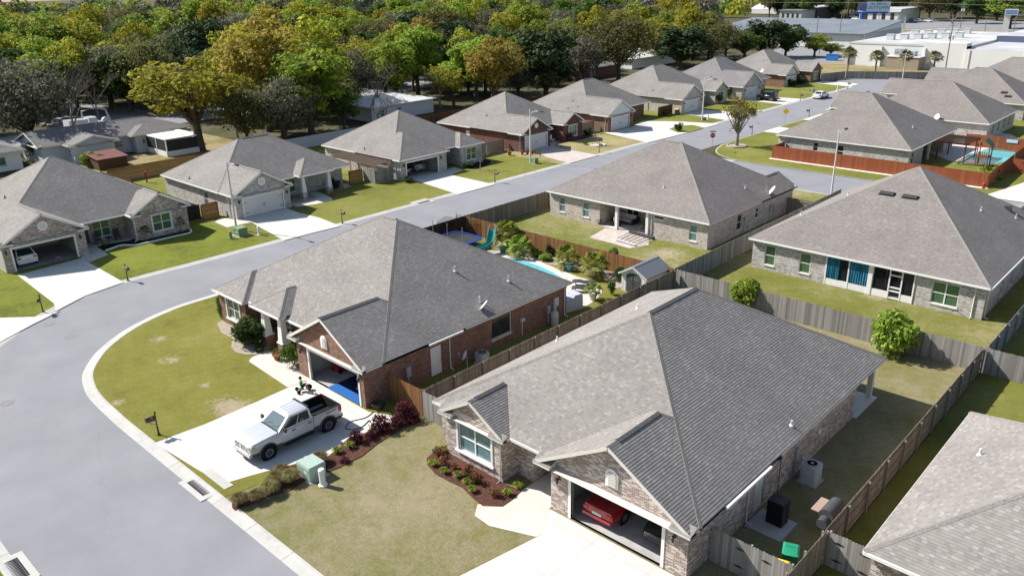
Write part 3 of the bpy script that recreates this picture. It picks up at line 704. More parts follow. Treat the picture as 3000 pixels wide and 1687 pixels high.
# --- houses of the right row beyond the side street
path = [(-50.8, 110.1), (-32.95, 110.1), (-32.95, 115.5), (-36.2, 115.5), (-36.2, 124.5), (-32.95, 124.5), (-32.95, 128.9), (-50.8, 128.9)]
c14 = [comp(-51.1, -32.65, 109.8, 129.2)]
h14, E = house('grey brick house with a long eave behind the rust red fence', path, c14,
    {0: [(5.15, 5.85, 1.0, 2.2, 'win', dict(gl='glass_dark')), (8.5, 9.4, .6, 2.2, 'win', dict(gl='glass_dark'))], 3: [(1, 3, .1, 2.2, 'win', dict(gl='glass_dark', cols=2, rows=1)), (5, 7.5, .6, 2.2, 'win', dict(gl='glass_dark', cols=2))], 1: [(1.0, 1.9, .6, 2.2, 'win', dict(gl='glass_dark'))]}, 'brick_grey', 'shingle_brown', gut=(1, 2))
m = MB(); m.box(-33.25, -32.95, 118.3, 118.6, 0, 2.6); m.build('column', M['cream'], h14)
for x, y in ((2590, 300), (2606, 296), (2567, 278)): box_vent(h14, c14, x, y, .9)
for x, y in ((2399, 378), (2674, 375)): pipe(h14, c14, x, y, .06, .35, 'steel')
def right_house(label, u0, u1, v0, v1, wing, roofm='shingle_brown', vents=(), wm='brick_grey'):
    P = [(u0+.3, v0+.3), (u1-.3, v0+.3), (u1-.3, v1-.3), (u0+.3, v1-.3)]
    cs = [comp(u0, u1, v0, v1), comp(u0-5.5, u0+6, wing[0], wing[1], s=(N_, SL, SL, SL), gi=.3)]
    P = [P[0], P[1], P[2], P[3], (u0+.3, wing[1]-.3), (u0-5.2, wing[1]-.3), (u0-5.2, wing[0]+.3), (u0+.3, wing[0]+.3)]
    h, E = house(label, P, cs, {1: [(3+3.2*k, 3.9+3.2*k, .6, 2.2, 'win', dict(gl='glass_dark')) for k in range(4)], 0: [(7, 9, .1, 2.2, 'win', dict(gl='glass_dark', cols=2, rows=1))], 5: [(.8, 5.6, .07, 2.15, 'gc')]}, wm, roofm, (1, 2))
    for x, y in vents: box_vent(h, cs, x, y, .9)
    return h, E, cs
h15, E, c15 = right_house('grey brick house just beyond the pool yard with four dark side windows', -49.9, -30.2, 136, 152.6, (138.3, 146.3), vents=((2843, 281), (2858, 275)))
u, v = px(2782, 357, 2.9); dish(h15, (-37.5, 135.9, 3.1), (-.5, -.8, .35), .5, (-37.5, 136.3, 2.7))
h16, E, c16 = right_house('brown roofed house third in the row right of the street', -49.5, -30.5, 159.5, 176, (160.5, 168.5), vents=((2882, 218), (2945, 258)))
h17, E, c17 = right_house('brown roofed house last in the row by the white building', -49, -29, 182.5, 199, (183.5, 191.5), vents=((2995, 192),))
# --- older houses under the trees on the left
Lw = .33
def old_house(label, path, cs, ops, wm='white', rm='shingle_grey'):
    return house(label, path, cs, ops, wm, rm, ())
M['blockwall'] = flat('painted_block_wall', (.50, .54, .58), .75, .2, var=.04)
hw, E = old_house('small white block house with a wide window at the left edge', [(-140, 23), (-129.4, 23), (-129.4, 35.6), (-140, 35.6)], [comp(-140.6, -128.5, 22.4, 36.2, s=(Lw,)*4)],
    {1: [(7.6, 10.6, .8, 2.0, 'win', dict(cols=2, rows=1, gl='glass', sill='brick_pink'))], 2: [(1, 2, .8, 2, 'win')]})
hb, E = old_house('pale blue house with a screened sunroom under the leaning tree', [(-125.9, 41.5), (-125.9, 47.4), (-129, 47.4), (-129, 51), (-127, 51), (-127, 60), (-137.5, 60), (-137.5, 38.2), (-129, 38.2), (-129, 41.5)],
    [comp(-138.2, -128.2, 37.6, 60.6, s=(Lw, Lw, N_, Lw), gi=.6), comp(-134, -125.3, 40.9, 48, s=(Lw, N_, Lw, Lw), gi=.6), comp(-133, -126.4, 50.3, 57, s=(Lw,)*4)],
    {2: [(1.0, 2.4, .9, 1.9, 'win')], 4: [(1.0, 1.7, 1.3, 2.0, 'win')], 9: [(1.0, 1.7, .9, 2.0, 'win', dict(gl='glass_dark'))]}, 'blockwall')
m = MB()
for u, v in ((-126.9, 52.6), (-120.2, 52.6), (-120.2, 58), (-126.9, 58), (-123.5, 52.6)): m.box(u-.07, u+.07, v-.07, v+.07, 0, 2.5)
m.box(-126.98, -120.1, 52.5, 58.1, 2.5, 2.68); m.box(-126.9, -120.2, 52.53, 52.67, 0, .8); m.box(-120.27, -120.13, 52.6, 58, 0, .8)
o = m.build('sunroom', M['white'], hb)
m = MB(); m.box(-126.8, -120.25, 52.57, 52.63, .8, 2.4); m.box(-120.23, -120.17, 52.7, 57.9, .8, 2.4); m.build('sunroom_screen', M['screen'], o)
ht, E = old_house('white roofed house half hidden behind the grey bare tree', [(-131, 91), (-120, 91), (-120, 106), (-131, 106)], [comp(-131.6, -119.4, 90.4, 106.6, s=(.2,)*4)], {1: [(2, 3, .8, 2, 'win'), (6, 7, .8, 2, 'win')]}, 'blockwall', 'white')
hr, E = old_house('brown brick house with a grey roof behind the big olive oak', [(-140, 160), (-128, 160), (-128, 178), (-140, 178)], [comp(-140.6, -127.4, 159.4, 178.6, s=(.2,)*4)], {1: [(2, 3, .8, 2, 'win'), (6, 7, .8, 2, 'win')]}, 'brick_dark')
hq, E = old_house('white cottage across the far street beside the palm', [(-196, 226), (-186, 226), (-186, 240), (-196, 240)], [comp(-196.6, -185.4, 225.4, 240.6, s=(.3,)*4)], {1: [(2, 3.2, .8, 2, 'win'), (6, 7.2, .8, 2, 'win')]}, 'white')
hz, E = old_house('low house with a pale metal roof behind the row of oaks', [(-143, 190), (-132, 190), (-132, 212), (-143, 212)], [comp(-143.6, -131.4, 189.4, 212.6, s=(.15,)*4)], {}, 'white', 'white')
# ------------------------------------------------------------------ ground, roads, lawns, drives
def grass(name, green, dry, amt=.45, bare=(), fine=1.0):
    g = NG(name, .95, .1); p = g.pos()
    big = g.noise(p, .16, 5, .6); mid = g.noise(p, 1.3, 5, .65, .4); f1 = g.noise(p, 9, 5, .75); f2 = g.noise(p, 38, 4, .8)
    k = g.math('ADD', g.math('MULTIPLY', big, .75), g.math('ADD', g.math('MULTIPLY', mid, .45), g.math('ADD', g.math('MULTIPLY', f1, .7), g.math('MULTIPLY', f2, .5))))
    c0 = 1.2-(amt-.5)*.9
    k = g.math('SUBTRACT', k, c0-.5)
    dk = tuple(x*.55 for x in green); lt = tuple(min(1, x*1.15) for x in green)
    mixd = tuple((a+b)/2 for a, b in zip(green, dry))
    c = g.ramp(k, [(.18, dk), (.36, green), (.5, lt), (.62, mixd), (.8, dry)])
    if bare:
        tot = None
        for u, v, r in bare:
            d = g.n('VectorMath', {'operation': 'DISTANCE'}, _0=p, _1=(u, v, .06)).outputs['Value']
            m_ = g.math('SUBTRACT', 1.0, g.math('DIVIDE', d, r), True)
            tot = m_ if tot is None else g.math('ADD', tot, m_)
        msk = g.ramp(g.math('ADD', tot, g.math('MULTIPLY', g.math('SUBTRACT', g.noise(p, 2.2, 6, .8), .55), 2.6)), [(.36, 0.0), (.85, 1.0)])
        c = g.mix(g.math('MULTIPLY', msk, .75), c, g.ramp(f1, [(.3, (.27, .21, .14)), (.7, (.50, .42, .32))]))
    g.col(c); g.bump(g.math('ADD', f2, f1), .9, .05); return g.m
def asphalt():
    g = NG('asphalt', .9, .15); p = g.pos(); f = g.noise(p, 60, 3, .8); b = g.noise(p, .3, 5, .6); st = g.noise(g.scale(p, (.25, .05, 1)), 1.6, 4)
    c = g.ramp(g.math('ADD', g.math('MULTIPLY', b, .6), g.math('MULTIPLY', f, .4)), [(.3, (.185, .187, .20)), (.55, (.222, .224, .238)), (.75, (.255, .257, .27))])
    c = g.mix(g.math('MULTIPLY', g.ramp(st, [(.5, 0.0), (.75, 1.0)]), .25), c, (.18, .18, .195))
    v = g.n('TexVoronoi', {'feature': 'DISTANCE_TO_EDGE'}, Vector=g.n('VectorMath', {'operation': 'ADD'}, _0=p, _1=g.n('TexNoise', None, Vector=p, Scale=.7, Detail=3).outputs[1]).outputs[0], Scale=.085).outputs[0]
    crack = g.math('MULTIPLY', g.math('LESS_THAN', v, .0016), g.math('GREATER_THAN', g.noise(p, .12, 2), .5))
    g.col(g.mix(g.math('MULTIPLY', crack, .16), c, (.12, .12, .13))); g.bump(f, .3, .01); return g.m
def concrete(name, a, b, stain=.3, joint=3.0):
    g = NG(name, .85, .2); p = g.pos(); f = g.noise(p, 26, 4, .7); bg_ = g.noise(p, .55, 5, .6); o = g.sep(p)
    c = g.ramp(g.math('ADD', g.math('MULTIPLY', bg_, .7), g.math('MULTIPLY', f, .3)), [(.3, a), (.7, b)])
    c = g.mix(g.math('MULTIPLY', g.ramp(g.noise(p, .9, 5, .7), [(.52, 0.0), (.75, 1.0)]), stain), c, tuple(x*.62 for x in a))
    if joint:
        j = g.math('ADD', g.math('LESS_THAN', g.math('FRACT', g.math('DIVIDE', o[0], joint)), .008), g.math('LESS_THAN', g.math('FRACT', g.math('DIVIDE', o[1], joint)), .008), True)
        c = g.mix(g.math('MULTIPLY', j, .6), c, tuple(x*.3 for x in a))
    g.col(c); return g.m
def pavers(name, a, b, c_):
    g = NG(name, .85, .2); p = g.pos(); o = g.sep(p); r = g.math('FLOOR', g.math('DIVIDE', o[0], .2)); q = g.math('FLOOR', g.math('ADD', g.math('DIVIDE', o[1], .3), g.math('MULTIPLY', r, .5)))
    v = g.wn(g.comb(r, q, 1.0))[0]; g.col(g.mix(.3, g.ramp(v, [(0, a), (.5, b), (1, c_)]), g.ramp(g.noise(p, 1, 4), [(.3, a), (.7, c_)]))); return g.m
def mulch(name, a, b, c_):
    g = NG(name, .95, .1); p = g.pos(); v = g.n('TexVoronoi', None, Vector=p, Scale=16.0, Randomness=1.0).outputs[1]; f = g.noise(p, 22, 4, .8)
    g.col(g.mix(.45, g.ramp(f, [(.3, a), (.5, b), (.72, c_)]), g.ramp(g.sep(v)[0], [(0, a), (.5, b), (1, c_)]))); g.bump(f, 1.0, .06); return g.m
GR = {}
M['lawn_gold'] = grass('lawn_yellow_green', (.165, .16, .034), (.30, .265, .12), .46, [(*px(498, 1056), 1.5), (*px(468, 995), 1.3), (*px(655, 1185), 2.2), (*px(700, 1205), 1.6), (*px(345, 1180), .9), (*px(600, 1130), .9)])
M['lawn_tan'] = grass('lawn_khaki', (.15, .145, .05), (.30, .255, .165), .63)
M['lawn_green'] = grass('lawn_green', (.15, .155, .034), (.27, .24, .105), .44)
M['lawn_vivid'] = grass('lawn_vivid_green', (.15, .17, .026), (.26, .24, .075), .36)
M['lawn_patchy'] = grass('lawn_patchy', (.13, .14, .03), (.33, .28, .17), .56, [(*px(1690, 612), 2.5), (*px(1960, 745), 3.5), (*px(1900, 700), 2.0), (*px(1640, 590), 1.2)])
M['lawn_dry'] = grass('lawn_dry_tan', (.20, .18, .075), (.36, .30, .165), .62)
M['lawn_back'] = grass('lawn_back', (.135, .14, .03), (.31, .265, .15), .54, [(*px(2560, 870), 2.0)])
M['forest_floor'] = grass('forest_floor', (.06, .06, .03), (.17, .14, .085), .5)
M['field'] = grass('dry_field', (.15, .135, .05), (.33, .27, .16), .62)
M['asphalt'] = asphalt()
M['concrete'] = concrete('concrete', (.47, .45, .41), (.57, .55, .51), .12, 3.05)
M['walk'] = concrete('walk_concrete', (.46, .43, .38), (.56, .53, .48), .2, 1.2)
M['curb'] = concrete('curb_concrete', (.36, .35, .33), (.46, .45, .42), .45, 0)
M['pad'] = concrete('pad_concrete', (.34, .33, .31), (.43, .42, .40), .3, 0)
M['paver'] = pavers('pink_pavers', (.36, .30, .27), (.45, .39, .36), (.52, .46, .43))
M['deck'] = pavers('pool_pavers', (.42, .37, .33), (.52, .47, .43), (.58, .54, .50))
M['mulch'] = mulch('red_mulch', (.035, .016, .012), (.10, .045, .032), (.20, .10, .075))
M['mulch_black'] = mulch('black_mulch', (.008, .008, .008), (.016, .015, .014), (.035, .03, .028))
M['stone'] = mulch('pale_gravel', (.22, .18, .14), (.36, .31, .25), (.50, .45, .38))
def sheet(pts, z, name, mat, skirt=.1):
    mb = MB(); mb.poly([(x, y, z) for x, y in pts], None)
    if skirt:
        for p, q in zip(pts, pts[1:]+pts[:1]): mb.poly([(*p, z), (*q, z), (*q, z-skirt), (*p, z-skirt)])
    return struct(mb, name, M[mat])
def PX(*l): return [px(x, y) for x, y in l]
def smooth(pts, n=4):
    out = []; P = [pts[0]]+list(pts)+[pts[-1]]
    for i in range(1, len(P)-2):
        for k in range(n):
            t = k/n; a, b, c, d = P[i-1:i+3]
            out.append(tuple(.5*((2*b[j])+(-a[j]+c[j])*t+(2*a[j]-5*b[j]+4*c[j]-d[j])*t*t+(-a[j]+3*b[j]-3*c[j]+d[j])*t**3) for j in (0, 1)))
    return out+[tuple(pts[-1])]
sheet([(-1600, -700), (900, -700), (900, 1900), (-1600, 1900)], -.06, 'ground', 'forest_floor', 0)
# asphalt of the estate
sheet([(-71, -6), (36, -6), (36, 18), (-45, 20), (-55, 26), (-59, 32), (-59, 91.5), (40, 91.5), (40, 102.5), (-60.5, 102.5), (-60.5, 188), (-58, 195), (-58.5, 203), (-64, 207.5), (-71, 206.5), (-77.5, 200), (-77.5, 193), (-71, 187), (-71, 30)], 0, 'road', 'asphalt', 0)
INNER = smooth([(-60.6, 88), (-60.6, 60), (-60.7, 40), (-60.85, 28), (-60.6, 24.6), (-59.35, 21.2), (-57.35, 18.5), (-55.5, 16.95), (-54.0, 16.05), (-52.3, 15.5), (-50.4, 15.15), (-47.2, 14.98), (-43, 14.92), (-20, 14.9), (30, 14.9)])
OUTER = smooth([(-70.6, 187), (-70.6, 100), (-70.6, 60), (-70.6, 34), (-70.75, 28), (-70.7, 24.6), (-70.0, 21.4), (-68.5, 18.1), (-65.9, 14.7), (-62.5, 11.3), (-58.5, 8.6), (-53, 6.5), (-46, 5.65), (-38, 5.45), (-20, 5.4), (20, 5.4)])
NORTH = smooth([(-60.2, 187), (-60.2, 150), (-60.2, 116), (-59.7, 109.5), (-57.4, 104.6), (-53, 102.2), (-47, 101.9), (30, 101.9)])
SOUTH = smooth([(30, 91.9), (-50, 91.9), (-56, 91.2), (-59.6, 87.5), (-60.6, 80)])
def curb(line, side, name='kerb', wdt=.66):
    mb = MB(); acc = 0; n = len(line); L = []; seg = 0
    nr = []
    for i in range(n):
        a = line[max(i-1, 0)]; b = line[min(i+1, n-1)]; d = Vector((b[0]-a[0], b[1]-a[1])).normalized(); nr.append((d.y*side, -d.x*side))
    pts = []
    for i in range(n-1):
        (x0, y0), (x1, y1) = line[i], line[i+1]; d = math.dist(line[i], line[i+1]); k = max(1, int(d/3.0+.5))
        for j in range(k):
            for s0, s1, mi in (((j+.004)/k, (j+1-.004)/k, 0), ((j+1-.004)/k, (j+1+.004)/k, 1)):
                def at(t, o): t = min(t, 1); return (x0+(x1-x0)*t+(nr[i][0]*(1-t)+nr[i+1][0]*t)*o, y0+(y1-y0)*t+(nr[i][1]*(1-t)+nr[i+1][1]*t)*o)
                prof = [(-.02, .071), (.12, .071), (.3, .035), (wdt, .006), (wdt+.01, -.01)]
                for (o0, z0), (o1, z1) in zip(prof, prof[1:]):
                    mb.poly([(*at(s0, o0), z0), (*at(s1, o0), z0), (*at(s1, o1), z1), (*at(s0, o1), z1)], None, mi)
    return struct(mb, name, [M['curb'], M['darkgrey']])
curb(INNER, 1); curb(OUTER, -1); curb(NORTH, -1); curb(SOUTH, -1)
def cut(line, f): return [p for p in line if f(p)]
# lawns, one sheet per plot
sheet(cut(INNER, lambda p: p[0] < -34.2 and p[1] < 54.4)[:0] + [(-60.65, 54.4)] + cut(INNER, lambda p: p[1] < 54 and p[0] < -34.4) + [(-34.4, 14.9), (-32.8, 24), (-32.8, 54.4)], .06, 'lawn', 'lawn_gold')
sheet([(-34.36, 14.92), (-9.9, 14.92), (-9.9, 54.4), (-32.76, 54.4), (-32.76, 24)], .06, 'lawn', 'lawn_tan')
sheet([(-9.86, 14.92), (20, 14.92), (20, 54.4), (-9.86, 54.4)], .06, 'lawn', 'lawn_green')
sheet([(-60.6, 54.44), (-33, 54.44), (-33, 91.9), (-50, 91.9), (-56, 91.2), (-59.6, 87.5), (-60.6, 80)], .06, 'lawn', 'lawn_patchy')
sheet([(-32.96, 54.44), (-9.86, 54.44), (-9.86, 91.9), (-32.96, 91.9)], .06, 'lawn', 'lawn_back')
sheet([(-9.82, 54.44), (25, 54.44), (25, 91.9), (-9.82, 91.9)], .06, 'lawn', 'lawn_green')
sheet(cut(NORTH, lambda p: p[1] < 186.5 and p[0] < 29) + [(30, 101.9), (30, 186), (-60.2, 186)], .06, 'lawn', 'lawn_green')
WL = [(14.0, 38.8, 'lawn_vivid'), (38.8, 61.9, 'lawn_green'), (61.9, 85.2, 'lawn_green'), (85.2, 106.5, 'lawn_dry'), (106.5, 129.4, 'lawn_green'), (129.4, 152.2, 'lawn_green'), (152.2, 174.6, 'lawn_green'), (174.6, 196.5, 'lawn_green')]
for a, b, mt in WL[1:]: sheet([(-70.6, a+.02), (-70.6, b-.02), (-110, b-.02), (-110, a+.02)] if b < 190 else [(-70.6, a+.02), (-70.6, 186.5), (-77.5, 193), (-78.2, 199), (-110, 199), (-110, a+.02)], .06, 'lawn', mt)
sheet([(-110, 38.78)]+[(-70.62, 38.78)]+cut(OUTER, lambda p: p[1] < 38 and p[0] < 19)+[(20, 5.4), (20, -12), (-110, -12)], .06, 'lawn', 'lawn_vivid')
# drives and walks
def drive(pts, name='driveway', mat='concrete', z=.072, raw=False): return sheet(pts if raw else PX(*pts), z, name, mat, .06)
drive([(454, 1300), (520, 1275), (601, 1245), (753, 1179), (844, 1138), (911, 1112), (1054, 1194), (1081, 1209), (1178, 1224), (1140, 1247), (1090, 1264), (1023, 1284), (960, 1340), (900, 1352), (817, 1373), (740, 1394), (650, 1421)])
drive([(730, 1061), (735, 1052), (745, 1046), (786, 1030), (838, 1043), (911, 1111), (844, 1137)], 'path', 'walk', .076)
a = px(1592, 1566); drive([(a[0], a[1]), (-21.6, 25.1), (-13.9, 25.1), (-13.9, 14.9), (a[0]-1.6, 14.9)], raw=True)
drive([(-24.3, 23.0), (-23.45, 24.2), (-23.45, 29.1), (-21.45, 29.1), (-21.45, 25.1), (a[0], a[1]), (a[0]-.1, a[1]-.4), (-22.7, 22.2), (-23.8, 22.3)], 'path', 'walk', .076, True)
drive([(52, 808), (158, 890), (166, 912), (250, 868), (362, 829), (352, 823), (238, 758)])
drive([(238, 758), (262, 770), (318, 748), (290, 728), (300, 716), (384, 706), (400, 690), (330, 668), (252, 700)], 'path', 'walk', .076)
drive([(0, 933), (112, 930), (176, 913), (100, 950), (0, 1004)])
drive([(708, 643), (740, 654), (763, 668), (832, 706), (915, 684), (997, 664), (937, 640), (875, 625), (838, 611)])
drive([(629, 652), (666, 668), (735, 653), (712, 643), (690, 646), (650, 640)], 'path', 'walk', .078)
drive([(870, 607), (925, 600), (972, 590), (974, 583), (952, 572), (925, 562), (905, 566), (930, 583), (900, 592), (850, 602)], 'path', 'walk', .08)
drive([(1192, 522), (1246, 540), (1342, 571), (1448, 542), (1320, 514), (1359, 500), (1330, 492), (1292, 503)])
drive([(1518, 450), (1566, 443), (1600, 461), (1669, 480), (1755, 456), (1640, 436), (1625, 432), (1632, 418), (1612, 412), (1600, 428)], mat='paver')
drive([(1771, 391), (1898, 419), (1998, 394), (2108, 364), (1998, 358), (1882, 356), (1850, 374), (1790, 387)])
sheet(PX((1960, 380), (1985, 390), (2030, 386), (2063, 376), (2030, 368), (1985, 370)), .09, 'lawn', 'lawn_green')
for a, b, c, d in ((132.3, 138.6, 130.8, 139.6), (154.6, 161.4, 153.6, 162.6), (188.6, 193.8, 186.5, 192.2)): drive([(-79.9, a), (-70.6, c), (-70.6, d), (-79.9, b)], raw=True)
drive([(-60.2, 124.3), (-49, 124.6), (-49, 128.2), (-60.2, 130)], raw=True); drive([(-60.2, 139), (-55.3, 139.5), (-55.3, 145.5), (-60.2, 147)], raw=True)
drive([(-22, 101.9), (-14, 101.9), (-12, 112), (-20, 112)], raw=True); drive([(-14, 91.9), (-14, 85.5), (-19, 85.5), (-20, 91.9)], raw=True)
sheet([(-42.6, 65.0), (-48.6, 65.0), (-48.6, 68.55), (-42.6, 68.55)], .1, 'patio', 'concrete', .06)
sheet(PX((1727, 698), (1774, 670), (1902, 695), (1900, 720), (1845, 730), (1805, 718)), .085, 'patio', 'paver', .04)
sheet([(-24.05, 63.6), (-17.15, 63.6), (-17.15, 66.15), (-24.05, 66.15)], .1, 'patio', 'concrete', .06)
# planting beds
sheet(PX((1308, 1306), (1268, 1330), (1250, 1346), (1251, 1362), (1277, 1392), (1320, 1415), (1355, 1431), (1384, 1460), (1414, 1485), (1472, 1487), (1500, 1468), (1530, 1440), (1497, 1428), (1479, 1421)), .1, 'planting_bed', 'mulch', .05)
sheet(PX((680, 1479), (681, 1490), (689, 1498), (746, 1475), (792, 1455), (850, 1440), (905, 1405), (990, 1375), (1060, 1340), (1110, 1300), (1180, 1258), (1235, 1238), (1222, 1217), (1180, 1226), (1100, 1264), (1024, 1286), (963, 1342), (900, 1355), (860, 1366), (808, 1382), (783, 1400), (759, 1427), (719, 1452), (690, 1462)), .1, 'planting_bed', 'mulch', .05)
sheet(PX((637, 950), (650, 978), (681, 993), (678, 1020), (693, 1036), (720, 1042), (755, 1042), (785, 1029), (800, 1005), (760, 985), (700, 960), (660, 935)), .1, 'planting_bed', 'stone', .05)
sheet(PX((836, 1050), (850, 1062), (885, 1093), (900, 1100), (893, 1086), (860, 1045)), .1, 'planting_bed', 'stone', .05)
sheet(PX((285, 726), (310, 737), (360, 722), (427, 716), (504, 698), (556, 685), (560, 677), (535, 682), (420, 708), (400, 697), (384, 707)), .1, 'planting_bed', 'mulch_black', .05)
sheet(PX((850, 601), (900, 592), (928, 583), (905, 566), (860, 575), (855, 590)), .1, 'planting_bed', 'stone', .05)
sheet(PX((972, 560), (1000, 556), (1030, 549), (1020, 540), (985, 545), (960, 552)), .1, 'planting_bed', 'stone', .05)
sheet(PX((1370, 497), (1400, 497), (1436, 482), (1438, 474), (1420, 467), (1395, 478)), .1, 'planting_bed', 'mulch_black', .05)
sheet(PX((1640, 420), (1670, 417), (1715, 408), (1740, 398), (1720, 394), (1650, 408)), .1, 'planting_bed', 'mulch', .05)
# back garden of the red house: deck and pool
POOLD = PX((1425, 735), (1462, 736), (1500, 743), (1555, 754), (1600, 776), (1690, 812), (1745, 828), (1762, 846), (1763, 862), (1740, 885), (1700, 908), (1650, 912), (1560, 850), (1450, 760))
sheet(POOLD, .075, 'patio', 'deck', .04)
POOL = [(-51.5, 46.4), (-48, 47.2), (-43, 47.8), (-39, 47.2), (-37.0, 46.2), (-37.6, 45.3), (-44, 45.0), (-52, 45.2)]
g = NG('pool_water', .05, .5); o = g.pos(); g.col(g.ramp(g.noise(o, 1.2, 3), [(.3, (.07, .36, .42)), (.7, (.13, .50, .55))])); g.bump(g.noise(o, 3, 3), .15, .05); M['water'] = g.m
q1 = PX((1510, 760), (1560, 778), (1600, 793), (1648, 818)); q0 = PX((1500, 764), (1480, 765))
pw = smooth(PX((1480, 757), (1512, 762), (1560, 775), (1605, 793), (1640, 812), (1652, 822)), 4)
sheet(pw + [(pw[-1][0]-1.5, pw[-1][1]-2.4), (pw[0][0], pw[0][1]-2.8)], .083, 'water', 'water', 0)
sheet(PX((1445, 730), (1505, 745), (1560, 756), (1605, 776), (1690, 790), (1770, 815), (1800, 850), (1830, 840), (1800, 790), (1700, 745), (1560, 700), (1470, 690)), .09, 'planting_bed', 'stone', .03)
# pool yard beyond the side street
sheet(PX((2700, 440), (2740, 425), (2800, 395), (2870, 380), (2960, 395), (2990, 410), (2960, 470), (2900, 485), (2835, 480), (2780, 472)), .07, 'patio', 'deck', .02)
pp = smooth(PX((2826, 462), (2840, 452), (2866, 449), (2885, 440), (2905, 436), (2945, 441), (2978, 450), (2965, 470), (2935, 478), (2890, 480), (2868, 474), (2846, 471), (2828, 466), (2826, 462)), 4)
sheet(pp, .085, 'water', 'water', 0)
# dry strip and yards round the big white building
sheet([(-108, 200), (-78.2, 200), (-77.5, 207), (-70, 210.5), (-55, 210.5), (-20, 206), (-20, 232), (-62, 232), (-95, 252), (-108, 256)], .0, 'field', 'field', 0)
sheet([(-122, 240), (-97, 230.5), (-90, 240), (-97, 262), (-130, 282)], .02, 'car_park', 'asphalt', 0)
sheet([(-190, 340), (-60, 262), (20, 330), (40, 420), (-120, 470), (-190, 430)], .01, 'car_park', 'asphalt', 0)
sheet([(-125, 372), (-95, 350), (-60, 362), (-70, 385), (-118, 392)], .03, 'field', 'field', 0)
sheet([(-230, 60), (-225, 45), (-142, 55), (-155, 75)], -.02, 'road', 'asphalt', 0)
sheet([(-160, 40), (-149, 40), (-149, 120), (-160, 230), (-171, 260), (-182, 250), (-165, 120)], -.03, 'road', 'asphalt', 0)
sheet([(-195, 190), (-168, 185), (-160, 212), (-178, 240), (-200, 235)], -.025, 'field', 'field', 0)
sheet([(-150, 66), (-128, 62), (-126, 36), (-110, 36), (-110, 66)], -.02, 'lawn', 'field', 0)
# ------------------------------------------------------------------ fences
def fence(a, b, label, mat='wood_grey', h=1.83, post=1, style='v', rail=True, pw=.14, grp=None, name='wooden_fence', jit=.02, top=True, postm=None):
    t = thing(name, label, 'fence', (a[0], a[1], 0), 0, grp)
    E = Edge(a, b); m = MB(); z0 = .07
    if style == 'v':
        x = 0
        while x < E.L-.03:
            w_ = min(pw-.006, E.L-x); hh = h+random.uniform(-jit, jit); c = .03 if top else 0; o = random.uniform(-.003, .003)
            m.loft([[E.at(x, z0, d+o), E.at(x+w_, z0, d+o), E.at(x+w_, hh-c, d+o), E.at(x+w_-c, hh, d+o), E.at(x+c, hh, d+o), E.at(x, hh-c, d+o)] for d in (.019, 0)]); x += pw
    else:
        z = z0
        while z < h-.05:
            x = 0
            while x < E.L-.05:
                w_ = min(2.4, E.L-x); o = random.uniform(-.004, .004); E.box(m, x+.004, x+w_-.004, o, .02+o, z, z+pw-.012); x += 2.4
            z += pw
    m.build('picket_panel' if style == 'v' else 'slat_panel', M[mat], t)
    n = max(1, round(E.L/2.4)); s = -1 if post > 0 else 1
    if post:
        for k in range(n+1):
            p = MB(); x = E.L*k/n; x = min(max(x, .05), E.L-.05)
            if s < 0: E.box(p, x-.045, x+.045, -.135, -.045, 0, h-.02)
            else: E.box(p, x-.045, x+.045, .065, .155, 0, h-.02)
            p.build('post', M[postm or mat], t)
        if rail:
            for z in (.35, .95, 1.55):
                p = MB(); E.box(p, .01, E.L-.01, -.043 if s < 0 else .023, -.004 if s < 0 else .062, z-.045, z+.045); p.build('rail', M[mat], t)
    return t, E
def hinges(t, E, ss, zs=(.5, 1.4)):
    for s in ss:
        for z in zs:
            m = MB()
            m.loft([[E.at(s+a, z+b, o) for a, b in ((-.26, 0), (-.06, -.06), (.2, -.012), (.2, .012), (-.06, .06))] for o in (.036, .024)]); m.build('hinge', M['black'], t)
fence((-32.8, 54.2), (-32.8, 27.0), 'weathered fence between the red brick house and the whitewashed one', 'wood_aged', post=1)[0]
t, E = fence((-32.75, 26.9), (-29.0, 26.9), 'grey picket gate left of the white trimmed front window', 'wood_grey', post=0); hinges(t, E, (2.0,))
fence((-36.1, 27.0), (-32.85, 26.95), 'rust brown stained fence behind the purple shrubs', 'wood_brown', post=1)
t, E = fence((-9.95, 54.3), (-9.95, 30.05), 'long side fence with posts showing beside the right edge roof', 'wood_aged', post=1)
t, E = fence((-9.9, 30.0), (-9.9, 26.4), 'short fence run leading to the camera behind the bins', 'wood_aged', post=-1)
t, E = fence((-13.7, 27.0), (-10.0, 27.0), 'grey gate in front of the green and yellow bins', 'wood_grey', post=1); hinges(t, E, (1.4, 2.6))
t, E = fence((-9.8, 30.1), (-7.7, 30.1), 'shaded grey gate at the corner of the right edge house', 'wood_grey', post=1); hinges(t, E, (.5, 1.6))
fence((-32.7, 54.4), (-9.9, 54.4), 'pale grey back fence below the blue curtain house', 'wood_grey', post=1)
fence((-9.85, 54.4), (16, 54.4), 'grey back fence running off the right edge', 'wood_grey', post=1)
fence((-9.8, 89), (-9.8, 54.5), 'grey side fence in shade at the right edge by the blue cover', 'wood_grey', post=1)
fence((-32.95, 88.5), (-32.95, 54.5), 'grey fence between the patio house and the blue curtain house', 'wood_grey', post=0)
fence((-35.9, 81.5), (-33, 81.5), 'dark gate between the two middle houses by the side street', 'wood_aged', post=-1)
fence((-57.7, 54.45), (-32.9, 54.45), 'brown stained fence behind the fan palms', 'wood_brown', post=0, name='stained_fence')
fence((-57.7, 46.5), (-57.7, 54.4), 'dark brown fence behind the trampoline', 'wood_dark', post=-1)
fence((-57.75, 54.5), (-57.75, 67.8), 'grey roadside fence with dark posts left of the patio house', 'wood_aged', post=1, postm='wood_dark')
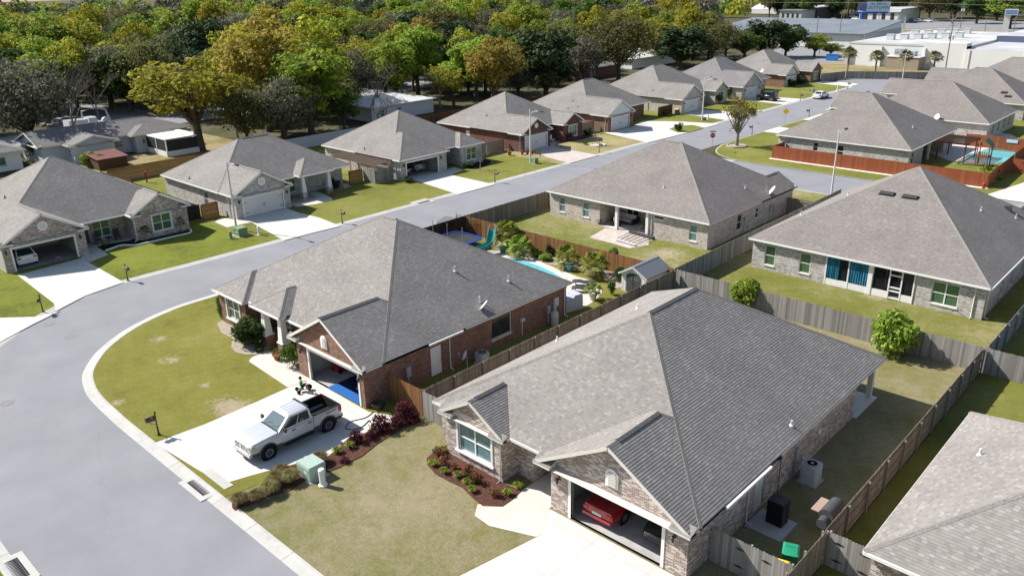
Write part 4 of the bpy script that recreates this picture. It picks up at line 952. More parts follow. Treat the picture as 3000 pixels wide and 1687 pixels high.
fence((-57.7, 67.9), (-55.4, 67.9), 'short grey fence joining the roadside fence to the patio house', 'wood_aged', post=1)
M['white_strip'] = flat('white_gravel_edge', (.62, .60, .55), .9, .2)
fence((-49.75, 106.4), (-22.7, 106.4), 'long rust red fence along the side street', 'wood_red', post=1, name='red_fence', jit=.01)
fence((-22.66, 106.4), (-23.6, 131), 'rust red fence on the hydrant side of the pool yard', 'wood_red', post=0, jit=.01)
fence((-49.75, 106.45), (-49.75, 110), 'short rust red fence at the house corner by the maple', 'wood_red', post=1, jit=.01)
fence((-32, 131.6), (-19, 131.6), 'rust red fence behind the pool with a blue plaque', 'wood_red', post=1, jit=.01)
t, E = fence((-22.6, 117.0), (-12, 117.0), 'rust red gate and fence at the right edge beside the pool yard', 'wood_red', post=1, jit=.01); hinges(t, E, (1.2,))
sheet([(-50, 105.75), (-22.4, 105.75), (-22.4, 106.36), (-50, 106.36)], .08, 'gravel_strip', 'white_strip', .02)
fence((-109.6, 39.6), (-109.6, 63), 'horizontal slat cedar fence behind the pale houses', 'wood_new', style='h', pw=.15, post=0, name='slat_fence')
fence((-109.6, 38.8), (-101, 39.2), 'dark fence between the two left houses at the back', 'wood_dark', post=1)
fence((-100.5, 39.0), (-84, 39.0), 'black side fence between the two left houses', 'wood_black', post=1, h=1.7)
fence((-83.9, 37.0), (-83.9, 39.2), 'black picket fence right of the front window', 'wood_black', post=0, h=1.75)
t, E = fence((-83.7, 39.2), (-83.7, 41.2), 'cedar slat gate beside the black picket fence', 'wood_new', style='h', pw=.15, post=-1, h=1.75)
t, E = fence((-84.2, 59.5), (-84.2, 61.6), 'cedar slat gate right of the potted plants', 'wood_new', style='h', pw=.15, post=1, h=1.75)
fence((-84, 61.65), (-81.6, 61.65), 'shaded side run of the grey fence under the pergola', 'wood_grey', post=0)
t, E = fence((-81.6, 61.7), (-81.6, 64.6), 'pale grey double gate under the pergola', 'wood_grey', post=0); hinges(t, E, (.3, 1.4, 2.6))
fence((-109.2, 63.2), (-109.2, 92), 'blue grey panel fence behind the grey brick house', 'vinyl', post=1, top=False, jit=0, name='panel_fence')
fence((-109.2, 92.2), (-109.2, 128), 'brown back fence behind the red brick houses', 'wood_dark', post=1)
fence((-109.2, 128.2), (-109.2, 175), 'dark back fence below the row of oaks', 'wood_dark', post=1)
fence((-83.4, 80.5), (-83.4, 83.6), 'pale grey gate right of the small street tree', 'wood_grey', post=0)
M['wood_pale'] = wood('pale_pink_wood', (.25, .17, .13), (.33, .235, .19), (.40, .30, .25))
t, E = fence((-83.4, 83.65), (-83.4, 87.4), 'pale pink picket gate beside the dark red brick house', 'wood_pale', post=0, jit=.01); hinges(t, E, (.8, 2.8))
fence((-82.4, 103.3), (-82.4, 108.2), 'pale wooden fence between the two red brick houses', 'wood_pale', post=0)
fence((-81.8, 126.6), (-81.8, 131.2), 'dark brown fence between the white sided gable and the pale house', 'wood_dark', post=1)
fence((-79.6, 192), (-77.2, 200), 'grey fence beside the last house at the street end', 'wood_grey', post=1)
fence((-77.1, 200.2), (-57.8, 210), 'mottled grey fence behind the palms at the street end', 'wood_grey', post=0)
fence((-57.7, 210), (-30, 205), 'grey fence behind the last roofs at the right', 'wood_grey', post=0)
# ------------------------------------------------------------------ vehicles
def paint(name, c, rough=.22, metal=.0):
    g = NG(name, rough, .5); g.b.inputs['Metallic'].default_value = metal; g.b.inputs['Coat Weight'].default_value = .6; g.b.inputs['Coat Roughness'].default_value = .06
    g.col(g.mix(.12, c, g.ramp(g.noise(g.ob(), 3, 3), [(.3, tuple(x*.6 for x in c)), (.7, c)]))); return g.m
M['silver'] = paint('silver_paint', (.56, .57, .59), .3, .35)
M['car_white'] = paint('white_car_paint', (.72, .72, .72)); M['car_red'] = paint('red_car_paint', (.30, .012, .016)); M['car_black'] = paint('black_car_paint', (.012, .012, .014)); M['car_blue'] = paint('blue_car_paint', (.03, .05, .13)); M['car_grey'] = paint('grey_car_paint', (.2, .21, .22))
M['tyre'] = flat('tyre_rubber', (.014, .014, .014), .85, .2, var=.2); M['chrome'] = flat('chrome', (.6, .6, .6), .2, .6, .9, var=.05)
g = NG('car_glass', .04, .7); g.col((.02, .03, .034)); M['cglass'] = g.m
g = NG('windscreen_glass', .04, .8); g.col((.05, .095, .115)); M['wglass'] = g.m
M['redlamp'] = flat('tail_lamp', (.42, .012, .012), .25, .5, var=.1); M['lens'] = flat('lamp_lens', (.60, .62, .62), .15, .6, var=.1); M['orange'] = flat('orange_lens', (.6, .2, .02), .3, .5)
M['liner'] = flat('bed_liner', (.010, .010, .011), .8, .2); M['plate'] = flat('licence_plate', (.55, .60, .56), .5, .3)
def wheel(par, x, y, r, w, n=10, dark=False):
    sg = 1 if y > 0 else -1
    Q = Matrix.Translation((x, y, r)) @ Matrix.Rotation(-sg*PI/2, 4, 'X')
    m = MB(); m.lathe([(r*.55, -w), (r*.9, -w), (r, -w*.85), (r, -w*.15), (r*.93, 0), (r*.62, .0), (r*.6, -.03)], 24, (0, 0, 0), 0, Q)
    for k in range(24):
        a = 2*PI*k/24; Z = Q @ Matrix.Rotation(a, 4, 'Z'); m.box(r-.012, r+.006, -.03, .03, -w*.95, -w*.1, 0, Z)
    t = m.build('wheel', M['tyre'], par, 40, None, False)
    m = MB(); m.lathe([(r*.61, -.06), (r*.6, -.012), (r*.55, -.02), (r*.3, -.035), (.05, -.02), (.001, -.015)], 20, (0, 0, 0), 0, Q, False)
    for k in range(n):
        Z = Q @ Matrix.Rotation(2*PI*k/n, 4, 'Z'); m.box(.06, r*.57, -.028, .028, -.03, -.006, 1, Z)
        if dark: m.box(r*.42, r*.56, -.03, .03, -.02, .0, 2, Z)
    m.build('rim', [M['darkgrey'] if dark else M['grey'], M['darkgrey'] if dark else M['chrome'], M['chrome']], t, 40, None, False)
    return t
def ringx(x, hw, zb, zt, t=.86):
    h = [(hw*.84, zb), (hw, zb+.13), (hw*1.01, zb+(zt-zb)*.55), (hw*.985, zt-.08), (hw*t, zt)]
    return [(x, -a, b) for a, b in h] + [(x, a, b) for a, b in reversed(h)]
def quad_in(m, P, mx, my, off, mi=0):
    """panel inset in the four corners P (bottom-left, bottom-right, top-right, top-left)"""
    P = [Vector(p) for p in P]; f = lambda s, t: (P[0]*(1-s)+P[1]*s)*(1-t)+(P[3]*(1-s)+P[2]*s)*t
    n = (P[1]-P[0]).cross(P[3]-P[0]).normalized()*off
    m.poly([f(mx, my)+n, f(1-mx, my)+n, f(1-mx, 1-my)+n, f(mx, 1-my)+n], None, mi)
def car(name, label, loc, rz, col, kind='sedan', group=None, cat='car'):
    t = thing(name, label, cat, loc, rz, group)
    if kind == 'sedan': L, hw, st, cab, wb, r = 4.75, .9, [(-2.36, .74, .38, .78), (-2.3, .84, .3, .96), (-1.7, .9, .26, 1.02), (-.9, .9, .24, .97), (.6, .9, .24, .94), (1.2, .89, .25, .92), (1.9, .86, .26, .82), (2.28, .76, .3, .70), (2.37, .62, .36, .6)], (1.05, .35, -.95, -1.72, .94, 1.44), 2.75, .33
    elif kind == 'suv': L, hw, st, cab, wb, r = 4.6, .93, [(-2.3, .78, .45, .9), (-2.25, .88, .36, 1.08), (-1.7, .93, .3, 1.1), (0, .93, .28, 1.05), (.9, .93, .29, 1.04), (1.7, .9, .3, .98), (2.2, .82, .34, .86), (2.3, .68, .42, .74)], (1.0, .35, -1.55, -2.15, 1.05, 1.66), 2.7, .36
    elif kind == 'jeep': L, hw, st, cab, wb, r = 4.4, .86, [(-2.0, .82, .55, 1.1), (-1.95, .86, .5, 1.16), (.75, .86, .5, 1.16), (.8, .8, .5, 1.14), (1.9, .62, .52, 1.1), (1.95, .6, .56, 1.05)], (.78, .55, -1.85, -1.97, 1.14, 1.82), 2.75, .41
    else: L, hw, st, cab, wb, r = 5.6, 1.0, [(-2.75, .9, .5, 1.3), (-2.7, .98, .45, 1.4), (1.0, 1.0, .42, 1.35), (1.9, .98, .44, 1.15), (2.6, .9, .46, 1.0), (2.7, .7, .5, .85)], (1.5, 1.0, -2.6, -2.7, 1.35, 2.4), 3.4, .37
    m = MB(); m.loft([ringx(*s) for s in st]); b = m.build('body', M[col], t, 50, None, False)
    x0, x1, x2, x3, zb, zt = cab; w0, w1 = hw*.9, hw*(.86 if kind in ('jeep', 'van') else .68)
    A = [(x0, -w0, zb), (x0, w0, zb), (x3, w0, zb), (x3, -w0, zb)]; B = [(x1, -w1, zt), (x1, w1, zt), (x2, w1, zt), (x2, -w1, zt)]
    m = MB(); m.loft([[A[3], A[0], A[1], A[2]], [B[3], B[0], B[1], B[2]], [(x2+.12, -w1*.8, zt+.035), (x1-.12, -w1*.8, zt+.035), (x1-.12, w1*.8, zt+.035), (x2+.12, w1*.8, zt+.035)]]); m.build('cabin', M[col], t, 30, None, False)
    for nm, P in (('windscreen', (A[0], A[1], B[1], B[0])), ('rear_window', (A[2], A[3], B[3], B[2]))):
        m = MB(); quad_in(m, P, .07, .08, .006); m.build(nm, M['cglass'], t, None, None, False)
    for sg in (1, -1):
        ia, ib = (1, 2) if sg > 0 else (0, 3)
        P0 = [Vector(A[ia]), Vector(A[ib]), Vector(B[ib]), Vector(B[ia])]
        for s0, s1 in ((.12, .5), (.54, .9)):
            f = lambda s, q: (P0[0]*(1-s)+P0[1]*s)*(1-q)+(P0[3]*(1-s)+P0[2]*s)*q
            P = [f(s0, .1), f(s1, .1), f(s1, .88), f(s0, .88)]; o = Vector((0, sg*.008, .002)); m = MB(); m.poly([p+o for p in P]); m.build('side_window', M['cglass'], t, None, None, False)
        m = MB(); m.box(x0-.35, x0-.15, sg*(hw+.02)-.09, sg*(hw+.02)+.09, zb+.0, zb+.14); m.build('mirror', M[col], t, None, None, False)
        zf = st[-2][3]; m = MB(); m.box(st[-2][0]-.12, st[-2][0]+.05, sg*.5-.14, sg*.5+.14, zf-.16, zf-.04); m.build('headlight', M['lens'], t, None, None, False)
        m = MB(); m.box(st[0][0]-.01, st[0][0]+.1, sg*.66-.14, sg*.66+.14, st[1][3]-.26, st[1][3]-.1); m.build('taillight', M['redlamp'], t, None, None, False)
        for x in (wb/2, -wb/2):
            m = MB(); m.lathe([(r*1.22, -.1), (r*1.22, .0)], 20, (0, 0, 0), 0, Matrix.Translation((x, sg*(hw*1.0+.012), r)) @ Matrix.Rotation(-sg*PI/2, 4, 'X')); m.build('wheel_arch', M['black'], t, None, None, False)
            wheel(t, x, sg*(hw+.03), r, .22)
    m = MB(); m.box(st[0][0]-.04, st[0][0]+.1, -.26, .26, .62, .76); m.build('licence_plate', M['plate'], t, None, None, False)
    m = MB(); m.box(st[-1][0]-.12, st[-1][0]+.03, -.45, .45, .42, .58); m.build('grille', M['black'], t, None, None, False)
    m = MB(); m.box(st[0][0]-.06, st[0][0]+.12, -hw*.9, hw*.9, .38, .55); m.build('bumper', M['darkgrey' if kind == 'jeep' else col], t, None, None, False)
    if kind == 'jeep':
        wheel(t, 0, 0, .38, .24); sp = kids(t)[-1]; sp.name = 'spare_wheel'; sp.location = (-2.12, 0, .62); sp.rotation_euler = (0, 0, PI/2)
    return t
def text_mesh(par, body, size, Q, mat, name='lettering'):
    cu = bpy.data.curves.new('t', 'FONT'); cu.body = body; cu.size = size; cu.align_x = 'CENTER'; cu.align_y = 'CENTER'; cu.extrude = .003
    o = bpy.data.objects.new('t', cu); C.objects.link(o); me = bpy.data.meshes.new_from_object(o.evaluated_get(bpy.context.evaluated_depsgraph_get()))
    bpy.data.objects.remove(o); me.transform(Q); me.materials.clear(); me.materials.append(mat); me.name = name
    q = bpy.data.objects.new(name, me); C.objects.link(q); q.parent = par; return q
def pickup():
    t = thing('pickup_truck', 'silver crew cab pickup truck with an empty open bed on the pale drive', 'pickup truck', (-36.68, 20.27, .07), -PI/2)
    B = lambda n, m, mt, s=None, p=t: m.build(n, M[mt] if isinstance(mt, str) else mt, p, s, None, False)
    hw = 1.0
    m = MB()     # nose, hood and lower cab
    R = [(2.98, .70, .62, 1.02), (2.93, .86, .56, 1.12), (2.78, .955, .52, 1.19), (2.3, 1.0, .5, 1.25), (1.6, 1.0, .5, 1.285), (1.05, 1.0, .5, 1.31), (.4, 1.0, .5, 1.32), (-1.0, 1.0, .5, 1.32)]
    m.loft([ringx(*s, t=.9) for s in R])
    B('body', m, 'silver', 38)
    m = MB()     # bed: outer sides, tailgate, open top
    for sg in (1, -1):
        y0, y1 = sorted((sg*.88, sg*.995)); m.loft([[(x, sg*.88, 1.33), (x, sg*.95, 1.35), (x, sg*.992, 1.31), (x, sg*1.0, .95), (x, sg*.985, .6), (x, sg*.88, .56)] for x in (-1.04, -2.86)])
    m.box(-2.9, -2.82, -.985, .985, .62, 1.34); m.box(-1.06, -1.0, -.9, .9, .8, 1.33); m.box(-2.85, -1.0, -.88, .88, .6, .78); B('bed', m, 'silver', 30)
    m = MB(); m.poly([(-1.07, -.875, .79), (-1.07, .875, .79), (-2.81, .875, .79), (-2.81, -.875, .79)])
    for sg in (1, -1): m.poly([(-1.07, sg*.872, .79), (-2.81, sg*.872, .79), (-2.81, sg*.872, 1.33), (-1.07, sg*.872, 1.33)]); m.box(-2.84, -1.06, *sorted((sg*.86, sg*.975)), 1.345, 1.375)
    m.poly([(-1.075, -.87, .79), (-1.075, .87, .79), (-1.075, .87, 1.33), (-1.075, -.87, 1.33)]); m.poly([(-2.812, -.87, .79), (-2.812, .87, .79), (-2.812, .87, 1.33), (-2.812, -.87, 1.33)])
    m.box(-2.91, -2.81, -.96, .96, 1.335, 1.37); B('bed_liner', m, 'liner')
    m = MB()
    for k in range(3): m.box(-2.75, -1.15, -.80+.10*k, -.76+.10*k, .80, .83)
    for k in range(4): m.box(-2.7, -1.2, .5+.09*k, .55+.09*k, .80, .84)
    B('bed_rail', m, 'grey')
    A = [(1.2, -.92, 1.29), (1.2, .92, 1.29), (-.98, .95, 1.31), (-.98, -.95, 1.31)]; T = [(.42, -.74, 1.88), (.42, .74, 1.88), (-.9, .77, 1.9), (-.9, -.77, 1.9)]
    m = MB(); m.loft([[A[3], A[0], A[1], A[2]], [T[3], T[0], T[1], T[2]], [(-.82, -.66, 1.955), (.3, -.62, 1.945), (.3, .62, 1.945), (-.82, .66, 1.955)]])
    for k in range(4): y = -.42+.28*k; m.box(-.75, .2, y-.02, y+.02, 1.945, 1.962)
    B('cab', m, 'silver', 28)
    m = MB(); quad_in(m, (A[0], A[1], T[1], T[0]), .06, .05, .006); B('windscreen', m, 'wglass')
    m = MB(); quad_in(m, (A[2], A[3], T[3], T[2]), .1, .18, .006); B('rear_window', m, 'cglass')
    m = MB(); m.box(-.96, -.82, -.7, .7, 1.90, 1.975); B('brake_light', m, 'black')
    m = MB(); m.box(.98, 1.24, -.86, .86, 1.30, 1.335); B('cowl', m, 'black')
    for y in (-.3, .35):
        m = MB(); m.tube([(1.12, y-.25, 1.36), (.95, y+.3, 1.5)], .012, 4); B('wiper', m, 'black')
    for sg in (1, -1):
        a, b = (1, 2) if sg > 0 else (0, 3)
        P0 = [Vector(A[a]), Vector(A[b]), Vector(T[b]), Vector(T[a])]; f = lambda s, q: (P0[0]*(1-s)+P0[1]*s)*(1-q)+(P0[3]*(1-s)+P0[2]*s)*q; o = Vector((0, sg*.01, .003))
        for s0, s1, tt in ((.1, .52, .03), (.55, .93, .0)):
            m = MB(); m.poly([f(s0, .08)+o, f(s1, .08)+o, f(s1, .86)+o, f(s0+.1*(tt > 0), .86)+o]); B('side_window', m, 'cglass')
        for x0, x1 in ((1.04, .1), (.08, -.95)):
            m = MB(); m.box(x1, x0, *sorted((sg*1.002, sg*1.018)), .62, 1.24); d = B('door', m, 'silver')
            m = MB(); m.box(x1+.08, x1+.32, *sorted((sg*1.018, sg*1.045)), 1.1, 1.15); B('handle', m, 'black', None, d)
        m = MB(); m.box(-2.88, 2.2, *sorted((sg*.96, sg*1.01)), .5, .66); m.box(2.2, 2.86, *sorted((sg*.9, sg*.985)), .5, .68); B('cladding', m, 'darkgrey')
        m = MB(); m.box(-.95, 1.0, *sorted((sg*.98, sg*1.16)), .42, .48); B('running_board', m, 'black')
        m = MB(); m.loft([[(.95, sg*1.03, 1.3), (.85, sg*1.03, 1.3), (.85, sg*1.03, 1.5), (.93, sg*1.03, 1.5)], [(.97, sg*1.27, 1.3), (.86, sg*1.27, 1.3), (.86, sg*1.27, 1.52), (.95, sg*1.27, 1.52)]]); B('mirror', m, 'black')
        for x in (1.935, -1.935):
            Q = Matrix.Translation((x, sg*1.0, .42)) @ Matrix.Rotation(-sg*PI/2, 4, 'X')
            m = MB(); m.lathe([(.50, -.12), (.50, .014), (.001, .014)], 26, (0, 0, 0), 0, Q); B('wheel_well', m, 'liner')
            m = MB(); N = 16
            m.loft([[(x+rr*math.cos(PI*k/N-.18+.36*k/N), sg*yy, .42+rr*math.sin(PI*k/N-.18+.36*k/N)) for rr, yy in ((.5, .99), (.5, 1.045), (.58, 1.035), (.6, .99))] for k in range(N+1)]); B('wheel_flare', m, 'darkgrey', 40)
            wheel(t, x, sg*1.06, .42, .28, 10, True)
        m = MB(); m.box(2.72, 2.9, *sorted((sg*.60, sg*.93)), .97, 1.13); h = B('headlight', m, 'lens')
        m = MB(); m.box(2.66, 2.8, *sorted((sg*.90, sg*.965)), 1.02, 1.11); B('indicator', m, 'orange', None, h)
        m = MB(); m.box(2.9, 2.965, *sorted((sg*.56, sg*.76)), .63, .78); m.box(2.95, 2.985, *sorted((sg*.6, sg*.7)), .67, .75, 1); B('fog_lamp', m, [M['chrome'], M['black']])
        m = MB(); m.box(-2.915, -2.7, *sorted((sg*.86, sg*1.005)), .98, 1.3); B('taillight', m, 'redlamp')
        Q = Matrix(((-sg, 0, 0, -2.2), (0, 0, sg, sg*1.003), (0, 1, 0, 1.18), (0, 0, 0, 1)))
        text_mesh(t, 'PRO-4X', .2, Q, M['darkgrey'])
    m = MB(); m.box(2.94, 2.99, -.55, .55, .72, 1.04); g_ = B('grille', m, 'black')
    m = MB()
    for k in range(4): m.box(2.985, 3.0, -.52, .52, .76+.07*k, .785+.07*k)
    for k in range(9): m.box(2.988, 3.003, -.5+.125*k-.012, -.5+.125*k+.012, .74, 1.02)
    for y0, y1 in ((-.6, -.53), (.53, .6)): m.box(2.93, 3.005, y0, y1, .72, 1.06)
    m.lathe([(.09, 0), (.09, .02), (.001, .02)], 16, (0, 0, 0), 0, Matrix.Translation((3.0, 0, .9)) @ Matrix.Rotation(PI/2, 4, 'Y')); B('grille_bar', m, 'chrome', None, g_)
    m = MB(); m.box(2.86, 3.03, -.86, .86, .5, .66); m.box(2.9, 3.04, -.5, .5, .42, .5, 1); B('bumper', m, [M['silver'], M['black']])
    m = MB(); m.box(-3.02, -2.88, -.92, .92, .52, .7); B('bumper', m, 'darkgrey')
    m = MB(); m.box(2.3, -2.8, -.8, .8, .32, .55) if False else m.box(-2.8, 2.7, -.72, .72, .36, .58); B('chassis', m, 'black')
    return t
pickup()
car('parked_car', 'shiny red car seen from behind in the open garage', (-18.9, 27.6+.35, .07), PI/2, 'car_red', 'sedan')
car('parked_car', 'black car nosed out at the right jamb of the open garage', (-15.85, 28.3, .07), -PI/2, 'car_black', 'sedan')
car('parked_car', 'white car parked in the garage beside the pink step stool', (-83.6, 20.9, .07), PI, 'car_white', 'suv')
car('parked_car', 'silver car deep inside the dark garage', (-84.3, 69.6, .07), PI, 'car_grey', 'suv')
car('parked_car', 'black car left of the silver one in the dark garage', (-83.9, 66.9, .07), PI, 'car_black', 'sedan')
car('parked_car', 'black boxy jeep with a spare wheel on the drive of the grey brick house', (-75.6, 156.6, .07), PI, 'car_black', 'jeep', None, 'jeep')
car('parked_car', 'white sedan parked at the kerb of the main street', (-68.6, 166.3, .0), PI/2, 'car_white', 'sedan')
# ------------------------------------------------------------------ people
def person(label, loc, rz, shirt, legs, hair, pose='sit', sc=1.0):
    t = thing('person', label, 'person', loc, rz); t.scale = (sc,)*3
    V = []; Ed = []; Rr = []
    def j(p, r, par=None):
        V.append(p); Rr.append(r)
        if par is not None: Ed.append((par, len(V)-1))
        return len(V)-1
    if pose == 'sit':
        pel = j((0, 0, .28), .095); sp = j((-.01, 0, .42), .09, pel); ch = j((.0, 0, .56), .1, sp); nk = j((.02, 0, .665), .042, ch); hd = j((.035, 0, .76), .078, nk); tp = j((.03, 0, .86), .066, hd); j((.105, 0, .765), .016, hd)
        for s in (1, -1):
            sh = j((.0, s*.115, .6), .05, ch); el = j((.10, s*.16, .47), .034, sh); wr = j((.25, s*.13, .47), .024, el); pm = j((.30, s*.125, .475), .022, wr)
            for k in range(4): a = j((.335, s*(.105+.014*k), .478), .009, pm); j((.35, s*(.105+.014*k), .462), .008, a)
            a = j((.31, s*.10, .47), .009, pm); j((.33, s*.09, .465), .008, a)
            hp = j((.03, s*.075, .26), .075, pel); kn = j((.26, s*.11, .33), .05, hp); an = j((.37, s*.1, .1), .034, kn); j((.46, s*.1, .06), .032, an); j((.02, s*.078, .76), .014, hd)
        zc, zt = .26, .625
    else:
        pel = j((0, 0, .95), .13); sp = j((0, 0, 1.12), .12, pel); ch = j((0, 0, 1.32), .14, sp); nk = j((.02, 0, 1.5), .055, ch); hd = j((.03, 0, 1.62), .09, nk); j((.03, 0, 1.73), .075, hd); j((.12, 0, 1.61), .018, hd)
        for s in (1, -1):
            sh = j((0, s*.18, 1.4), .065, ch); el = j((.06, s*.24, 1.12), .048, sh); wr = j((.2, s*.2, .95), .032, el); pm = j((.24, s*.2, .9), .03, wr)
            for k in range(4): a = j((.26, s*(.18+.016*k), .85), .01, pm); j((.265, s*(.18+.016*k), .82), .009, a)
            a = j((.27, s*.16, .89), .011, pm); j((.28, s*.15, .86), .01, a)
            hp = j((0, s*.09, .9), .095, pel); kn = j((.03, s*.1, .5), .065, hp); an = j((0, s*.1, .1), .045, kn); j((.13, s*.11, .05), .045, an)
        zc, zt = .93, 1.47
    me = bpy.data.meshes.new('body'); me.from_pydata(V, Ed, []); o = bpy.data.objects.new('body', me); C.objects.link(o)
    o.modifiers.new('s', 'SKIN'); o.modifiers.new('u', 'SUBSURF').levels = 2
    for d, r in zip(me.skin_vertices[0].data, Rr): d.radius = (r, r)
    me.skin_vertices[0].data[0].use_root = True
    bpy.context.view_layer.update()
    m2 = bpy.data.meshes.new_from_object(o.evaluated_get(bpy.context.evaluated_depsgraph_get())); bpy.data.objects.remove(o)
    sk = M.setdefault('skin', flat('skin', (.46, .26, .18), .6, .3, var=.08))
    m2.materials.clear()
    for q in (sk, shirt, legs): m2.materials.append(q)
    for p in m2.polygons:
        c = p.center; p.use_smooth = True
        arm = abs(c.y) > (.145 if pose == 'sit' else .22) or c.x > (.13 if pose == 'sit' else .16)
        p.material_index = 1 if zc+.03 < c.z < zt and not (arm and c.z < (.5 if pose == 'sit' else 1.2)) else (2 if c.z <= zc+.03 or (pose == 'sit' and c.x > .0 and c.z < .39 and c.x < .24) else 0)
        if pose == 'sit' and c.x > .28 and c.z < .42: p.material_index = 0
    b = bpy.data.objects.new('body', m2); C.objects.link(b); b.parent = t
    hz = .765 if pose == 'sit' else 1.63; hx = .032; r = .092 if pose == 'sit' else .105
    m = MB(); m.lathe([(r*math.cos(a), r*1.12*math.sin(a)) for a in [-.35+.2*k for k in range(9)]]+[(.002, r*1.12)], 16, (0, 0, 0), 0, Matrix.Translation((hx-.022, 0, hz+.03)) @ Matrix.Rotation(-.35, 4, 'Y'))
    m.build('hair', hair, t, 60, None, False)
    for s in (1, -1):
        m = MB(); m.lathe([(.001, -.008), (.008, 0), (.001, .008)], 8, (hx+.075, s*.03, hz+.015)); m.build('eye', M['black'], t, 60, None, False)
    return t
hairb = flat('brown_hair', (.06, .035, .02), .8, .2)
M['green_shirt'] = flat('green_shirt', (.01, .26, .07), .8, .1, var=.15); M['shorts'] = flat('dark_shorts', (.04, .032, .028), .8, .1); M['hivis'] = flat('orange_hi_vis', (.75, .09, .02), .7, .2)
q = px(884, 1150)
person('child in a green shirt sitting on a low pedal cart', (q[0], q[1], .16), 1.9-PI/2+.9, M['green_shirt'], M['shorts'], hairb, 'sit', 1.12)
def kart():
    t = thing('pedal_cart', 'low black pedal cart under the child in green', 'pedal cart', (q[0], q[1], .075), 1.9-PI/2+.9)
    m = MB(); m.tube([(-.25, 0, .12), (.3, 0, .12), (.5, 0, .22)], .022, 6); m.tube([(-.22, -.28, .12), (-.22, .28, .12)], .018, 6); m.tube([(.45, -.0, .2), (.38, 0, .5)], .016, 6); m.tube([(.37, -.17, .52), (.38, 0, .5), (.37, .17, .52)], .014, 6)
    m.build('frame', M['black'], t, 40, None, False)
    m = MB(); m.box(-.14, .16, -.15, .15, .18, .22); m.build('seat', M['darkgrey'], t, None, None, False)
    for x, y, r in ((-.22, .3, .12), (-.22, -.26, .12), (.5, .03, .2)):
        m = MB(); m.lathe([(r*.7, -.03), (r, -.025), (r, .025), (r*.7, .03)], 16, (0, 0, 0), 0, Matrix.Translation((x, y, r)) @ Matrix.Rotation(PI/2, 4, 'X')); m.build('wheel', M['tyre'], t, 40, None, False)
kart()
person('child in a black shirt sitting on a white stool inside the gym garage', (-37.9, 26.5, .28), -2.3, M['black'], M['shorts'], hairb, 'sit', 1.15)
t = thing('stool', 'small white stool under the child in the black shirt', 'stool', (-37.9, 26.5, .07)); m = MB(); m.lathe([(.2, .36), (.21, .4), (.21, .44), (.001, .44)], 16); m.build('seat', M['white'], t, None, None, False)
for k in range(4): m = MB(); m.tube([(.13*math.cos(k*PI/2), .13*math.sin(k*PI/2), .38), (.19*math.cos(k*PI/2), .19*math.sin(k*PI/2), 0)], .018, 6); m.build('leg', M['white'], t, None, None, False)
M['mat_blue'] = flat('gym_mat_blue', (.012, .10, .33), .6, .3, var=.06); M['mat_navy'] = flat('gym_mat_navy', (.006, .012, .07), .6, .3); M['red_plastic'] = flat('red_plastic', (.35, .02, .02), .5, .4)
t = thing('gym_mat', 'bright blue gym mat at the garage mouth behind the pickup', 'gym mat', (-38.3, 25.8, .075)); m = MB(); m.box(-40.2, -36.9, 25.25, 26.0, .075, .115); m.build('mat', M['mat_blue'], t); m = MB(); m.box(-40.2, -36.9, 26.02, 29.2, .075, .11); m.build('mat', M['mat_navy'], t)
t = thing('gym_bar', 'white framed kip bar standing on the navy gym mat', 'gym bar', (-39, 27.5, .11))
for a, b in (((-39.9, 28.3, .11), (-39.4, 27.6, 1.5)), ((-38.9, 26.9, .11), (-39.4, 27.6, 1.5)), ((-37.9, 28.0, .11), (-37.5, 27.5, 1.5)), ((-37.1, 27.0, .11), (-37.5, 27.5, 1.5))): m = MB(); m.beam(a, b, .07, .07); m.build('leg', M['white'], t)
m = MB(); m.tube([(-39.4, 27.6, 1.48), (-37.5, 27.5, 1.48)], .03, 8); m.build('bar', M['grey'], t)
t = thing('toy_car', 'small red ride-on toy at the left garage wall', 'toy', (-41.6, 27.2, .07)); m = MB(); m.loft([[(-41.9, 26.9+a, .2), (-41.3, 26.9+a, .2), (-41.3, 26.9+a, h_), (-41.9, 26.9+a, h_)] for a, h_ in ((0, .5), (.25, .55), (.3, .95), (.8, .95), (.85, .5))]); m.build('body', M['red_plastic'], t)
for a, b in ((-41.95, 27.0), (-41.25, 27.0), (-41.95, 27.6), (-41.25, 27.6)): m = MB(); m.lathe([(.13, -.04), (.13, .04)], 12, (0, 0, 0), 0, Matrix.Translation((a, b, .2)) @ Matrix.Rotation(PI/2, 4, 'Y')); m.build('wheel', M['tyre'], t)
# ------------------------------------------------------------------ street furniture
M['pole_white'] = flat('pale_concrete_pole', (.55, .55, .54), .6, .3, var=.08)
def lamp_post(label, loc, ang, h=7.3):
    t = thing('street_lamp', label, 'street lamp', (*loc, 0), 0, 'street lamps of the estate'); x, y = loc; c, s = math.cos(ang), math.sin(ang)
    m = MB(); m.tube([(x, y, 0), (x, y, 3), (x, y, h)], [.125, .105, .075], 8); m.lathe([(.075, h), (.05, h+.06), (.001, h+.07)], 8, (x, y, 0)); m.build('pole', M['pole_white'], t, 60)
    P = lambda r, z: (x+c*r, y+s*r, z)
    m = MB(); m.tube([P(.05, h-.55), P(.5, h-.2), P(1.1, h-.02), P(1.6, h)], .035, 6); m.build('arm', M['steel'], t, 60)
    m = MB(); m.loft([[(x+c*r-s*w, y+s*r+c*w, z) for w, z in ((-ww, h-.02), (-ww*.7, h+.09), (ww*.7, h+.09), (ww, h-.02), (ww*.6, h-.09), (-ww*.6, h-.09))] for r, ww in ((1.5, .06), (1.75, .15), (2.2, .14), (2.35, .05))]); m.build('lamp_head', M['darkgrey'], t, 40)
lamp_post('pale street lamp beside the green transformer box on the left lawns', px(693.7, 677), 0)
lamp_post('pale street lamp in front of the dark red house with a white garage', px(1554, 478), 0)
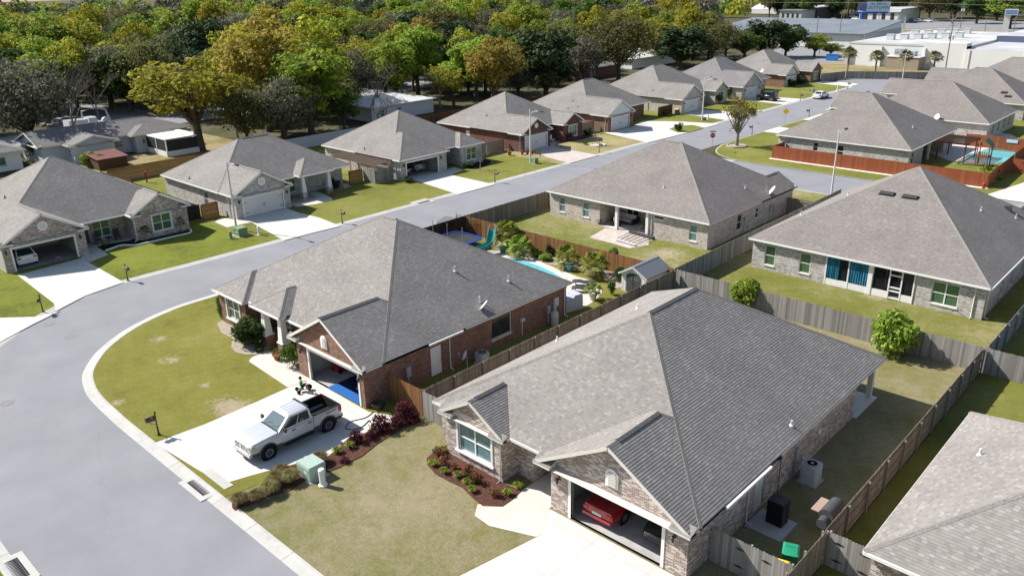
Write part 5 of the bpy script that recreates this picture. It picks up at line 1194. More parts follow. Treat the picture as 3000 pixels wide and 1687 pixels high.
lamp_post('pale street lamp between the white sided gable and the maple', px(2057, 354), 0)
lamp_post('pale street lamp on the side street before the rust red fence', (-35.2, 91.6), PI/2, 7.5)
lamp_post('pale street lamp at the far end of the street by the palms', px(2640, 257), PI)
def mailbox():
    t = thing('mailbox', '', 'mailbox', (0, 0, .06), 0, 'black mailboxes along the kerbs')
    m = MB(); m.lathe([(.1, 0), (.1, .08), (.055, .12), (.045, .5), (.06, .53), (.04, .56), (.038, 1.38), (.06, 1.41), (.045, 1.44), (.055, 1.5), (.001, 1.56)], 10); m.build('post', M['black'], t, 40, None, False)
    m = MB(); N = 8; pr = [(-.11, 1.06), (.11, 1.06), (.11, 1.2)]+[(.11*math.cos(PI*k/N), 1.2+.11*math.sin(PI*k/N)) for k in range(1, N)]+[(-.11, 1.2)]
    m.loft([[(x, a, b) for a, b in pr] for x in (.02, .56)]); m.loft([[(x, a*1.07, 1.06+(b-1.06)*1.05) for a, b in pr] for x in (.54, .57)]); b = m.build('box', M['black'], t, 30, None, False)
    m = MB(); m.box(.2, .32, .112, .122, 1.2, 1.3); m.box(.2, .23, .112, .122, 1.14, 1.3); m.build('flag', M['redlamp'], b, None, None, False)
    m = MB(); m.tube([(.04, 0, .72), (.25, 0, .8), (.4, 0, 1.0)], .016, 5); m.tube([(.04, 0, .98), (.3, 0, 1.0), (.48, 0, 1.04)], .016, 5); m.build('bracket', M['black'], t, None, None, False)
    return t
MBX = [(466, 1276, -PI/2, 'black mailbox on the yellow green lawn nearest the camera'), (127, 916, -.5, 'black mailbox at the left edge below the pale drive'), (375, 823, 0, 'black mailbox in front of the octagonal vent house'), (1003, 655, 0, 'black mailbox between the left lawn and the street before the open car garage'),
       (1450, 535, 0, 'black mailbox on the lawn right of the open two car garage'), (1755, 448, 0, 'black mailbox on the dry tan lawn'), (2203, 395, PI, 'black mailbox behind the leafy maple'), (2370, 345, PI, 'black mailbox right of the yellow diamond sign'), (2344, 297, 0, 'black mailbox before the white sedan'), (2483, 262, 0, 'black mailbox at the last left drive'), (2505, 290, PI, 'black mailbox poking over the long roof near the near green bin'), (2625, 262, PI, 'black mailbox by the far green bin')]
mbx = mailbox(); used = False
for x, y, a, lb in MBX:
    p = px(x, y)
    if not used: mbx.location = (*p, .06); mbx.rotation_euler = (0, 0, a); mbx['label'] = lb; used = True
    else: copy_at(mbx, (*p, .06), a, lb)
M['utility'] = flat('utility_green', (.30, .39, .34), .6, .3, var=.06); M['utility_dk'] = flat('utility_dark_green', (.16, .24, .14), .6, .3, var=.08)
def cabinet(label, c, w, d, h, mat, rz=0):
    t = thing('transformer_box', label, 'transformer box', (*c, .06), rz)
    m = MB(); m.loft([[(a*w/2, b*d/2, z) for a, b in ((-1, -1), (1, -1), (1, 1), (-1, 1))] for z in (0, h*.8)]); m.build('cabinet', M[mat], t, None, None, False)
    m = MB(); k = 1.05; m.loft([[(a*w/2*k, b*d/2*k, z) for a, b in ((-1, -1), (1, -1), (1, 1), (-1, 1))] for z, k in ((h*.78, 1.04), (h*.84, 1.04), (h, .97))]); m.build('lid', M[mat], t, None, None, False)
    m = MB(); m.box(-w*.62, w*.62, -d*.62, d*.62, -.06, .03); m.build('pad', M['pad'], t, None, None, False)
    m = MB(); m.box(.1*w, .3*w, -d/2-.012, -d/2, h*.45, h*.65); m.build('sticker', M['plate'], t, None, None, False)
    return t
cabinet('large pale green transformer box between the two front lawns', px(915, 1393), 1.15, 1.0, .85, 'utility')
def pedestal(label, c, r, h, mat):
    t = thing('utility_pedestal', label, 'pedestal', (*c, .06)); m = MB(); m.lathe([(r*1.5, 0), (r*1.5, .08), (r, .1), (r, h*.72), (r*1.08, h*.73), (r*1.08, h*.95), (r*.8, h), (.001, h)], 18); m.build('post', M[mat], t, 40, None, False); return t
pedestal('white round utility pedestal beside the pale green transformer box', px(947, 1424), .16, 1.0, 'white'); pedestal('pale green round utility pedestal behind the transformer box', px(902, 1370), .15, .62, 'utility')
cabinet('dark olive transformer box at the foot of the left street lamp', px(706, 690), 1.15, 1.0, .85, 'utility_dk'); pedestal('white square pedestal on the lawn right of the olive transformer box', px(760, 690), .14, .95, 'white'); pedestal('small olive pedestal left of the olive transformer box', px(677, 701), .14, .75, 'utility_dk')
cabinet('small green box at the foot of the street lamp before the dark red house', px(1567, 480), .7, .7, .75, 'utility_dk')
pedestal('white pedestal on the lawn before the pale house with the jeep neighbour', px(2074, 351), .14, .9, 'white'); cabinet('grey green box at the foot of the lamp left of the maple', px(2061, 353), .6, .6, .5, 'utility_dk'); pedestal('white post beside the street beyond the white sedan', px(2453, 270), .16, 1.6, 'white'); cabinet('pair of olive utility boxes on the lawn behind the white sedan', px(2378, 272), .9, .6, .8, 'utility_dk')
def post_sign(name, label, loc, h):
    t = thing(name, label, 'road sign', (*loc, .05)); m = MB(); m.box(-.025, .025, -.025, .025, 0, h); m.build('post', M['steel'], t, None, None, False); return t
p = px(2085, 445); t = post_sign('stop_sign', 'red octagonal stop sign at the side street corner', p, 2.9)
m = MB(); r = .38; m.loft([[(r*math.cos(PI/8+PI*k/4), y, 2.35+r*math.sin(PI/8+PI*k/4)) for k in range(8)] for y in (-.04, -.028)]); bd = m.build('sign_board', M['redlamp'], t, None, None, False)
text_mesh(bd, 'STOP', .27, Matrix(((1, 0, 0, 0), (0, 0, 1, -.043), (0, 1, 0, 2.35), (0, 0, 0, 1))), M['white'])
M['sign_green'] = flat('street_sign_green', (.02, .16, .10), .5, .3); m = MB(); m.box(-.42, .42, -.01, .01, 2.82, 2.98); m.build('street_name_plate', M['sign_green'], t, None, None, False); m = MB(); m.box(-.01, .01, -.42, .42, 3.0, 3.16); m.build('street_name_plate', M['sign_green'], t, None, None, False); t.rotation_euler = (0, 0, .5)
p = px(2299, 368); t = post_sign('warning_sign', 'yellow diamond warning sign beside the main street', p, 2.3); M['yellow'] = flat('yellow_sign', (.80, .50, .012), .5, .3, var=.04); M['mailflag'] = M['redlamp']
m = MB(); r = .54; m.loft([[(r*math.cos(PI/2*k), y, 2.3+r*math.sin(PI/2*k)) for k in range(4)] for y in (-.04, -.028)]); m.build('sign_board', M['yellow'], t, None, None, False); t.rotation_euler = (0, 0, .35)
p = (-22.9, 105.9); t = thing('fire_hydrant', 'red fire hydrant at the corner of the rust red fence', 'fire hydrant', (*p, .06)); m = MB(); m.lathe([(.2, 0), (.2, .06), (.13, .09), (.13, .5), (.17, .52), (.17, .58), (.13, .62), (.09, .75), (.03, .78), (.03, .84), (.001, .84)], 12); m.build('barrel', M['red_plastic'], t, 40, None, False)
for a in (0, PI/2, PI): m = MB(); m.tube([(.1*math.cos(a), .1*math.sin(a), .42), (.22*math.cos(a), .22*math.sin(a), .42)], .07, 8); m.build('outlet', M['red_plastic'], t, None, None, False)
def grate(label, c, w=1.9, d=1.2, rz=0):
    t = thing('storm_drain', label, 'storm drain', (*c, .012), rz)
    m = MB(); m.box(-w/2-.35, w/2+.35, -d/2-.3, -d/2, 0, .03); m.box(-w/2-.35, w/2+.35, d/2, d/2+.5, 0, .07); m.box(-w/2-.35, -w/2, -d/2, d/2, 0, .03); m.box(w/2, w/2+.35, -d/2, d/2, 0, .03); m.build('apron', M['curb'], t, None, None, False)
    m = MB(); m.box(-w/2, w/2, -d/2, d/2, -.004, .004); m.build('pit', M['liner'], t, None, None, False)
    m = MB()
    for k in range(15): x = -w/2+w*(k+.5)/15; m.box(x-.018, x+.018, -d/2, d/2, .012, .034)
    for k in range(6): y = -d/2+d*(k+.5)/6; m.box(-w/2, w/2, y-.012, y+.012, .01, .03)
    m.build('grating', M['darkgrey'], t, None, None, False)
grate('storm drain grate at the kerb below the pale drive', (-36.2, 14.75), 1.75, 1.0); grate('storm drain grate at the bottom left corner', (px(24, 1680)[0], 5.75), 1.75, 1.0, PI)
grate('storm drain grate at the kerb before the dark open garage', (-70.2, 59.6), 1.8, .9, PI/2); grate('far storm drain at the left kerb near the jeep', (-70.2, 143), 1.8, .8, PI/2); grate('far storm drain at the right kerb beside the long roof', (-60.6, 153), 1.8, .8, PI/2)
M['manhole'] = flat('manhole_iron', (.17, .168, .17), .7, .3)
for i, (x, y) in enumerate(((205, 986), (20, 1180), (143, 949))):
    t = thing('manhole_cover', ('round manhole cover in the bend of the street', 'round manhole cover at the left edge of the street', 'small manhole cover near the left kerb')[i], 'manhole cover', (*px(x, y), .003)); m = MB(); m.lathe([(.42, 0), (.42, .006), (.38, .01), (.36, .006), (.001, .006)], 24); m.build('cover', M['manhole'], t, None, None, False)
M['bin_green'] = flat('green_bin_plastic', (.012, .22, .12), .5, .4, var=.08); M['bin_yellow'] = flat('yellow_lid_plastic', (.75, .50, .01), .5, .4, var=.05)
def bin_(label, loc, rz, lid, body='bin_green'):
    t = thing('wheelie_bin', label, 'bin', (*loc, .06), rz)
    m = MB(); m.loft([[(a*w, b*d, z) for a, b in ((-1, -1), (1, -1), (1, 1), (-1, 1))] for z, w, d in ((.08, .24, .28), (.95, .31, .36), (1.0, .33, .38))]); m.build('body', M[body], t, None, None, False)
    m = MB(); m.loft([[(a*w, b*d-.02, z) for a, b in ((-1, -1), (-.6, -1.12), (.6, -1.12), (1, -1), (1, 1), (-1, 1))] for z, w, d in ((1.005, .35, .42), (1.04, .35, .42), (1.1, .27, .33))]); m.box(-.25, .25, .05, .09, 1.1, 1.12); m.build('lid', M[lid], t, 30, None, False)
    for s in (-1, 1): m = MB(); m.lathe([(.12, -.03), (.12, .03)], 14, (0, 0, 0), 0, Matrix.Translation((s*.28, .33, .12)) @ Matrix.Rotation(PI/2, 4, 'Y')); m.build('wheel', M['tyre'], t, None, None, False)
    return t
bin_('green wheelie bin behind the grey gate', px(2317, 1612, 1.0), .35, 'bin_green'); bin_('wheelie bin with a yellow lid beside the green one', (px(2285, 1660, 1.0)[0], 27.55), .25, 'bin_yellow')
bin_('green bin on the far street left of the lamp', px(2541, 284), .2, 'bin_green'); bin_('green bin farther up the street near the lamp', px(2601, 266), .2, 'bin_green'); bin_('dark bin with a yellow lid beside the fenced house corner', px(1983, 338), 0, 'bin_yellow', 'darkgrey')
# ------------------------------------------------------------------ yard objects
M['ac'] = flat('ac_grey', (.42, .42, .39), .55, .4, var=.05)
def ac(label, loc, s=.8, h=.85):
    t = thing('ac_unit', label, 'air conditioner', (*loc, .06)); m = MB(); r = .12; n = 5; ring = []
    for cx, cy, a0 in ((1, 1, 0), (-1, 1, 90), (-1, -1, 180), (1, -1, 270)): ring += [(cx*(s/2-r)+r*math.cos(rad(a0+90*k/n)), cy*(s/2-r)+r*math.sin(rad(a0+90*k/n))) for k in range(n+1)]
    m.loft([[(x, y, z) for x, y in ring] for z in (.06, h)]); m.build('casing', M['ac'], t, 40, None, False)
    m = MB()
    for k in range(11): z = .12+k*(h-.2)/11; m.loft([[(x*1.025, y*1.025, z+dz) for x, y in ring] for dz in (0, .03)])
    m.build('louvre', M['steel'], t, 40, None, False)
    m = MB(); m.lathe([(s*.40, h-.04), (s*.40, h+.004), (.001, h+.004)], 24); m.build('fan_opening', M['liner'], t, None, None, False)
    m = MB(); m.lathe([(.1, h+.03), (.08, h+.05), (.001, h+.05)], 12)
    for k in range(10): m.tube([(0, 0, h+.03), (s*.4*math.cos(k*PI/5), s*.4*math.sin(k*PI/5), h+.02)], .006, 3)
    for q_ in (.15, .25, .34): m.lathe([(q_, h+.02), (q_+.008, h+.025), (q_, h+.03)], 24)
    m.build('fan_guard', M['grey'], t, None, None, False); m = MB(); m.box(-s*.6, s*.6, -s*.6, s*.6, -.05, .06); m.build('pad', M['pad'], t, None, None, False)
ac('grey air conditioner standing in the shade right of the whitewashed house', (-12.95, 35.7), .85, 1.05); ac('grey air conditioner beside the side wall of the red brick house', (-35.2, 34.3), .75, .8); ac('grey air conditioner beside the pale house left of the street lamp', (-88.5, 40.2), .8, .8)
def pots(label, loc, r, h, mat, plant='potted'):
    t = thing('potted_plant', label, 'potted plant', (*loc, .075)); m = MB(); m.lathe([(r*.62, 0), (r*.95, h*.85), (r*1.1, h*.86), (r*1.1, h), (r*.95, h), (r*.9, h*.9), (.001, h*.9)], 18); m.build('pot', M[mat], t, 30, None, False); return t
def grill():
    t = thing('smoker_grill', 'barrel smoker with a wooden side shelf against the long fence', 'grill', (-10.75, 32.9, .06))
    m = MB(); m.tube([(-10.75, 32.2, .95), (-10.75, 33.5, .95)], .33, 18); m.build('barrel', M['darkgrey'], t, 40); m = MB(); m.tube([(-10.75, 31.75, .75), (-10.75, 32.2, .75)], .24, 14); m.build('firebox', M['darkgrey'], t, 40)
    m = MB(); m.box(-11.5, -11.12, 32.3, 33.5, .92, .96); m.build('shelf', M['wood_pale'], t)
    for a, b in ((-11.0, 32.3), (-10.5, 32.3), (-11.0, 33.4), (-10.5, 33.4)): m = MB(); m.box(a-.03, a+.03, b-.03, b+.03, .06, .75); m.build('leg', M['black'], t)
grill()
t = thing('storage_cabinet', 'tall black cabinet standing on a concrete pad by the side wall', 'cabinet', (-12.7, 31.4, .07)); m = MB(); m.box(-13.1, -12.3, 31.1, 31.8, .11, 1.35); m.build('body', M['black'], t); m = MB(); m.box(-13.05, -12.35, 31.06, 31.1, .2, 1.3); m.build('door', M['liner'], t)
sheet([(-13.7, 30.2), (-11.9, 30.2), (-11.9, 32.0), (-13.7, 32.0)], .09, 'patio', 'pad', .05)
def dish_stand():
    t = thing('satellite_dish', 'white satellite dish on a ground post beside the white side door', 'satellite dish', (-34.9, 32.6, .06)); m = MB(); m.tube([(-34.9, 32.6, .05), (-34.9, 32.6, 1.2)], .03, 6); m.build('post', M['grey'], t); dish(t, (-34.95, 32.5, 1.35), (-.55, -.6, .35), .36, (-34.9, 32.6, 1.15), 'reflector')
dish_stand()
t = thing('water_tank', 'grey water softener tank at the back corner of the red brick house', 'tank', (-35.55, 42.3, .06)); m = MB(); m.lathe([(.27, .0), (.3, .05), (.3, 1.0), (.2, 1.15), (.06, 1.18), (.06, 1.3), (.12, 1.32), (.12, 1.65), (.001, 1.67)], 16); m.build('tank', M['ac'], t, 40, None, False)
def hose():
    t = thing('hose_reel', 'black garden hose coiled at the corner of the red brick house', 'hose', (-35.5, 25.8, .08)); m = MB(); P = [(-35.6+.35*math.cos(a)*(.7+.03*a), 25.75+.35*math.sin(a)*(.7+.03*a), .1+.02*a) for a in [k*.5 for k in range(38)]]; m.tube(P, .03, 6); m.build('coil', M['black'], t)
    m = MB(); m.tube(smooth3([(-35.5, 25.3, .1), (-35.3, 24.5, .1), (-35.6, 23.6, .1), (-35.1, 23.0, .1), (-34.6, 23.6, .1), (-34.9, 24.5, .1)]), .022, 6); m.build('loose_end', M['black'], t)
def smooth3(P, n=5):
    out = []; Q = [P[0]]+P+[P[-1]]
    for i in range(1, len(Q)-2):
        for k in range(n):
            s = k/n; a, b, c, d = Q[i-1:i+3]; out.append(tuple(.5*((2*b[j])+(-a[j]+c[j])*s+(2*a[j]-5*b[j]+4*c[j]-d[j])*s*s+(-a[j]+3*b[j]-3*c[j]+d[j])*s**3) for j in range(3)))
    return out+[P[-1]]
hose()
def shed():
    p = px(1820, 852); x, y = p; W, D = 2.35, 3.3; t = thing('garden_shed', 'small white shed with grey double doors and a dark roof', 'shed', (x, y, .07))
    m = MB(); z = 1.65; pr = [(0, .07), (W, .07), (W, z), (W/2, 2.3), (0, z)]; m.loft([[(x+a, y+k, b) for a, b in pr] for k in (0, D)])
    for k in range(9): m.box(x+W*k/9+.1, x+W*k/9+.14, y-.012, y, .1, z); m.box(x+W, x+W+.012, y+D*k/9+.1, y+D*k/9+.16, .1, z)
    m.build('wall', M['vinyl'] if False else M['siding'], t)
    m = MB()
    for s in (0, 1):
        e = x-.2 if not s else x+W+.2
        m.loft([[(e, y+k, z-.1), (x+W/2, y+k, 2.34), (x+W/2, y+k, 2.42), (e, y+k, z-.02)] for k in (-.2, D+.15)])
    r_ = m.build('roof', M['shingle_grey'] if False else flat('grey_plastic_roof', (.16, .17, .19), .6, .3), t)
    m = MB(); m.loft([[(x+W/2-.12, y+k, 2.38), (x+W/2, y+k, 2.47), (x+W/2+.12, y+k, 2.38)] for k in (-.22, D+.17)]); 
    for s in (0, 1): e = x-.22 if not s else x+W+.22; m.beam((e, y-.2, z-.08), (x+W/2, y-.2, 2.36), .06, .14)
    m.build('ridge', M['steel'], r_)
    m = MB(); N = 8; dw = .68; pr = [(x+W/2-dw, .15), (x+W/2+dw, .15), (x+W/2+dw, 1.5)]+[(x+W/2+dw*math.cos(PI*k/N), 1.5+.3*math.sin(PI*k/N)) for k in range(1, N)]+[(x+W/2-dw, 1.5)]
    m.loft([[(a, y-k, b) for a, b in pr] for k in (.0, .05)]); m.box(x+W/2-.01, x+W/2+.01, y-.06, y-.05, .15, 1.78, 1); d = m.build('door', [M['darkgrey'], M['black']], t)
    for s in (-1, 1):
        for k in range(3): c = x+W/2+s*(.17+.17*k); m = MB(); m.box(c-.06, c+.06, y-.058, y-.05, 1.22, 1.5); m.build('pane', M['glass'], d)
    m = MB(); m.tube([(x+W/2-.06, y-.06, .9), (x+W/2-.06, y-.1, .95), (x+W/2-.06, y-.06, 1.05)], .015, 5); m.build('handle', M['black'], d)
shed()
M['navy_pad'] = flat('trampoline_pad_blue', (.015, .06, .34), .6, .3); M['net'] = None
def netmat():
    g = NG('safety_net', .9, .0); t = g.n('BsdfTransparent'); x = g.n('MixShader'); g.col((.01, .01, .012)); x.inputs[0].default_value = .32
    g.nt.links.new(t.outputs[0], x.inputs[1]); g.nt.links.new(g.b.outputs[0], x.inputs[2]); g.nt.links.new(x.outputs[0], g.nt.nodes['Material Output'].inputs[0]); return g.m
M['net'] = netmat()
def trampoline():
    c = px(1347, 698, .9); t = thing('trampoline', 'trampoline with a blue pad and black safety net beside the dark fence', 'trampoline', (*c, .06)); W, D = 2.1, 1.6
    R = lambda w, d, z: [(c[0]+w*math.copysign(abs(math.cos(a))**.5, math.cos(a)), c[1]+d*math.copysign(abs(math.sin(a))**.5, math.sin(a)), z) for a in [2*PI*k/24 for k in range(24)]]
    m = MB(); m.loft([R(W, D, .92), R(W, D, .97), R(W-.32, D-.32, .99), R(W-.32, D-.32, .93)], 0, False); m.build('pad', M['navy_pad'], t)
    m = MB(); m.poly(R(W-.3, D-.3, .93)); m.build('mat', M['darkgrey'], t)
    for a, b in ((-1, -1), (1, -1), (1, 1), (-1, 1), (0, 1), (0, -1)):
        x, y = c[0]+a*W*.96, c[1]+b*D*.96; m = MB(); m.tube([(x, y, .06), (x, y, .9), (x+a*.06, y+b*.06, 2.45), (x, y, 2.75)], .03, 6); m.build('leg', M['grey'] if b < 0 else M['black'], t)
    m = MB(); m.loft([R(W*.97, D*.97, .95), [(x, y, 2.55+.18*math.cos(6*2*PI*k/24)) for k, (x, y, z) in enumerate(R(W*.97, D*.97, 2.6))]], 0, False); m.build('safety_net', M['net'], t)
trampoline()
M['teal'] = flat('teal_plastic', (.02, .25, .24), .35, .5, var=.06)
def slide():
    c = px(1438, 741); t = thing('pool_slide', 'teal curved pool slide beside the blue potted palm', 'pool slide', (*c, .08)); P = smooth3([(c[0]-.9, c[1]+1.3, 1.75), (c[0]-.6, c[1]+.9, 1.7), (c[0]-.2, c[1]+.3, 1.25), (c[0]+.1, c[1]-.3, .85), (c[0]-.1, c[1]-.9, .55), (c[0]-.5, c[1]-1.4, .4)])
    m = MB(); R = []
    for i, p in enumerate(P):
        d = Vector(P[min(i+1, len(P)-1)])-Vector(P[max(i-1, 0)]); s = Vector((d.y, -d.x, 0)).normalized(); R.append([tuple(Vector(p)+s*a+Vector((0, 0, b))) for a, b in ((-.38, .42), (-.34, .42), (-.24, .06), (.24, .06), (.34, .42), (.38, .42), (.28, 0), (-.28, 0))])
    m.loft(R); m.build('chute', M['teal'], t, 50)
    for s in (-.3, .3):
        m = MB(); m.tube([(c[0]-1.0+s*.7, c[1]+1.35+s*.7, .08), (c[0]-.95+s*.6, c[1]+1.3+s*.6, 2.3)], .035, 6); m.build('ladder_rail', M['white'], t)
    for k in range(5): m = MB(); m.tube([(c[0]-1.2, c[1]+1.15, .35+.3*k), (c[0]-.78, c[1]+1.5, .35+.3*k)], .025, 5); m.build('rung', M['white'], t)
slide()
M['wicker'] = flat('dark_wicker', (.05, .05, .055), .7, .2, var=.35, vs=30)
def lounger(label, p, rz):
    t = thing('sun_lounger', label, 'sun lounger', (*p, .08), rz, 'wicker loungers by the pool'); pr = [(-1.0, .34), (-.75, .44), (-.35, .42), (0, .33), (.4, .33), (.8, .36), (1.0, .30)]
    m = MB(); m.loft([[(x, -.33, z), (x, .33, z), (x, .33, z-.07), (x, -.33, z-.07)] for x, z in pr]); m.build('bed', M['wicker'], t, 40, None, False)
    for x in (-.7, .75):
        for y in (-.28, .28): m = MB(); m.box(x-.03, x+.03, y-.03, y+.03, 0, .34); m.build('leg', M['black'], t, None, None, False)
a = px(1711, 838); b = px(1710, 857); rz = math.atan2(px(1745, 838)[1]-px(1677, 838)[1], px(1745, 838)[0]-px(1677, 838)[0])
lounger('dark wicker lounger nearer the pool', a, rz); lounger('dark wicker lounger nearer the white cover', b, rz)
def cover():
    a, b = px(1655, 921), px(1707, 905); t = thing('covered_barbecue', 'bulky pale grey cover over an outdoor kitchen at the house corner', 'covered furniture', (*a, .08)); d = Vector((b[0]-a[0], b[1]-a[1], 0)); L = d.length; d.normalize(); n = Vector((-d.y, d.x, 0)); R = []
    for s, h, w in ((0, .75, .85), (.12, 1.0, .95), (.5, 1.15, 1.0), (.55, 1.32, 1.0), (.95, 1.32, 1.0), (1, 1.1, .95)):
        o = Vector((*a, 0))+d*(L*s); R.append([tuple(o+Vector((0, 0, .08))-n*.03), tuple(o+Vector((0, 0, h))), tuple(o+n*w+Vector((0, 0, h))), tuple(o+n*(w+.03)+Vector((0, 0, .08)))])
    m = MB(); m.loft(R); m.build('cover', flat('pale_cover', (.40, .41, .46), .8, .2, var=.1), t, 30)
cover()
def planters():
    return
# patio behind the pale brick house
t = thing('outdoor_sofa', 'dark wicker sofa with grey cushions under the patio roof', 'sofa', (-47.6, 67.6, .1)); m = MB(); m.box(-48.4, -45.9, 67.0, 68.3, .1, .4); m.box(-48.4, -45.9, 68.1, 68.35, .4, .8); m.box(-46.05, -45.8, 67.0, 68.3, .4, .65); m.build('frame', M['wicker'], t)
for k in range(3): m = MB(); m.box(-48.3+.76*k, -47.58+.76*k, 67.02, 68.0, .41, .55); m.box(-48.3+.76*k, -47.58+.76*k, 67.9, 68.1, .55, .95); m.build('cushion', M['steel'], t)
t = thing('coffee_table', 'low brown wicker table before the patio sofa', 'table', (-47.3, 66.2, .1)); m = MB(); m.box(-47.8, -46.9, 65.8, 66.5, .1, .5); m.build('table', flat('brown_wicker', (.09, .05, .035), .8, .2), t)
t = thing('white_bucket', 'white bucket standing on the wicker table', 'bucket', (-47.4, 66.1, .5)); m = MB(); m.lathe([(.17, .5), (.2, .95), (.001, .95)], 14, (-47.4, 66.1, 0)); m.build('bucket', M['white'], t)
t = thing('charcoal_grill', 'black kettle grill at the right side of the patio', 'grill', (-43.3, 65.5, .1)); m = MB(); m.lathe([(.02, .6), (.25, .68), (.3, .85), (.25, 1.0), (.02, 1.08)], 16, (-43.4, 65.3, 0)); m.build('bowl', M['black'], t, 50)
for k in range(3): m = MB(); m.tube([(-43.4+.15*math.cos(k*2.1), 65.3+.15*math.sin(k*2.1), .7), (-43.4+.3*math.cos(k*2.1), 65.3+.3*math.sin(k*2.1), .1)], .02, 5); m.build('leg', M['black'], t)
m = MB(); m.box(-43.05, -42.85, 65.1, 65.5, .85, .88); m.build('side_shelf', M['darkgrey'], t)
def rack():
    P = [px(1803, 707), px(1862, 724), px(1915, 704), px(1845, 684)]; t = thing('metal_rack', 'folded metal awning frame lying on the patio pavers', 'metal frame', (*P[0], .1)); Z = .22; V = [Vector((*p, Z)) for p in P]
    m = MB(); m.beam(V[0], V[1], .22, .1); m.build('front_bar', M['steel'], t); m = MB(); m.beam(V[3], V[2], .32, .25); m.build('roller', M['darkgrey'], t)
    for k in range(6): s = k/5*.95+.03; m = MB(); m.tube([V[0].lerp(V[1], s), V[3].lerp(V[2], s)], .03, 5); m.build('arm', M['darkgrey'], t)
rack()
# pergola of the grey brick house, pool yard play set, pergola, bench
def pergola(label, x0, x1, y0, y1, h, mat, n, sl=0):
    t = thing('pergola', label, 'pergola', ((x0+x1)/2, (y0+y1)/2, .07))
    for a, b in ((x0, y0), (x1, y0), (x1, y1), (x0, y1)): m = MB(); m.box(a-.07, a+.07, b-.07, b+.07, .07, h); m.build('post', M[mat], t)
    for y in (y0, y1): m = MB(); m.box(x0-.4, x1+.4, y-.05, y+.05, h, h+.2); m.build('beam', M[mat], t)
    for k in range(n): x = x0-.3+(x1-x0+.6)*k/(n-1); m = MB(); m.box(x-.03, x+.03, y0-.5, y1+.5, h+.2, h+.34); m.build('rafter', M[mat], t)
    return t
pergola('whitewashed slatted pergola against the grey brick house', -90.5, -82.0, 61.9, 64.3, 2.25, 'wood_pale', 18)
pergola('dark brown pergola beside the pool steps', -32.0, -28.6, 118.5, 123.6, 2.5, 'wood_dark', 16)
M['play_green'] = flat('play_roof_green', (.02, .14, .10), .6, .3)
def playset():
    c = px(2876, 487); x, y = c; t = thing('play_set', 'wooden play tower with a green roof and swing beam beside the pool', 'play set', (x, y, .06))
    for a, b in ((-.7, -.7), (.7, -.7), (.7, .7), (-.7, .7)): m = MB(); m.box(x+a-.06, x+a+.06, y+b-.06, y+b+.06, .06, 2.9); m.build('post', M['wood_brown'], t)
    m = MB(); m.box(x-.75, x+.75, y-.75, y+.75, 1.3, 1.4); m.build('deck', M['wood_brown'], t)
    for k in range(7): m = MB(); m.box(x-.7+.23*k-.05, x-.7+.23*k+.05, y-.78, y-.74, .5, 2.0); m.build('slat', M['wood_brown'], t)
    m = MB(); m.loft([[(x-.95, y+k, 2.75), (x, y+k, 3.6), (x+.95, y+k, 2.75), (x, y+k, 3.52)] for k in (-.95, .95)]); m.build('roof', M['play_green'], t)
    m = MB(); m.tube([(x+.7, y, 2.35), (x+3.6, y+.2, 2.35)], .07, 6); m.build('swing_beam', M['wood_brown'], t)
    for k in (-.7, .7): m = MB(); m.tube([(x+3.5, y+.2, 2.35), (x+3.7, y+.2+k, .06)], .06, 6); m.build('beam_leg', M['wood_brown'], t)
    m = MB(); m.loft([[(x-.8-1.9*s, y-.5-.5*s+a, 1.35*(1-s)**1.3+.12+b) for a, b in ((-.25, .15), (-.2, 0), (.2, 0), (.25, .15))] for s in (0, .2, .4, .6, .8, 1)], 0, False, False); m.build('slide', M['bin_green'], t)
playset()
t = thing('bench', 'pale stone bench before the rust red back fence', 'bench', (*px(2969, 437), .07)); m = MB(); m.box(-.75, .75, -.2, .2, .42, .5); m.build('seat', M['curb'], t, None, None, False)
for s in (-.55, .55): m = MB(); m.box(s-.09, s+.09, -.16, .16, 0, .42); m.build('leg', M['curb'], t, None, None, False)
for lb, x, y in (('pale deck chair under the dark pergola, left one', 2837, 425), ('pale deck chair under the dark pergola, right one', 2860, 425)):
    t = thing('deck_chair', lb, 'chair', (*px(x, y), .07), .3); m = MB(); m.box(-.3, .3, -.3, .3, .4, .45); m.build('seat', M['cream'], t, None, None, False); m = MB(); m.loft([[(-.3, .3, .45), (.3, .3, .45), (.3, .34, .45), (-.3, .34, .45)], [(-.3, .5, 1.15), (.3, .5, 1.15), (.3, .54, 1.15), (-.3, .54, 1.15)]]); m.build('backrest', M['cream'], t, None, None, False)
    for a, b in ((-.27, -.27), (.27, -.27), (.27, .27), (-.27, .27)): m = MB(); m.box(a-.02, a+.02, b-.02, b+.02, 0, .4); m.build('leg', M['cream'], t, None, None, False)
t = thing('wall_plaque', 'pale blue plaque hanging on the rust red back fence', 'plaque', (-26.2, 131.5, 1.3)); m = MB(); m.box(-26.7, -25.3, 131.50, 131.56, 1.15, 1.6); m.build('board', flat('pale_blue', (.40, .55, .65), .6, .3), t)
p = px(2990, 1055); t = thing('pool_cover', 'dark blue pool cover behind the fence at the right edge', 'pool cover', (-3, 61, .1)); m = MB(); m.poly([(-7.2, 56.3, .12), (2, 56.3, .12), (2, 66, .12), (-7.2, 66, .12)]); g = NG('blue_cover', .35, .5); g.col(g.ramp(g.noise(g.ob(), 3, 3), [(.3, (.006, .03, .13)), (.7, (.012, .05, .20))])); m.build('sheet', g.m, t)
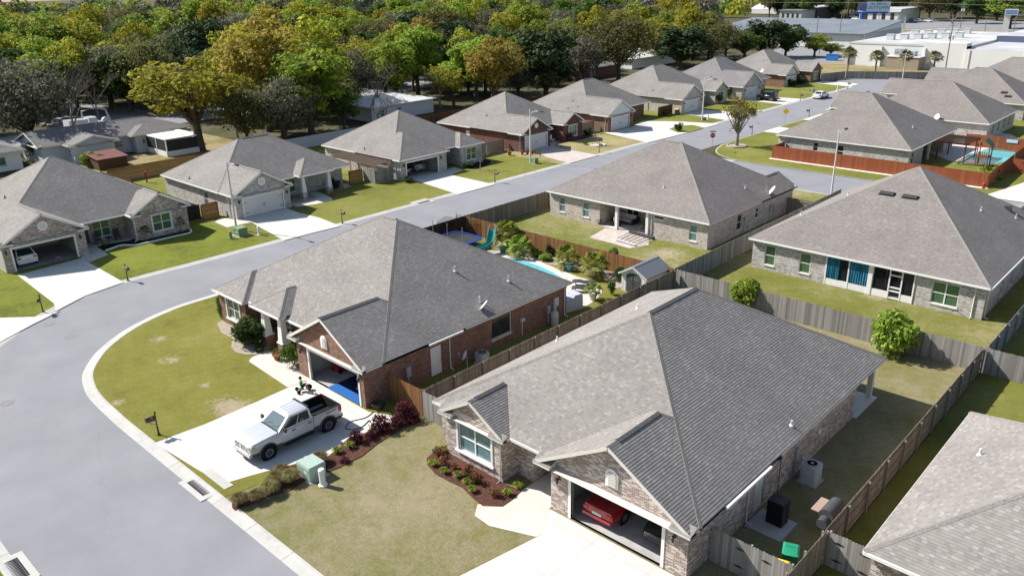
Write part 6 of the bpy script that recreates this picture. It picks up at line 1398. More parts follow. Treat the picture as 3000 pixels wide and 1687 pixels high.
# garage clutter and porch of the octagonal vent house
t = thing('step_stool', 'pink step stool on the garage floor right of the white car', 'stool', (-81.3, 23.4, .07)); M['pink'] = flat('pink_plastic', (.45, .2, .42), .5, .3)
m = MB(); m.box(-81.5, -81.1, 23.2, 23.6, .35, .4); m.build('seat', M['pink'], t)
for a, b in ((-81.47, 23.23), (-81.13, 23.23), (-81.13, 23.57), (-81.47, 23.57)): m = MB(); m.box(a-.025, a+.025, b-.025, b+.025, .07, .36); m.build('leg', M['pink'], t)
def chair(label, loc, rz, mat, rock=False):
    t = thing('porch_chair', label, 'chair', (*loc, .08), rz); m = MB(); m.box(-.27, .27, -.27, .27, .4, .45); m.build('seat', M[mat], t, None, None, False)
    m = MB()
    for k in range(6): m.box(-.31, -.27, -.25+.1*k-.03, -.25+.1*k+.03, .45, 1.05)
    m.box(-.32, -.26, -.28, .28, 1.0, 1.1); m.build('backrest', M[mat], t, None, None, False)
    for a, b in ((-.25, -.25), (.25, -.25), (.25, .25), (-.25, .25)): m = MB(); m.box(a-.025, a+.025, b-.025, b+.025, .0, .62); m.build('leg', M[mat], t, None, None, False)
chair('dark porch chair left of the small table', (-83.3, 28.0), 0, 'black'); chair('dark porch chair right of the small table', (-83.3, 29.9), 0, 'black'); chair('white rocking chair on the porch of the dark red house', (-81.6, 96.4), 0, 'white')
t = thing('porch_table', 'small dark table between the two porch chairs', 'table', (-83.2, 28.95, .08)); m = MB(); m.lathe([(.35, .5), (.35, .54), (.001, .54)], 16); m.build('tabletop', M['black'], t, None, None, False); m = MB(); m.tube([(0, 0, 0), (0, 0, .5)], .04, 6); m.build('leg', M['black'], t, None, None, False)
m = MB(); E_ = smooth(PX((310, 738), (330, 731), (360, 722), (395, 722), (427, 716), (470, 706), (504, 698), (540, 690), (556, 686), (561, 678), (555, 674)), 3); m.tube([(*p, .13) for p in E_], .09, 6); tag(m.build('bed_edging', M['white']), 'white curved edging of the black mulch bed', 'bed edging')
# tool bits: red pole on the slat fence, water worker and truck on the far street
t = thing('red_canopy', 'folded red umbrella leaning on the cedar slat fence', 'umbrella', (*px(431, 536), 0)); x, y = px(431, 536); m = MB(); m.tube([(x, y, .05), (x, y, 1.5)], [.1, .16], 8); m.build('canopy', M['red_plastic'], t)
q = px(325, 384); person('street worker in an orange shirt behind the blue house', (q[0], q[1], 0), 2.2, M['hivis'], M['shorts'], hairb, 'stand')
def vac_truck():
    c = px(275, 383); t = thing('service_truck', 'white service truck with a raised hose boom on the far street', 'truck', (*c, 0), PI/2+.1)
    m = MB(); m.loft([[(x, -1.15, .8), (x, 1.15, .8), (x, 1.15, z), (x, -1.15, z)] for x, z in ((-1.2, 2.3), (-4.5, 2.4))]); m.build('tank_body', M['car_white'], t, None, None, False)
    m = MB(); m.loft([ringx(*s) for s in ((1.9, 1.0, .6, 1.3), (1.5, 1.1, .5, 1.6), (.5, 1.15, .5, 1.7), (.4, 1.1, .5, 2.5), (-1.0, 1.1, .5, 2.5))]); m.build('cab', M['car_white'], t, 40, None, False)
    m = MB(); m.tube([(-1.5, 0, 2.4), (-1.5, 0, 3.6), (1.5, .5, 3.9), (3.2, .8, 3.3), (4.0, 1.0, .6)], .17, 8); m.build('boom', M['grey'], t, 60, None, False)
    m = MB(); m.lathe([(.45, -.2), (.8, -.2), (.8, .2), (.45, .2)], 20, (0, 0, 0), 0, Matrix.Translation((2.5, 0, 1.3)) @ Matrix.Rotation(PI/2, 4, 'X')); m.build('hose_reel', M['steel'], t, 40, None, False)
    for x in (1.0, -2.2, -3.5):
        for y in (-1.15, 1.15): wheel(t, x, y, .5, .3)
vac_truck()
# ------------------------------------------------------------------ vegetation
def leafmat(name, a, b, tr=.42, hue=.5):
    a = tuple(x*1.3 for x in a); b = tuple(x*1.3 for x in b)
    g = NG(name, .75, .2)
    f = g.math('ADD', g.math('MULTIPLY', g.island(), .5), g.math('MULTIPLY', g.noise(g.ob(), .45, 3), .55), True)
    c = g.ramp(f, [(.15, tuple(x*.62 for x in a)), (.45, a), (.85, b)])
    h = g.n('HueSaturation', None, Hue=g.math('ADD', .5-.022*hue, g.math('MULTIPLY', g.orand(), .044*hue)), Value=g.math('ADD', .8, g.math('MULTIPLY', g.orand(), .4)), Color=c).outputs[0]
    g.col(h); t = g.n('BsdfTranslucent'); g.set(t.inputs[0], h); x = g.n('MixShader'); x.inputs[0].default_value = tr
    g.nt.links.new(g.b.outputs[0], x.inputs[1]); g.nt.links.new(t.outputs[0], x.inputs[2]); g.nt.links.new(x.outputs[0], g.nt.nodes['Material Output'].inputs[0]); return g.m
LF = dict(yellow=leafmat('leaf_yellow_green', (.20, .205, .018), (.33, .30, .035)), bright=leafmat('leaf_bright_green', (.135, .19, .018), (.24, .29, .035)), olive=leafmat('leaf_olive', (.085, .088, .026), (.15, .14, .05)),
    dark=leafmat('leaf_dark', (.018, .034, .010), (.05, .07, .022), .15), gold=leafmat('leaf_gold', (.23, .185, .03), (.31, .255, .05)), grey=leafmat('leaf_grey_green', (.085, .085, .056), (.14, .135, .088), .3), mid=leafmat('leaf_mid_green', (.06, .11, .018), (.11, .165, .03)),
    brown=leafmat('leaf_brown', (.09, .065, .03), (.15, .11, .05)), purple=leafmat('leaf_purple', (.055, .014, .02), (.14, .04, .052)), maple=leafmat('leaf_maple', (.10, .11, .02), (.22, .13, .03)), straw=leafmat('leaf_straw', (.15, .13, .045), (.27, .235, .10)), lime=leafmat('leaf_lime', (.13, .19, .02), (.26, .30, .05)),
    red=leafmat('petal_red', (.45, .02, .02), (.60, .05, .04)), pink=leafmat('petal_pink', (.45, .05, .16), (.6, .12, .25)), ever=leafmat('leaf_evergreen', (.03, .06, .012), (.075, .12, .025)), twig=flat('twigs', (.155, .135, .12), .9, .1, var=.25))
M['bark'] = flat('bark', (.085, .07, .058), .95, .1, var=.35, vs=3); M['bark_pale'] = flat('pale_bark', (.22, .20, .18), .95, .1, var=.25, vs=3)
RG = random.Random(5)
def leaf(m, p, n, s, asp=1.0):
    n = n.normalized(); a = n.cross(Vector((RG.random()-.5, RG.random()-.5, RG.random()-.5))).normalized(); b = n.cross(a)
    m.poly([p-a*s, p-b*s*.6*asp, p+a*s, p+b*s*.6*asp])
def rdir():
    while True:
        v = Vector((RG.uniform(-1, 1), RG.uniform(-1, 1), RG.uniform(-1, 1)))
        if .05 < v.length < 1: return v.normalized()
def tree_proto(name, label, H=12, R=5, base=.25, lobes=26, per=150, ls=.34, mat='bright', mat2=None, lob=.33, vis=.0, lean=0, bark='bark', shape=1.0, up=.15):
    t = thing(name, label, 'tree'); zc = H*(base+(1-base)*.5); rz = H*(1-base)*.5
    m = MB(); C_ = []
    for i in range(lobes):
        for _ in range(30):
            d = rdir(); q = RG.uniform(.35, .82); k = Vector((d.x*R*q, d.y*R*q, d.z*rz*q))
            if k.z < 0: k.x *= shape; k.y *= shape
            if all((k-c[0]).length > R*.22 for c in C_): break
        C_.append((k, R*lob*RG.uniform(.7, 1.25)))
    for k, r in C_:
        c = Vector((k.x+lean*(k.z+rz)/rz, k.y, zc+k.z))
        for _ in range(per):
            d = rdir()
            if d.z < -.5 and RG.random() < .7: d.z = -d.z
            p = c+Vector((d.x*r, d.y*r, d.z*r*.8))*RG.uniform(.55, 1.08)
            if p.z < H*base*.6: continue
            leaf(m, p, d+rdir()*.8+Vector((0, 0, up)), ls*RG.uniform(.55, 1.2))
    m.build('crown', LF[mat], t, None, None, False)
    m = MB(); tb = H*max(base, .12); w = H*.022+.07
    m.tube([(0, 0, -.1), (lean*.1, 0, tb*.5), (lean*.4, .1, tb+rz*.3), (lean, 0, zc+rz*.5)], [w*1.25, w, w*.8, w*.25], 7)
    for k, r in sorted(C_, key=lambda q: -q[1])[:14]:
        c = Vector((k.x+lean*(k.z+rz)/rz, k.y, zc+k.z)); s = Vector((lean*.3, 0, tb*RG.uniform(.8, 1.2))); md = s.lerp(c, .5)+Vector((0, 0, -.1*H*RG.random()*.3))
        m.tube([s, md, c], [w*.5, w*.33, .03], 5)
    m.build('trunk', M[bark], t, 60, None, False); return t
def bare_proto(name, label, H=11, spread=.55, n0=5, mat='twig', seed=1, leafy=None):
    r = random.Random(seed); t = thing(name, label, 'tree'); m = MB(); tw = MB(); L_ = MB()
    def rec(p, d, L, w, lv):
        q = p+d*L; md = p.lerp(q, .5)+Vector((r.uniform(-.06, .06), r.uniform(-.06, .06), 0))*L
        (m if lv < 2 else tw).tube([p, md, q], [w, w*.8, w*.6], 5 if lv < 2 else 3, 0, False)
        if leafy and lv >= 3:
            for _ in range(3): leaf(L_, q+rdir()*.25, rdir(), .16)
        if lv == 5: return
        for k in range(r.choice((2, 3, 3)) if lv else n0):
            nd = (d+Vector((r.uniform(-1, 1), r.uniform(-1, 1), r.uniform(-.25, .7)))*spread*1.15).normalized()
            rec(q if (k or lv) else md, nd, L*r.uniform(.58, .86), max(.014, w*.6), lv+1)
    rec(Vector((0, 0, -.1)), Vector((r.uniform(-.1, .1), r.uniform(-.1, .1), 1)).normalized(), H*.27, H*.015+.03, 0)
    m.build('trunk', M['bark_pale'], t, 60, None, False); tw.build('branches', LF[mat], t, None, None, False)
    if leafy: L_.build('leaves', LF[leafy], t, None, None, False)
    return t
PR = {}
def proto(key, fn, *a, **k): o = fn(*a, **k); PR[key] = (o, k.get('H', 12), k.get('R', k.get('H', 11)*.4)); return o
proto('yellow', tree_proto, 'leafy_tree', '', H=13, R=5.4, lobes=32, per=170, mat='yellow', ls=.33)
proto('yellow2', tree_proto, 'leafy_tree', '', H=14, R=5, lobes=26, per=115, mat='yellow', ls=.30, lean=1.2, base=.3)
proto('bright', tree_proto, 'leafy_tree', '', H=14, R=5.5, lobes=34, per=190, mat='bright', ls=.33)
proto('bright2', tree_proto, 'leafy_tree', '', H=13, R=4.6, lobes=26, per=150, mat='mid', ls=.33)
proto('gold', tree_proto, 'leafy_tree', '', H=15, R=6, lobes=34, per=160, mat='gold', ls=.33)
proto('lime', tree_proto, 'leafy_tree', '', H=13, R=5, lobes=26, per=150, mat='lime', ls=.33)
proto('olive', tree_proto, 'oak_tree', '', H=12, R=6, lobes=36, per=150, mat='olive', ls=.27)
proto('olive2', tree_proto, 'oak_tree', '', H=11, R=5.2, lobes=26, per=120, mat='grey', ls=.28)
proto('dark', tree_proto, 'evergreen_tree', '', H=13, R=5, lobes=34, per=190, mat='dark', ls=.33, base=.12)
proto('ever', tree_proto, 'evergreen_tree', '', H=12, R=5, lobes=30, per=160, mat='ever', ls=.36, base=.15)
proto('brown', tree_proto, 'leafy_tree', '', H=11, R=4.6, lobes=24, per=90, mat='brown', ls=.26)
proto('darkoak', tree_proto, 'oak_tree', '', H=13, R=6.5, lobes=40, per=170, mat='grey', ls=.26, base=.2)
proto('bare', bare_proto, 'bare_tree', '', H=11, seed=3); proto('bare2', bare_proto, 'bare_tree', '', H=10, seed=8, spread=.7)
proto('barel', bare_proto, 'bare_tree', '', H=11, seed=12, leafy='yellow')
proto('bush', tree_proto, 'bush', '', H=3, R=1.8, lobes=16, per=90, ls=.17, mat='mid', base=.05, lob=.4)
for k, (o, _, _) in PR.items(): o.location = (0, 0, -500)
firsts = set()
def plant(key, loc, H, R, label, group=None, cat=None, rz=None, z=0):
    o, h0, r0 = PR[key]; sc = (R/r0, R/r0, H/h0); rz = RG.uniform(0, 6.28) if rz is None else rz
    if key not in firsts: firsts.add(key); c = o; c.location = (*loc, z); c.rotation_euler = (0, 0, rz); c.scale = sc; c['label'] = label
    else: c = copy_at(o, (*loc, z), rz, label, sc)
    for kk in ('group',):
        if kk in c: del c[kk]
    if group: c['group'] = group
    if cat: c['category'] = cat
    return c
def hero(key, bx, by, ty, wpx, label, **k):
    p = px(bx, by); H = top_z(p, ty); R = wpx*depth(p)/FPX/2; plant(key, p, max(2, H), R, label, **k); return p
HERO = [('darkoak', 100, 447, 165, 300, 'big dark grey oak at the left edge behind the white block house'), ('bare', 225, 400, 165, 190, 'bare grey tree between the dark oak and the round yellow tree'),
 ('yellow', 325, 300, 128, 230, 'round yellow green tree above the far street worker'), ('yellow2', 590, 442, 150, 330, 'tall leaning yellow tree with a dark trunk over the blue house'),
 ('gold', 790, 385, 38, 290, 'tall golden tree highest in the left wood'), ('yellow', 905, 345, 55, 270, 'broad yellow green tree just right of the golden one'), ('bright', 915, 405, 130, 275, 'big vivid green tree above the blue grey panel fence'),
 ('barel', 700, 420, 170, 200, 'thin branched tree with pale limbs left of the vivid green tree'), ('olive', 455, 330, 105, 190, 'olive tree behind the tall leaning yellow tree'), ('lime', 160, 262, 38, 230, 'bright lime tree high at the left behind the bare grey tree'),
 ('bare2', 1105, 345, 140, 150, 'bare grey tree beside the half hidden white roof'), ('bright', 1165, 315, 118, 180, 'narrow bright green tree above the white roof'), ('bare', 1110, 365, 258, 170, 'low tangled bare tree just behind the grey brick house'),
 ('bright', 1395, 295, 105, 210, 'bushy bright green tree left of the dark magnolia'), ('barel', 1290, 315, 165, 170, 'thin yellow leaved tree between two bright green trees'), ('yellow2', 1330, 310, 210, 110, 'small yellow tree beside a blue roofed shed'),
 ('dark', 1600, 290, 62, 215, 'large glossy dark magnolia behind the dark red brick house'), ('darkoak', 1520, 290, 175, 130, 'dark low oak at the left foot of the magnolia'), ('olive', 1812, 240, 42, 215, 'olive oak with a wide crown behind the white sided gable'),
 ('olive2', 1745, 235, 95, 130, 'thin grey oak left of the wide olive oak'), ('dark', 1990, 200, 62, 190, 'dark bushy tree above the pale house with the jeep neighbour'), ('yellow', 1925, 190, 55, 150, 'yellow topped tree behind the dark bushy tree'),
 ('olive', 2085, 185, 58, 170, 'brown olive tree left of the last dark trees'), ('dark', 2230, 170, 45, 150, 'dark tree left of the grey metal roof'), ('ever', 2300, 168, 60, 120, 'dark evergreen just left of the leaning utility pole'), ('bright2', 2180, 180, 92, 110, 'mid green bushy tree above the last left roofs'),
 ('lime', 2385, 168, 98, 90, 'yellow green bush before the white wall of the grey roofed building'), ('lime', 2432, 166, 125, 70, 'low yellow green bush at the foot of the second utility pole'), ('barel', 2400, 160, 85, 60, 'thin bare tree before the white wall'),
 ('brown', 2125, 165, 100, 110, 'brown leaved tree over the far left roofs'), ('olive2', 1690, 130, 20, 200, 'grey green oak behind the far cottage'), ('bright2', 1850, 130, 0, 130, 'mid green tree rising to the top edge'),
 ('bare2', 470, 300, 60, 170, 'grey bare crown in the left wood'), ('dark', 620, 260, 30, 170, 'dark round tree in the left wood'), ('ever', 40, 330, 120, 190, 'dark evergreen at the far left edge'), ('olive2', 560, 350, 190, 170, 'hazy grey olive tree behind the leaning yellow trunk'), ('yellow', 690, 360, 120, 190, 'yellow green tree left of the golden one'), ('ever', 830, 400, 270, 170, 'dark green lower tree behind the pale house lawn fence'), ('bright2', 1010, 390, 250, 120, 'mid green tree low behind the panel fence')]
taken = []
for hkey, bx, by, ty, wp, lb in HERO: taken.append(hero(hkey, bx, by, ty, wp, lb))
FG = dict(yellow='yellow green tree in the wood beyond the houses', yellow2='loose yellow tree in the wood beyond the houses', bright='bright green tree in the wood beyond the houses', bright2='mid green tree in the wood beyond the houses', gold='golden tree in the wood beyond the houses', lime='lime green tree in the wood beyond the houses', olive='olive oak in the wood beyond the houses', olive2='grey green oak in the wood beyond the houses', dark='dark evergreen tree in the wood beyond the houses', ever='deep green evergreen in the wood beyond the houses', brown='brown leaved tree in the wood beyond the houses', bare='bare grey tree in the wood beyond the houses', bare2='bare spreading tree in the wood beyond the houses', barel='thin leafing tree in the wood beyond the houses', darkoak='dark grey oak in the wood beyond the houses')
def inr(p, a): return a[0] < p[0] < a[1] and a[2] < p[1] < a[3]
EXC = [(-142, -108, 20, 63), (-165, -120, 36, 74), (-133, -112, 88, 108), (-143, -110, 158, 215), (-198, -165, 186, 242), (-112, 60, 0, 235)]
KIND = ['yellow']*5+['bright']*5+['bright2']*4+['lime']*4+['olive']*5+['olive2']*4+['dark']*3+['ever']*3+['bare']*4+['bare2']*3+['brown']*3+['gold']*1+['yellow2']*2+['darkoak']*3+['barel']*2
RG.seed(21); n = 0; tries = 0
while n < 400 and tries < 60000:
    tries += 1; X = RG.uniform(-60, 2420); D = 112+ (RG.random()**.9)*300
    d = CR*((X-1500)/FPX)+CF*1.0; a = math.atan2(d.y, d.x); p = (D*math.cos(a), D*math.sin(a))
    if p[0] > -111 or any(inr(p, e) for e in EXC): continue
    if X > 2180 and D > 190: continue
    if X > 1950 and p[1] > 235: continue
    if any(math.dist(p, q) < (5.6 if D < 200 else 6.6 if D < 290 else 8.5) for q in taken): continue
    taken.append(p); n += 1; key = RG.choice(KIND); s = RG.uniform(.8, 1.2)
    if D < 150: s *= .85
    elif D > 220: s *= 1.15
    plant(key, p, PR[key][1]*s*RG.uniform(.85, 1.15)*.95, PR[key][2]*s*1.05, FG[key], 'trees in the wood beyond the houses')
n = 0
for k in range(60):                                   # trees behind the car parks at the upper right
    X = 2180+(k*37 % 860); D = RG.uniform(475, 600); d = CR*((X-1500)/FPX)+CF; a = math.atan2(d.y, d.x); p = (D*math.cos(a), D*math.sin(a)); key = RG.choice(['dark', 'olive', 'olive2', 'ever', 'bare', 'olive', 'darkoak', 'bright2', 'brown'])
    plant(key, p, RG.uniform(12, 17), RG.uniform(6, 9), FG[key].replace('in the wood beyond the houses', 'behind the far car parks'), 'trees behind the far car parks')
for hkey, bx, by, ty, wp, lb in [('lime', 2955, 85, -45, 150, 'bright lime tree beside the blue topped tower sign'), ('olive', 2720, 62, -40, 120, 'dark oak behind the parked cars at the upper right'), ('bare2', 2790, 72, 22, 90, 'low grey bare tree behind the white roofs'), ('olive2', 2450, 48, -12, 120, 'grey oak behind the billboard'), ('ever', 2860, 70, -40, 100, 'deep green tree right of the far utility pole')]: hero(hkey, bx, by, ty, wp, lb)
# the wood farther off reads as one mass
m = {k: MB() for k in ('bright', 'olive', 'mid', 'grey', 'dark', 'yellow', 'twig')}
for k in range(560):
    X = RG.uniform(-150, 2500); D = RG.uniform(405, 800); d = CR*((X-1500)/FPX)+CF; a = math.atan2(d.y, d.x); p = (D*math.cos(a), D*math.sin(a)); q = m[RG.choice(['bright', 'olive', 'mid', 'grey', 'grey', 'dark', 'yellow', 'twig', 'twig'])]; R = RG.uniform(5, 8.5); H = RG.uniform(10, 17)
    if X > 2150 and D < 610: continue
    for _ in range(170):
        e = rdir(); e.z = abs(e.z)*.9-.1; leaf(q, Vector((p[0], p[1], H*.45))+Vector((e.x*R, e.y*R, e.z*H*.58))*RG.uniform(.75, 1.08), e+rdir()*.7, RG.uniform(.7, 1.5))
mm = MB(); mats = []
for i, (k, q) in enumerate(m.items()):
    b = len(mm.v); mm.v += q.v; mm.f += [tuple(j+b for j in f) for f in q.f]; mm.uv += q.uv; mm.mi += [i]*len(q.f); mats.append(LF[k])
tag(mm.build('distant_wood', mats), 'hazy mass of treetops along the upper edge', 'wood', None, 'stuff')
# near shrubs
def blade_tuft(key, label, R=.5, H=.7, n=420, mat='straw', w=.012, droop=.8):
    t = thing('ornamental_grass', label, 'ornamental grass'); m = MB()
    for _ in range(n):
        a = RG.uniform(0, 6.28); q = RG.random()**.5; r0 = .12*R*RG.random(); l = H*RG.uniform(.75, 1.1); d = Vector((math.cos(a), math.sin(a), 0)); s = Vector((-d.y, d.x, 0))*w
        p0 = d*r0; p1 = p0+d*R*q*.55+Vector((0, 0, l*.75)); p2 = p0+d*R*q*1.05+Vector((0, 0, l*(1-.55*droop*q)))
        m.poly([p0-s, p0+s, p1+s, p1-s]); m.poly([p1-s, p1+s, p2])
    m.build('blades', LF[mat], t, None, None, False); PR[key] = (t, H, R); t.location = (0, 0, -500)
blade_tuft('tuft', '', .48, .62, 1000, 'straw', .010); blade_tuft('lily', '', .3, .36, 90, 'lime', .022)
for x, y, r in ((704, 1480, 1.05), (752, 1470, 1.0), (792, 1450, 1.2), (812, 1418, 1.15), (853, 1415, 1.2), (826, 1392, .95), (938, 1360, 1.1)): plant('tuft', px(x, y), .64*r, .5*r, 'rounded straw coloured ornamental grass in the strip bed by the transformer box', 'ornamental grasses of the strip bed', None, None, .09)
for x, y in ((988, 1330), (1026, 1316), (1092, 1277)): plant('lily', px(x, y), .42, .36, 'green spiky tuft in the strip bed below the pickup', 'green tufts of the strip bed', None, None, .09)
for x, y in ((1299, 1326), (1268, 1367), (1302, 1390), (1342, 1401), (1369, 1421), (1384, 1443), (1518, 1433), (1487, 1454)): plant('lily', px(x, y), .36, .33, 'lime green tuft in the mulch bed below the white trimmed window', 'lime tufts of the front mulch bed', None, None, .09)
def shrub(key, mats, H=1.2, R=.8, lobes=12, per=80, ls=.10, name='shrub', lob=.42, fl=None, base=.04):
    t = thing(name, '', 'shrub'); m = MB(); f = MB(); C_ = [(rdir(), RG.uniform(.7, 1.2)) for _ in range(lobes)]
    for d, q in C_:
        c = Vector((d.x*R*.55, d.y*R*.55, H*(.5+d.z*.28))); r = R*lob*q
        for _ in range(per):
            e = rdir(); e.z = abs(e.z) if RG.random() < .6 else e.z; p = c+Vector((e.x*r, e.y*r, e.z*r*H/(2*R)*1.3))*RG.uniform(.5, 1.1)
            if p.z < .02: continue
            if fl and RG.random() < .16 and e.z > -.1: leaf(f, p*1.03, e, ls*.8)
            else: leaf(m, p, e+rdir()*.7, ls*RG.uniform(.6, 1.2))
    m.build('foliage', LF[mats], t, None, None, False)
    if fl: f.build('flowers', LF[fl], t, None, None, False)
    m = MB()
    for k in range(4): a = k*1.57; m.tube([(0, 0, 0), (R*.3*math.cos(a), R*.3*math.sin(a), H*.5)], [.03, .012], 5)
    m.build('stem', M['bark'], t, None, None, False); PR[key] = (t, H, R); t.location = (0, 0, -500)
shrub('purple', 'purple', 1.1, .8, 12, 75, .085); shrub('rose', 'brown', .5, .4, 7, 34, .06, fl='red'); shrub('round', 'mid', 1.5, 1.1, 16, 120, .10); shrub('viburnum', 'ever', 1.6, 1.25, 18, 140, .12); shrub('azalea', 'dark', .9, .8, 10, 60, .09, fl='pink'); shrub('lightbush', 'lime', 1.8, 1.3, 18, 130, .13); shrub('darkshrub', 'dark', 1.2, .9, 12, 90, .10); shrub('upright', 'mid', 2.2, .5, 12, 90, .09)
S_ = [('purple', 1046, 1300, 1.0, .75, 'purple shrub nearest the pickup in the strip bed'), ('purple', 1085, 1290, .7, .6, 'low purple shrub second in the strip bed'), ('purple', 1118, 1268, 1.35, 1.05, 'big purple shrub in the middle of the strip bed'), ('purple', 1160, 1252, 1.1, .9, 'purple shrub before the rust brown fence'), ('purple', 1192, 1232, 1.6, 1.05, 'tallest purple shrub at the rust brown fence'), ('purple', 1212, 1240, .9, .7, 'last purple shrub beside the grey picket gate'), ('purple', 1010, 1358, .4, .5, 'small purple shrub by the white pedestal'),
 ('rose', 1287, 1340, .55, .45, 'red flowered rose at the left end of the front mulch bed'), ('rose', 1299, 1366, .5, .42, 'red flowered rose behind the left lime tuft'), ('rose', 1331, 1377, .35, .3, 'tiny red rose in the middle of the front mulch bed'), ('rose', 1372, 1396, .65, .5, 'largest red rose below the window sill'), ('rose', 1395, 1418, .6, .5, 'bronze leaved rose right of the largest red rose'), ('rose', 1453, 1458, .45, .4, 'red rose nearest the front path'),
 ('viburnum', 742, 1010, 1.9, 1.45, 'large rounded shrub before the white tapered columns'), ('viburnum', 716, 1012, 1.0, .8, 'smaller shrub at the left of the large rounded one'), ('round', 862, 1075, 1.6, .95, 'yellow green shrub between the right column and the garage'), ('upright', 653, 938, 2.2, .38, 'slim upright evergreen at the corner of the red brick house'), ('darkshrub', 760, 1030, .5, .55, 'low green shrub at the foot of the left column'),
 ('lightbush', 2606, 1040, 3.0, 1.75, 'big yellow green bush against the pale grey back fence'), ('lightbush', 2182, 905, 2.4, 1.4, 'yellow green bush behind the ridge of the whitewashed house'), ('round', 2100, 305, 2.0, 1.2, 'round green bush before the pale brick bay'), ('upright', 2134, 292, 3.3, 1.0, 'dark ivy clad column beside the pale brick bay'), ('azalea', 1664, 412, 1.2, 1.15, 'pink flowering bush under the white framed window'), ('darkshrub', 1722, 398, 1.2, .9, 'dark shrub right of the pink flowering bush'), ('darkshrub', 1989, 386, 1.4, 1.0, 'dark cycad on the round island in the drive'), ('darkshrub', 2318, 255, 1.6, 1.6, 'dark hedge end under the white gable'), ('darkshrub', 2345, 247, 1.6, 1.8, 'dark hedge beside the last left garage'), ('round', 1949, 340, 1.1, .8, 'small round bush before the dark brown fence'), ('darkshrub', 982, 555, 1.3, .9, 'dark shrub beside the right porch column of the pale house'), ('darkshrub', 1375, 492, .8, 1.0, 'dark shrub below the window of the grey brick house'), ('darkshrub', 1194, 536, .8, .8, 'small brown shrub left of the dark car garage'), ('lightbush', 265, 488, 2.0, 1.5, 'green bush beside the pale blue house wall'), ('lightbush', 300, 490, 1.8, 1.2, 'yellow green bush by the rusty shed roof'), ('viburnum', 130, 470, 3.2, 2.2, 'leafy shrub between the white house and the pale blue house'), ('upright', 1797, 790, 2.2, .55, 'tall green shrub in the pool bed left of the shed'), ('upright', 1812, 830, 1.7, .5, 'green shrub beside the shed doors'), ('darkshrub', 1612, 752, 1.1, .6, 'dry brown shrub under the fence ornament'), ('lightbush', 1570, 752, .6, .9, 'low lime ground shrub along the pool deck'), ('lightbush', 1600, 765, .6, .8, 'second low lime shrub along the pool deck'), ('upright', 1791, 865, 1.3, .4, 'slim shrub by the white planter near the shed'), ('round', 1715, 425, .5, .5, 'small tuft at the base of the bare crape myrtle')]
for k_, x, y, H_, R_, lb in S_: plant(k_, px(x, y), H_*(.75 if k_ == 'purple' else 1), R_*(.72 if k_ == 'purple' else 1), lb, None, None, None, .08)
hero('bare2', 1405, 500, 415, 75, 'small leafless street tree beside the dark open garage'); hero('bare', 1750, 426, 362, 45, 'bare crape myrtle in a ringed bed on the dry lawn'); hero('bare2', 1583, 470, 437, 24, 'tiny bare sapling beside the paver drive')
def maple():
    p = px(2158, 430); H = top_z(p, 281); t = tree_proto('maple_tree', 'young maple with brown green leaves in a round stone ring', H=H, R=2.9, base=.27, lobes=26, per=70, ls=.16, mat='maple', lob=.3, bark='bark_pale', shape=.7); t.location = (*p, .06); t['category'] = 'tree'
    m = MB(); m.lathe([(1.5, 0), (1.5, .18), (1.3, .2), (1.28, .1), (.001, .1)], 24); o = thing('tree_ring', 'pale stone ring around the young maple', 'planter', (*p, .06)); m.build('ring', M['stone'], o, None, None, False)
maple()
q = px(1752, 427); o = thing('tree_ring', 'small brick ring around the bare crape myrtle', 'planter', (*q, .06)); m = MB(); m.lathe([(1.25, 0), (1.25, .14), (1.08, .15), (1.06, .06), (.001, .06)], 20); m.build('ring', M['brick_cream'], o, None, None, False)
# palms
def frond_fan(m, o, d, L, n=11, spread=1.9, droop=.25):
    d = d.normalized(); s = d.cross(Vector((0, 0, 1))).normalized(); u = s.cross(d); b = o+d*L*.45
    m.tube([o, o+d*L*.22+Vector((0, 0, .03)), b], .014, 3, 0, False)
    for k in range(n):
        a = -spread/2*1.0+spread*k/(n-1); e = (d*math.cos(a)+s*math.sin(a)); l = L*.62*(1-.18*abs(a)); t1 = b+e*l*.55+u*.02; t2 = b+e*l+Vector((0, 0, -droop*L*RG.uniform(.6, 1.3))); w = (u.cross(e)).normalized()*L*.045
        m.poly([b, t1-w, t2, t1+w])
def palm(name, label, loc, H, L, n=26, mat='lime', dead='straw', trunk=.13, z=.06):
    t = thing(name, label, 'palm', (*loc, z)); g_ = MB(); dd = MB()
    for k in range(n):
        a = k*2.4; el = 1.25-1.7*(k/n); d = Vector((math.cos(a)*math.cos(el), math.sin(a)*math.cos(el), math.sin(el))); frond_fan(dd if el < -.12 else g_, Vector((0, 0, H)), d, L*RG.uniform(.85, 1.1))
    g_.build('fronds', LF[mat], t, None, None, False)
    if dd.f: dd.build('dead_fronds', LF[dead], t, None, None, False)
    m = MB(); k = int(H/.12)+2; m.tube([(0, 0, H*i/k) for i in range(k+1)], [trunk*(1.15 if i % 2 else .95) for i in range(k+1)], 8); m.build('trunk', M['bark_pale'], t, None, None, False); return t
palm('fan_palm', 'tall fan palm left in the pool bed before the brown fence', px(1487, 724), 1.5, 1.5, 30); palm('fan_palm', 'bushy fan palm right of the tall one in the pool bed', px(1523, 752), .8, 1.5, 26)
palm('fan_palm', 'fan palm beside the right blue pot in the pool bed', px(1662, 785), .9, 1.4, 24); palm('fan_palm', 'fan palm nearest the shed in the pool bed', px(1743, 812), 1.0, 1.5, 28)
palm('small_palm', 'small windmill palm left of the green window', px(430, 706), .9, .75, 12, 'ever', 'straw', .05, .1); palm('small_palm', 'small windmill palm right of the green window', px(531, 678), .9, .75, 12, 'ever', 'straw', .05, .1)
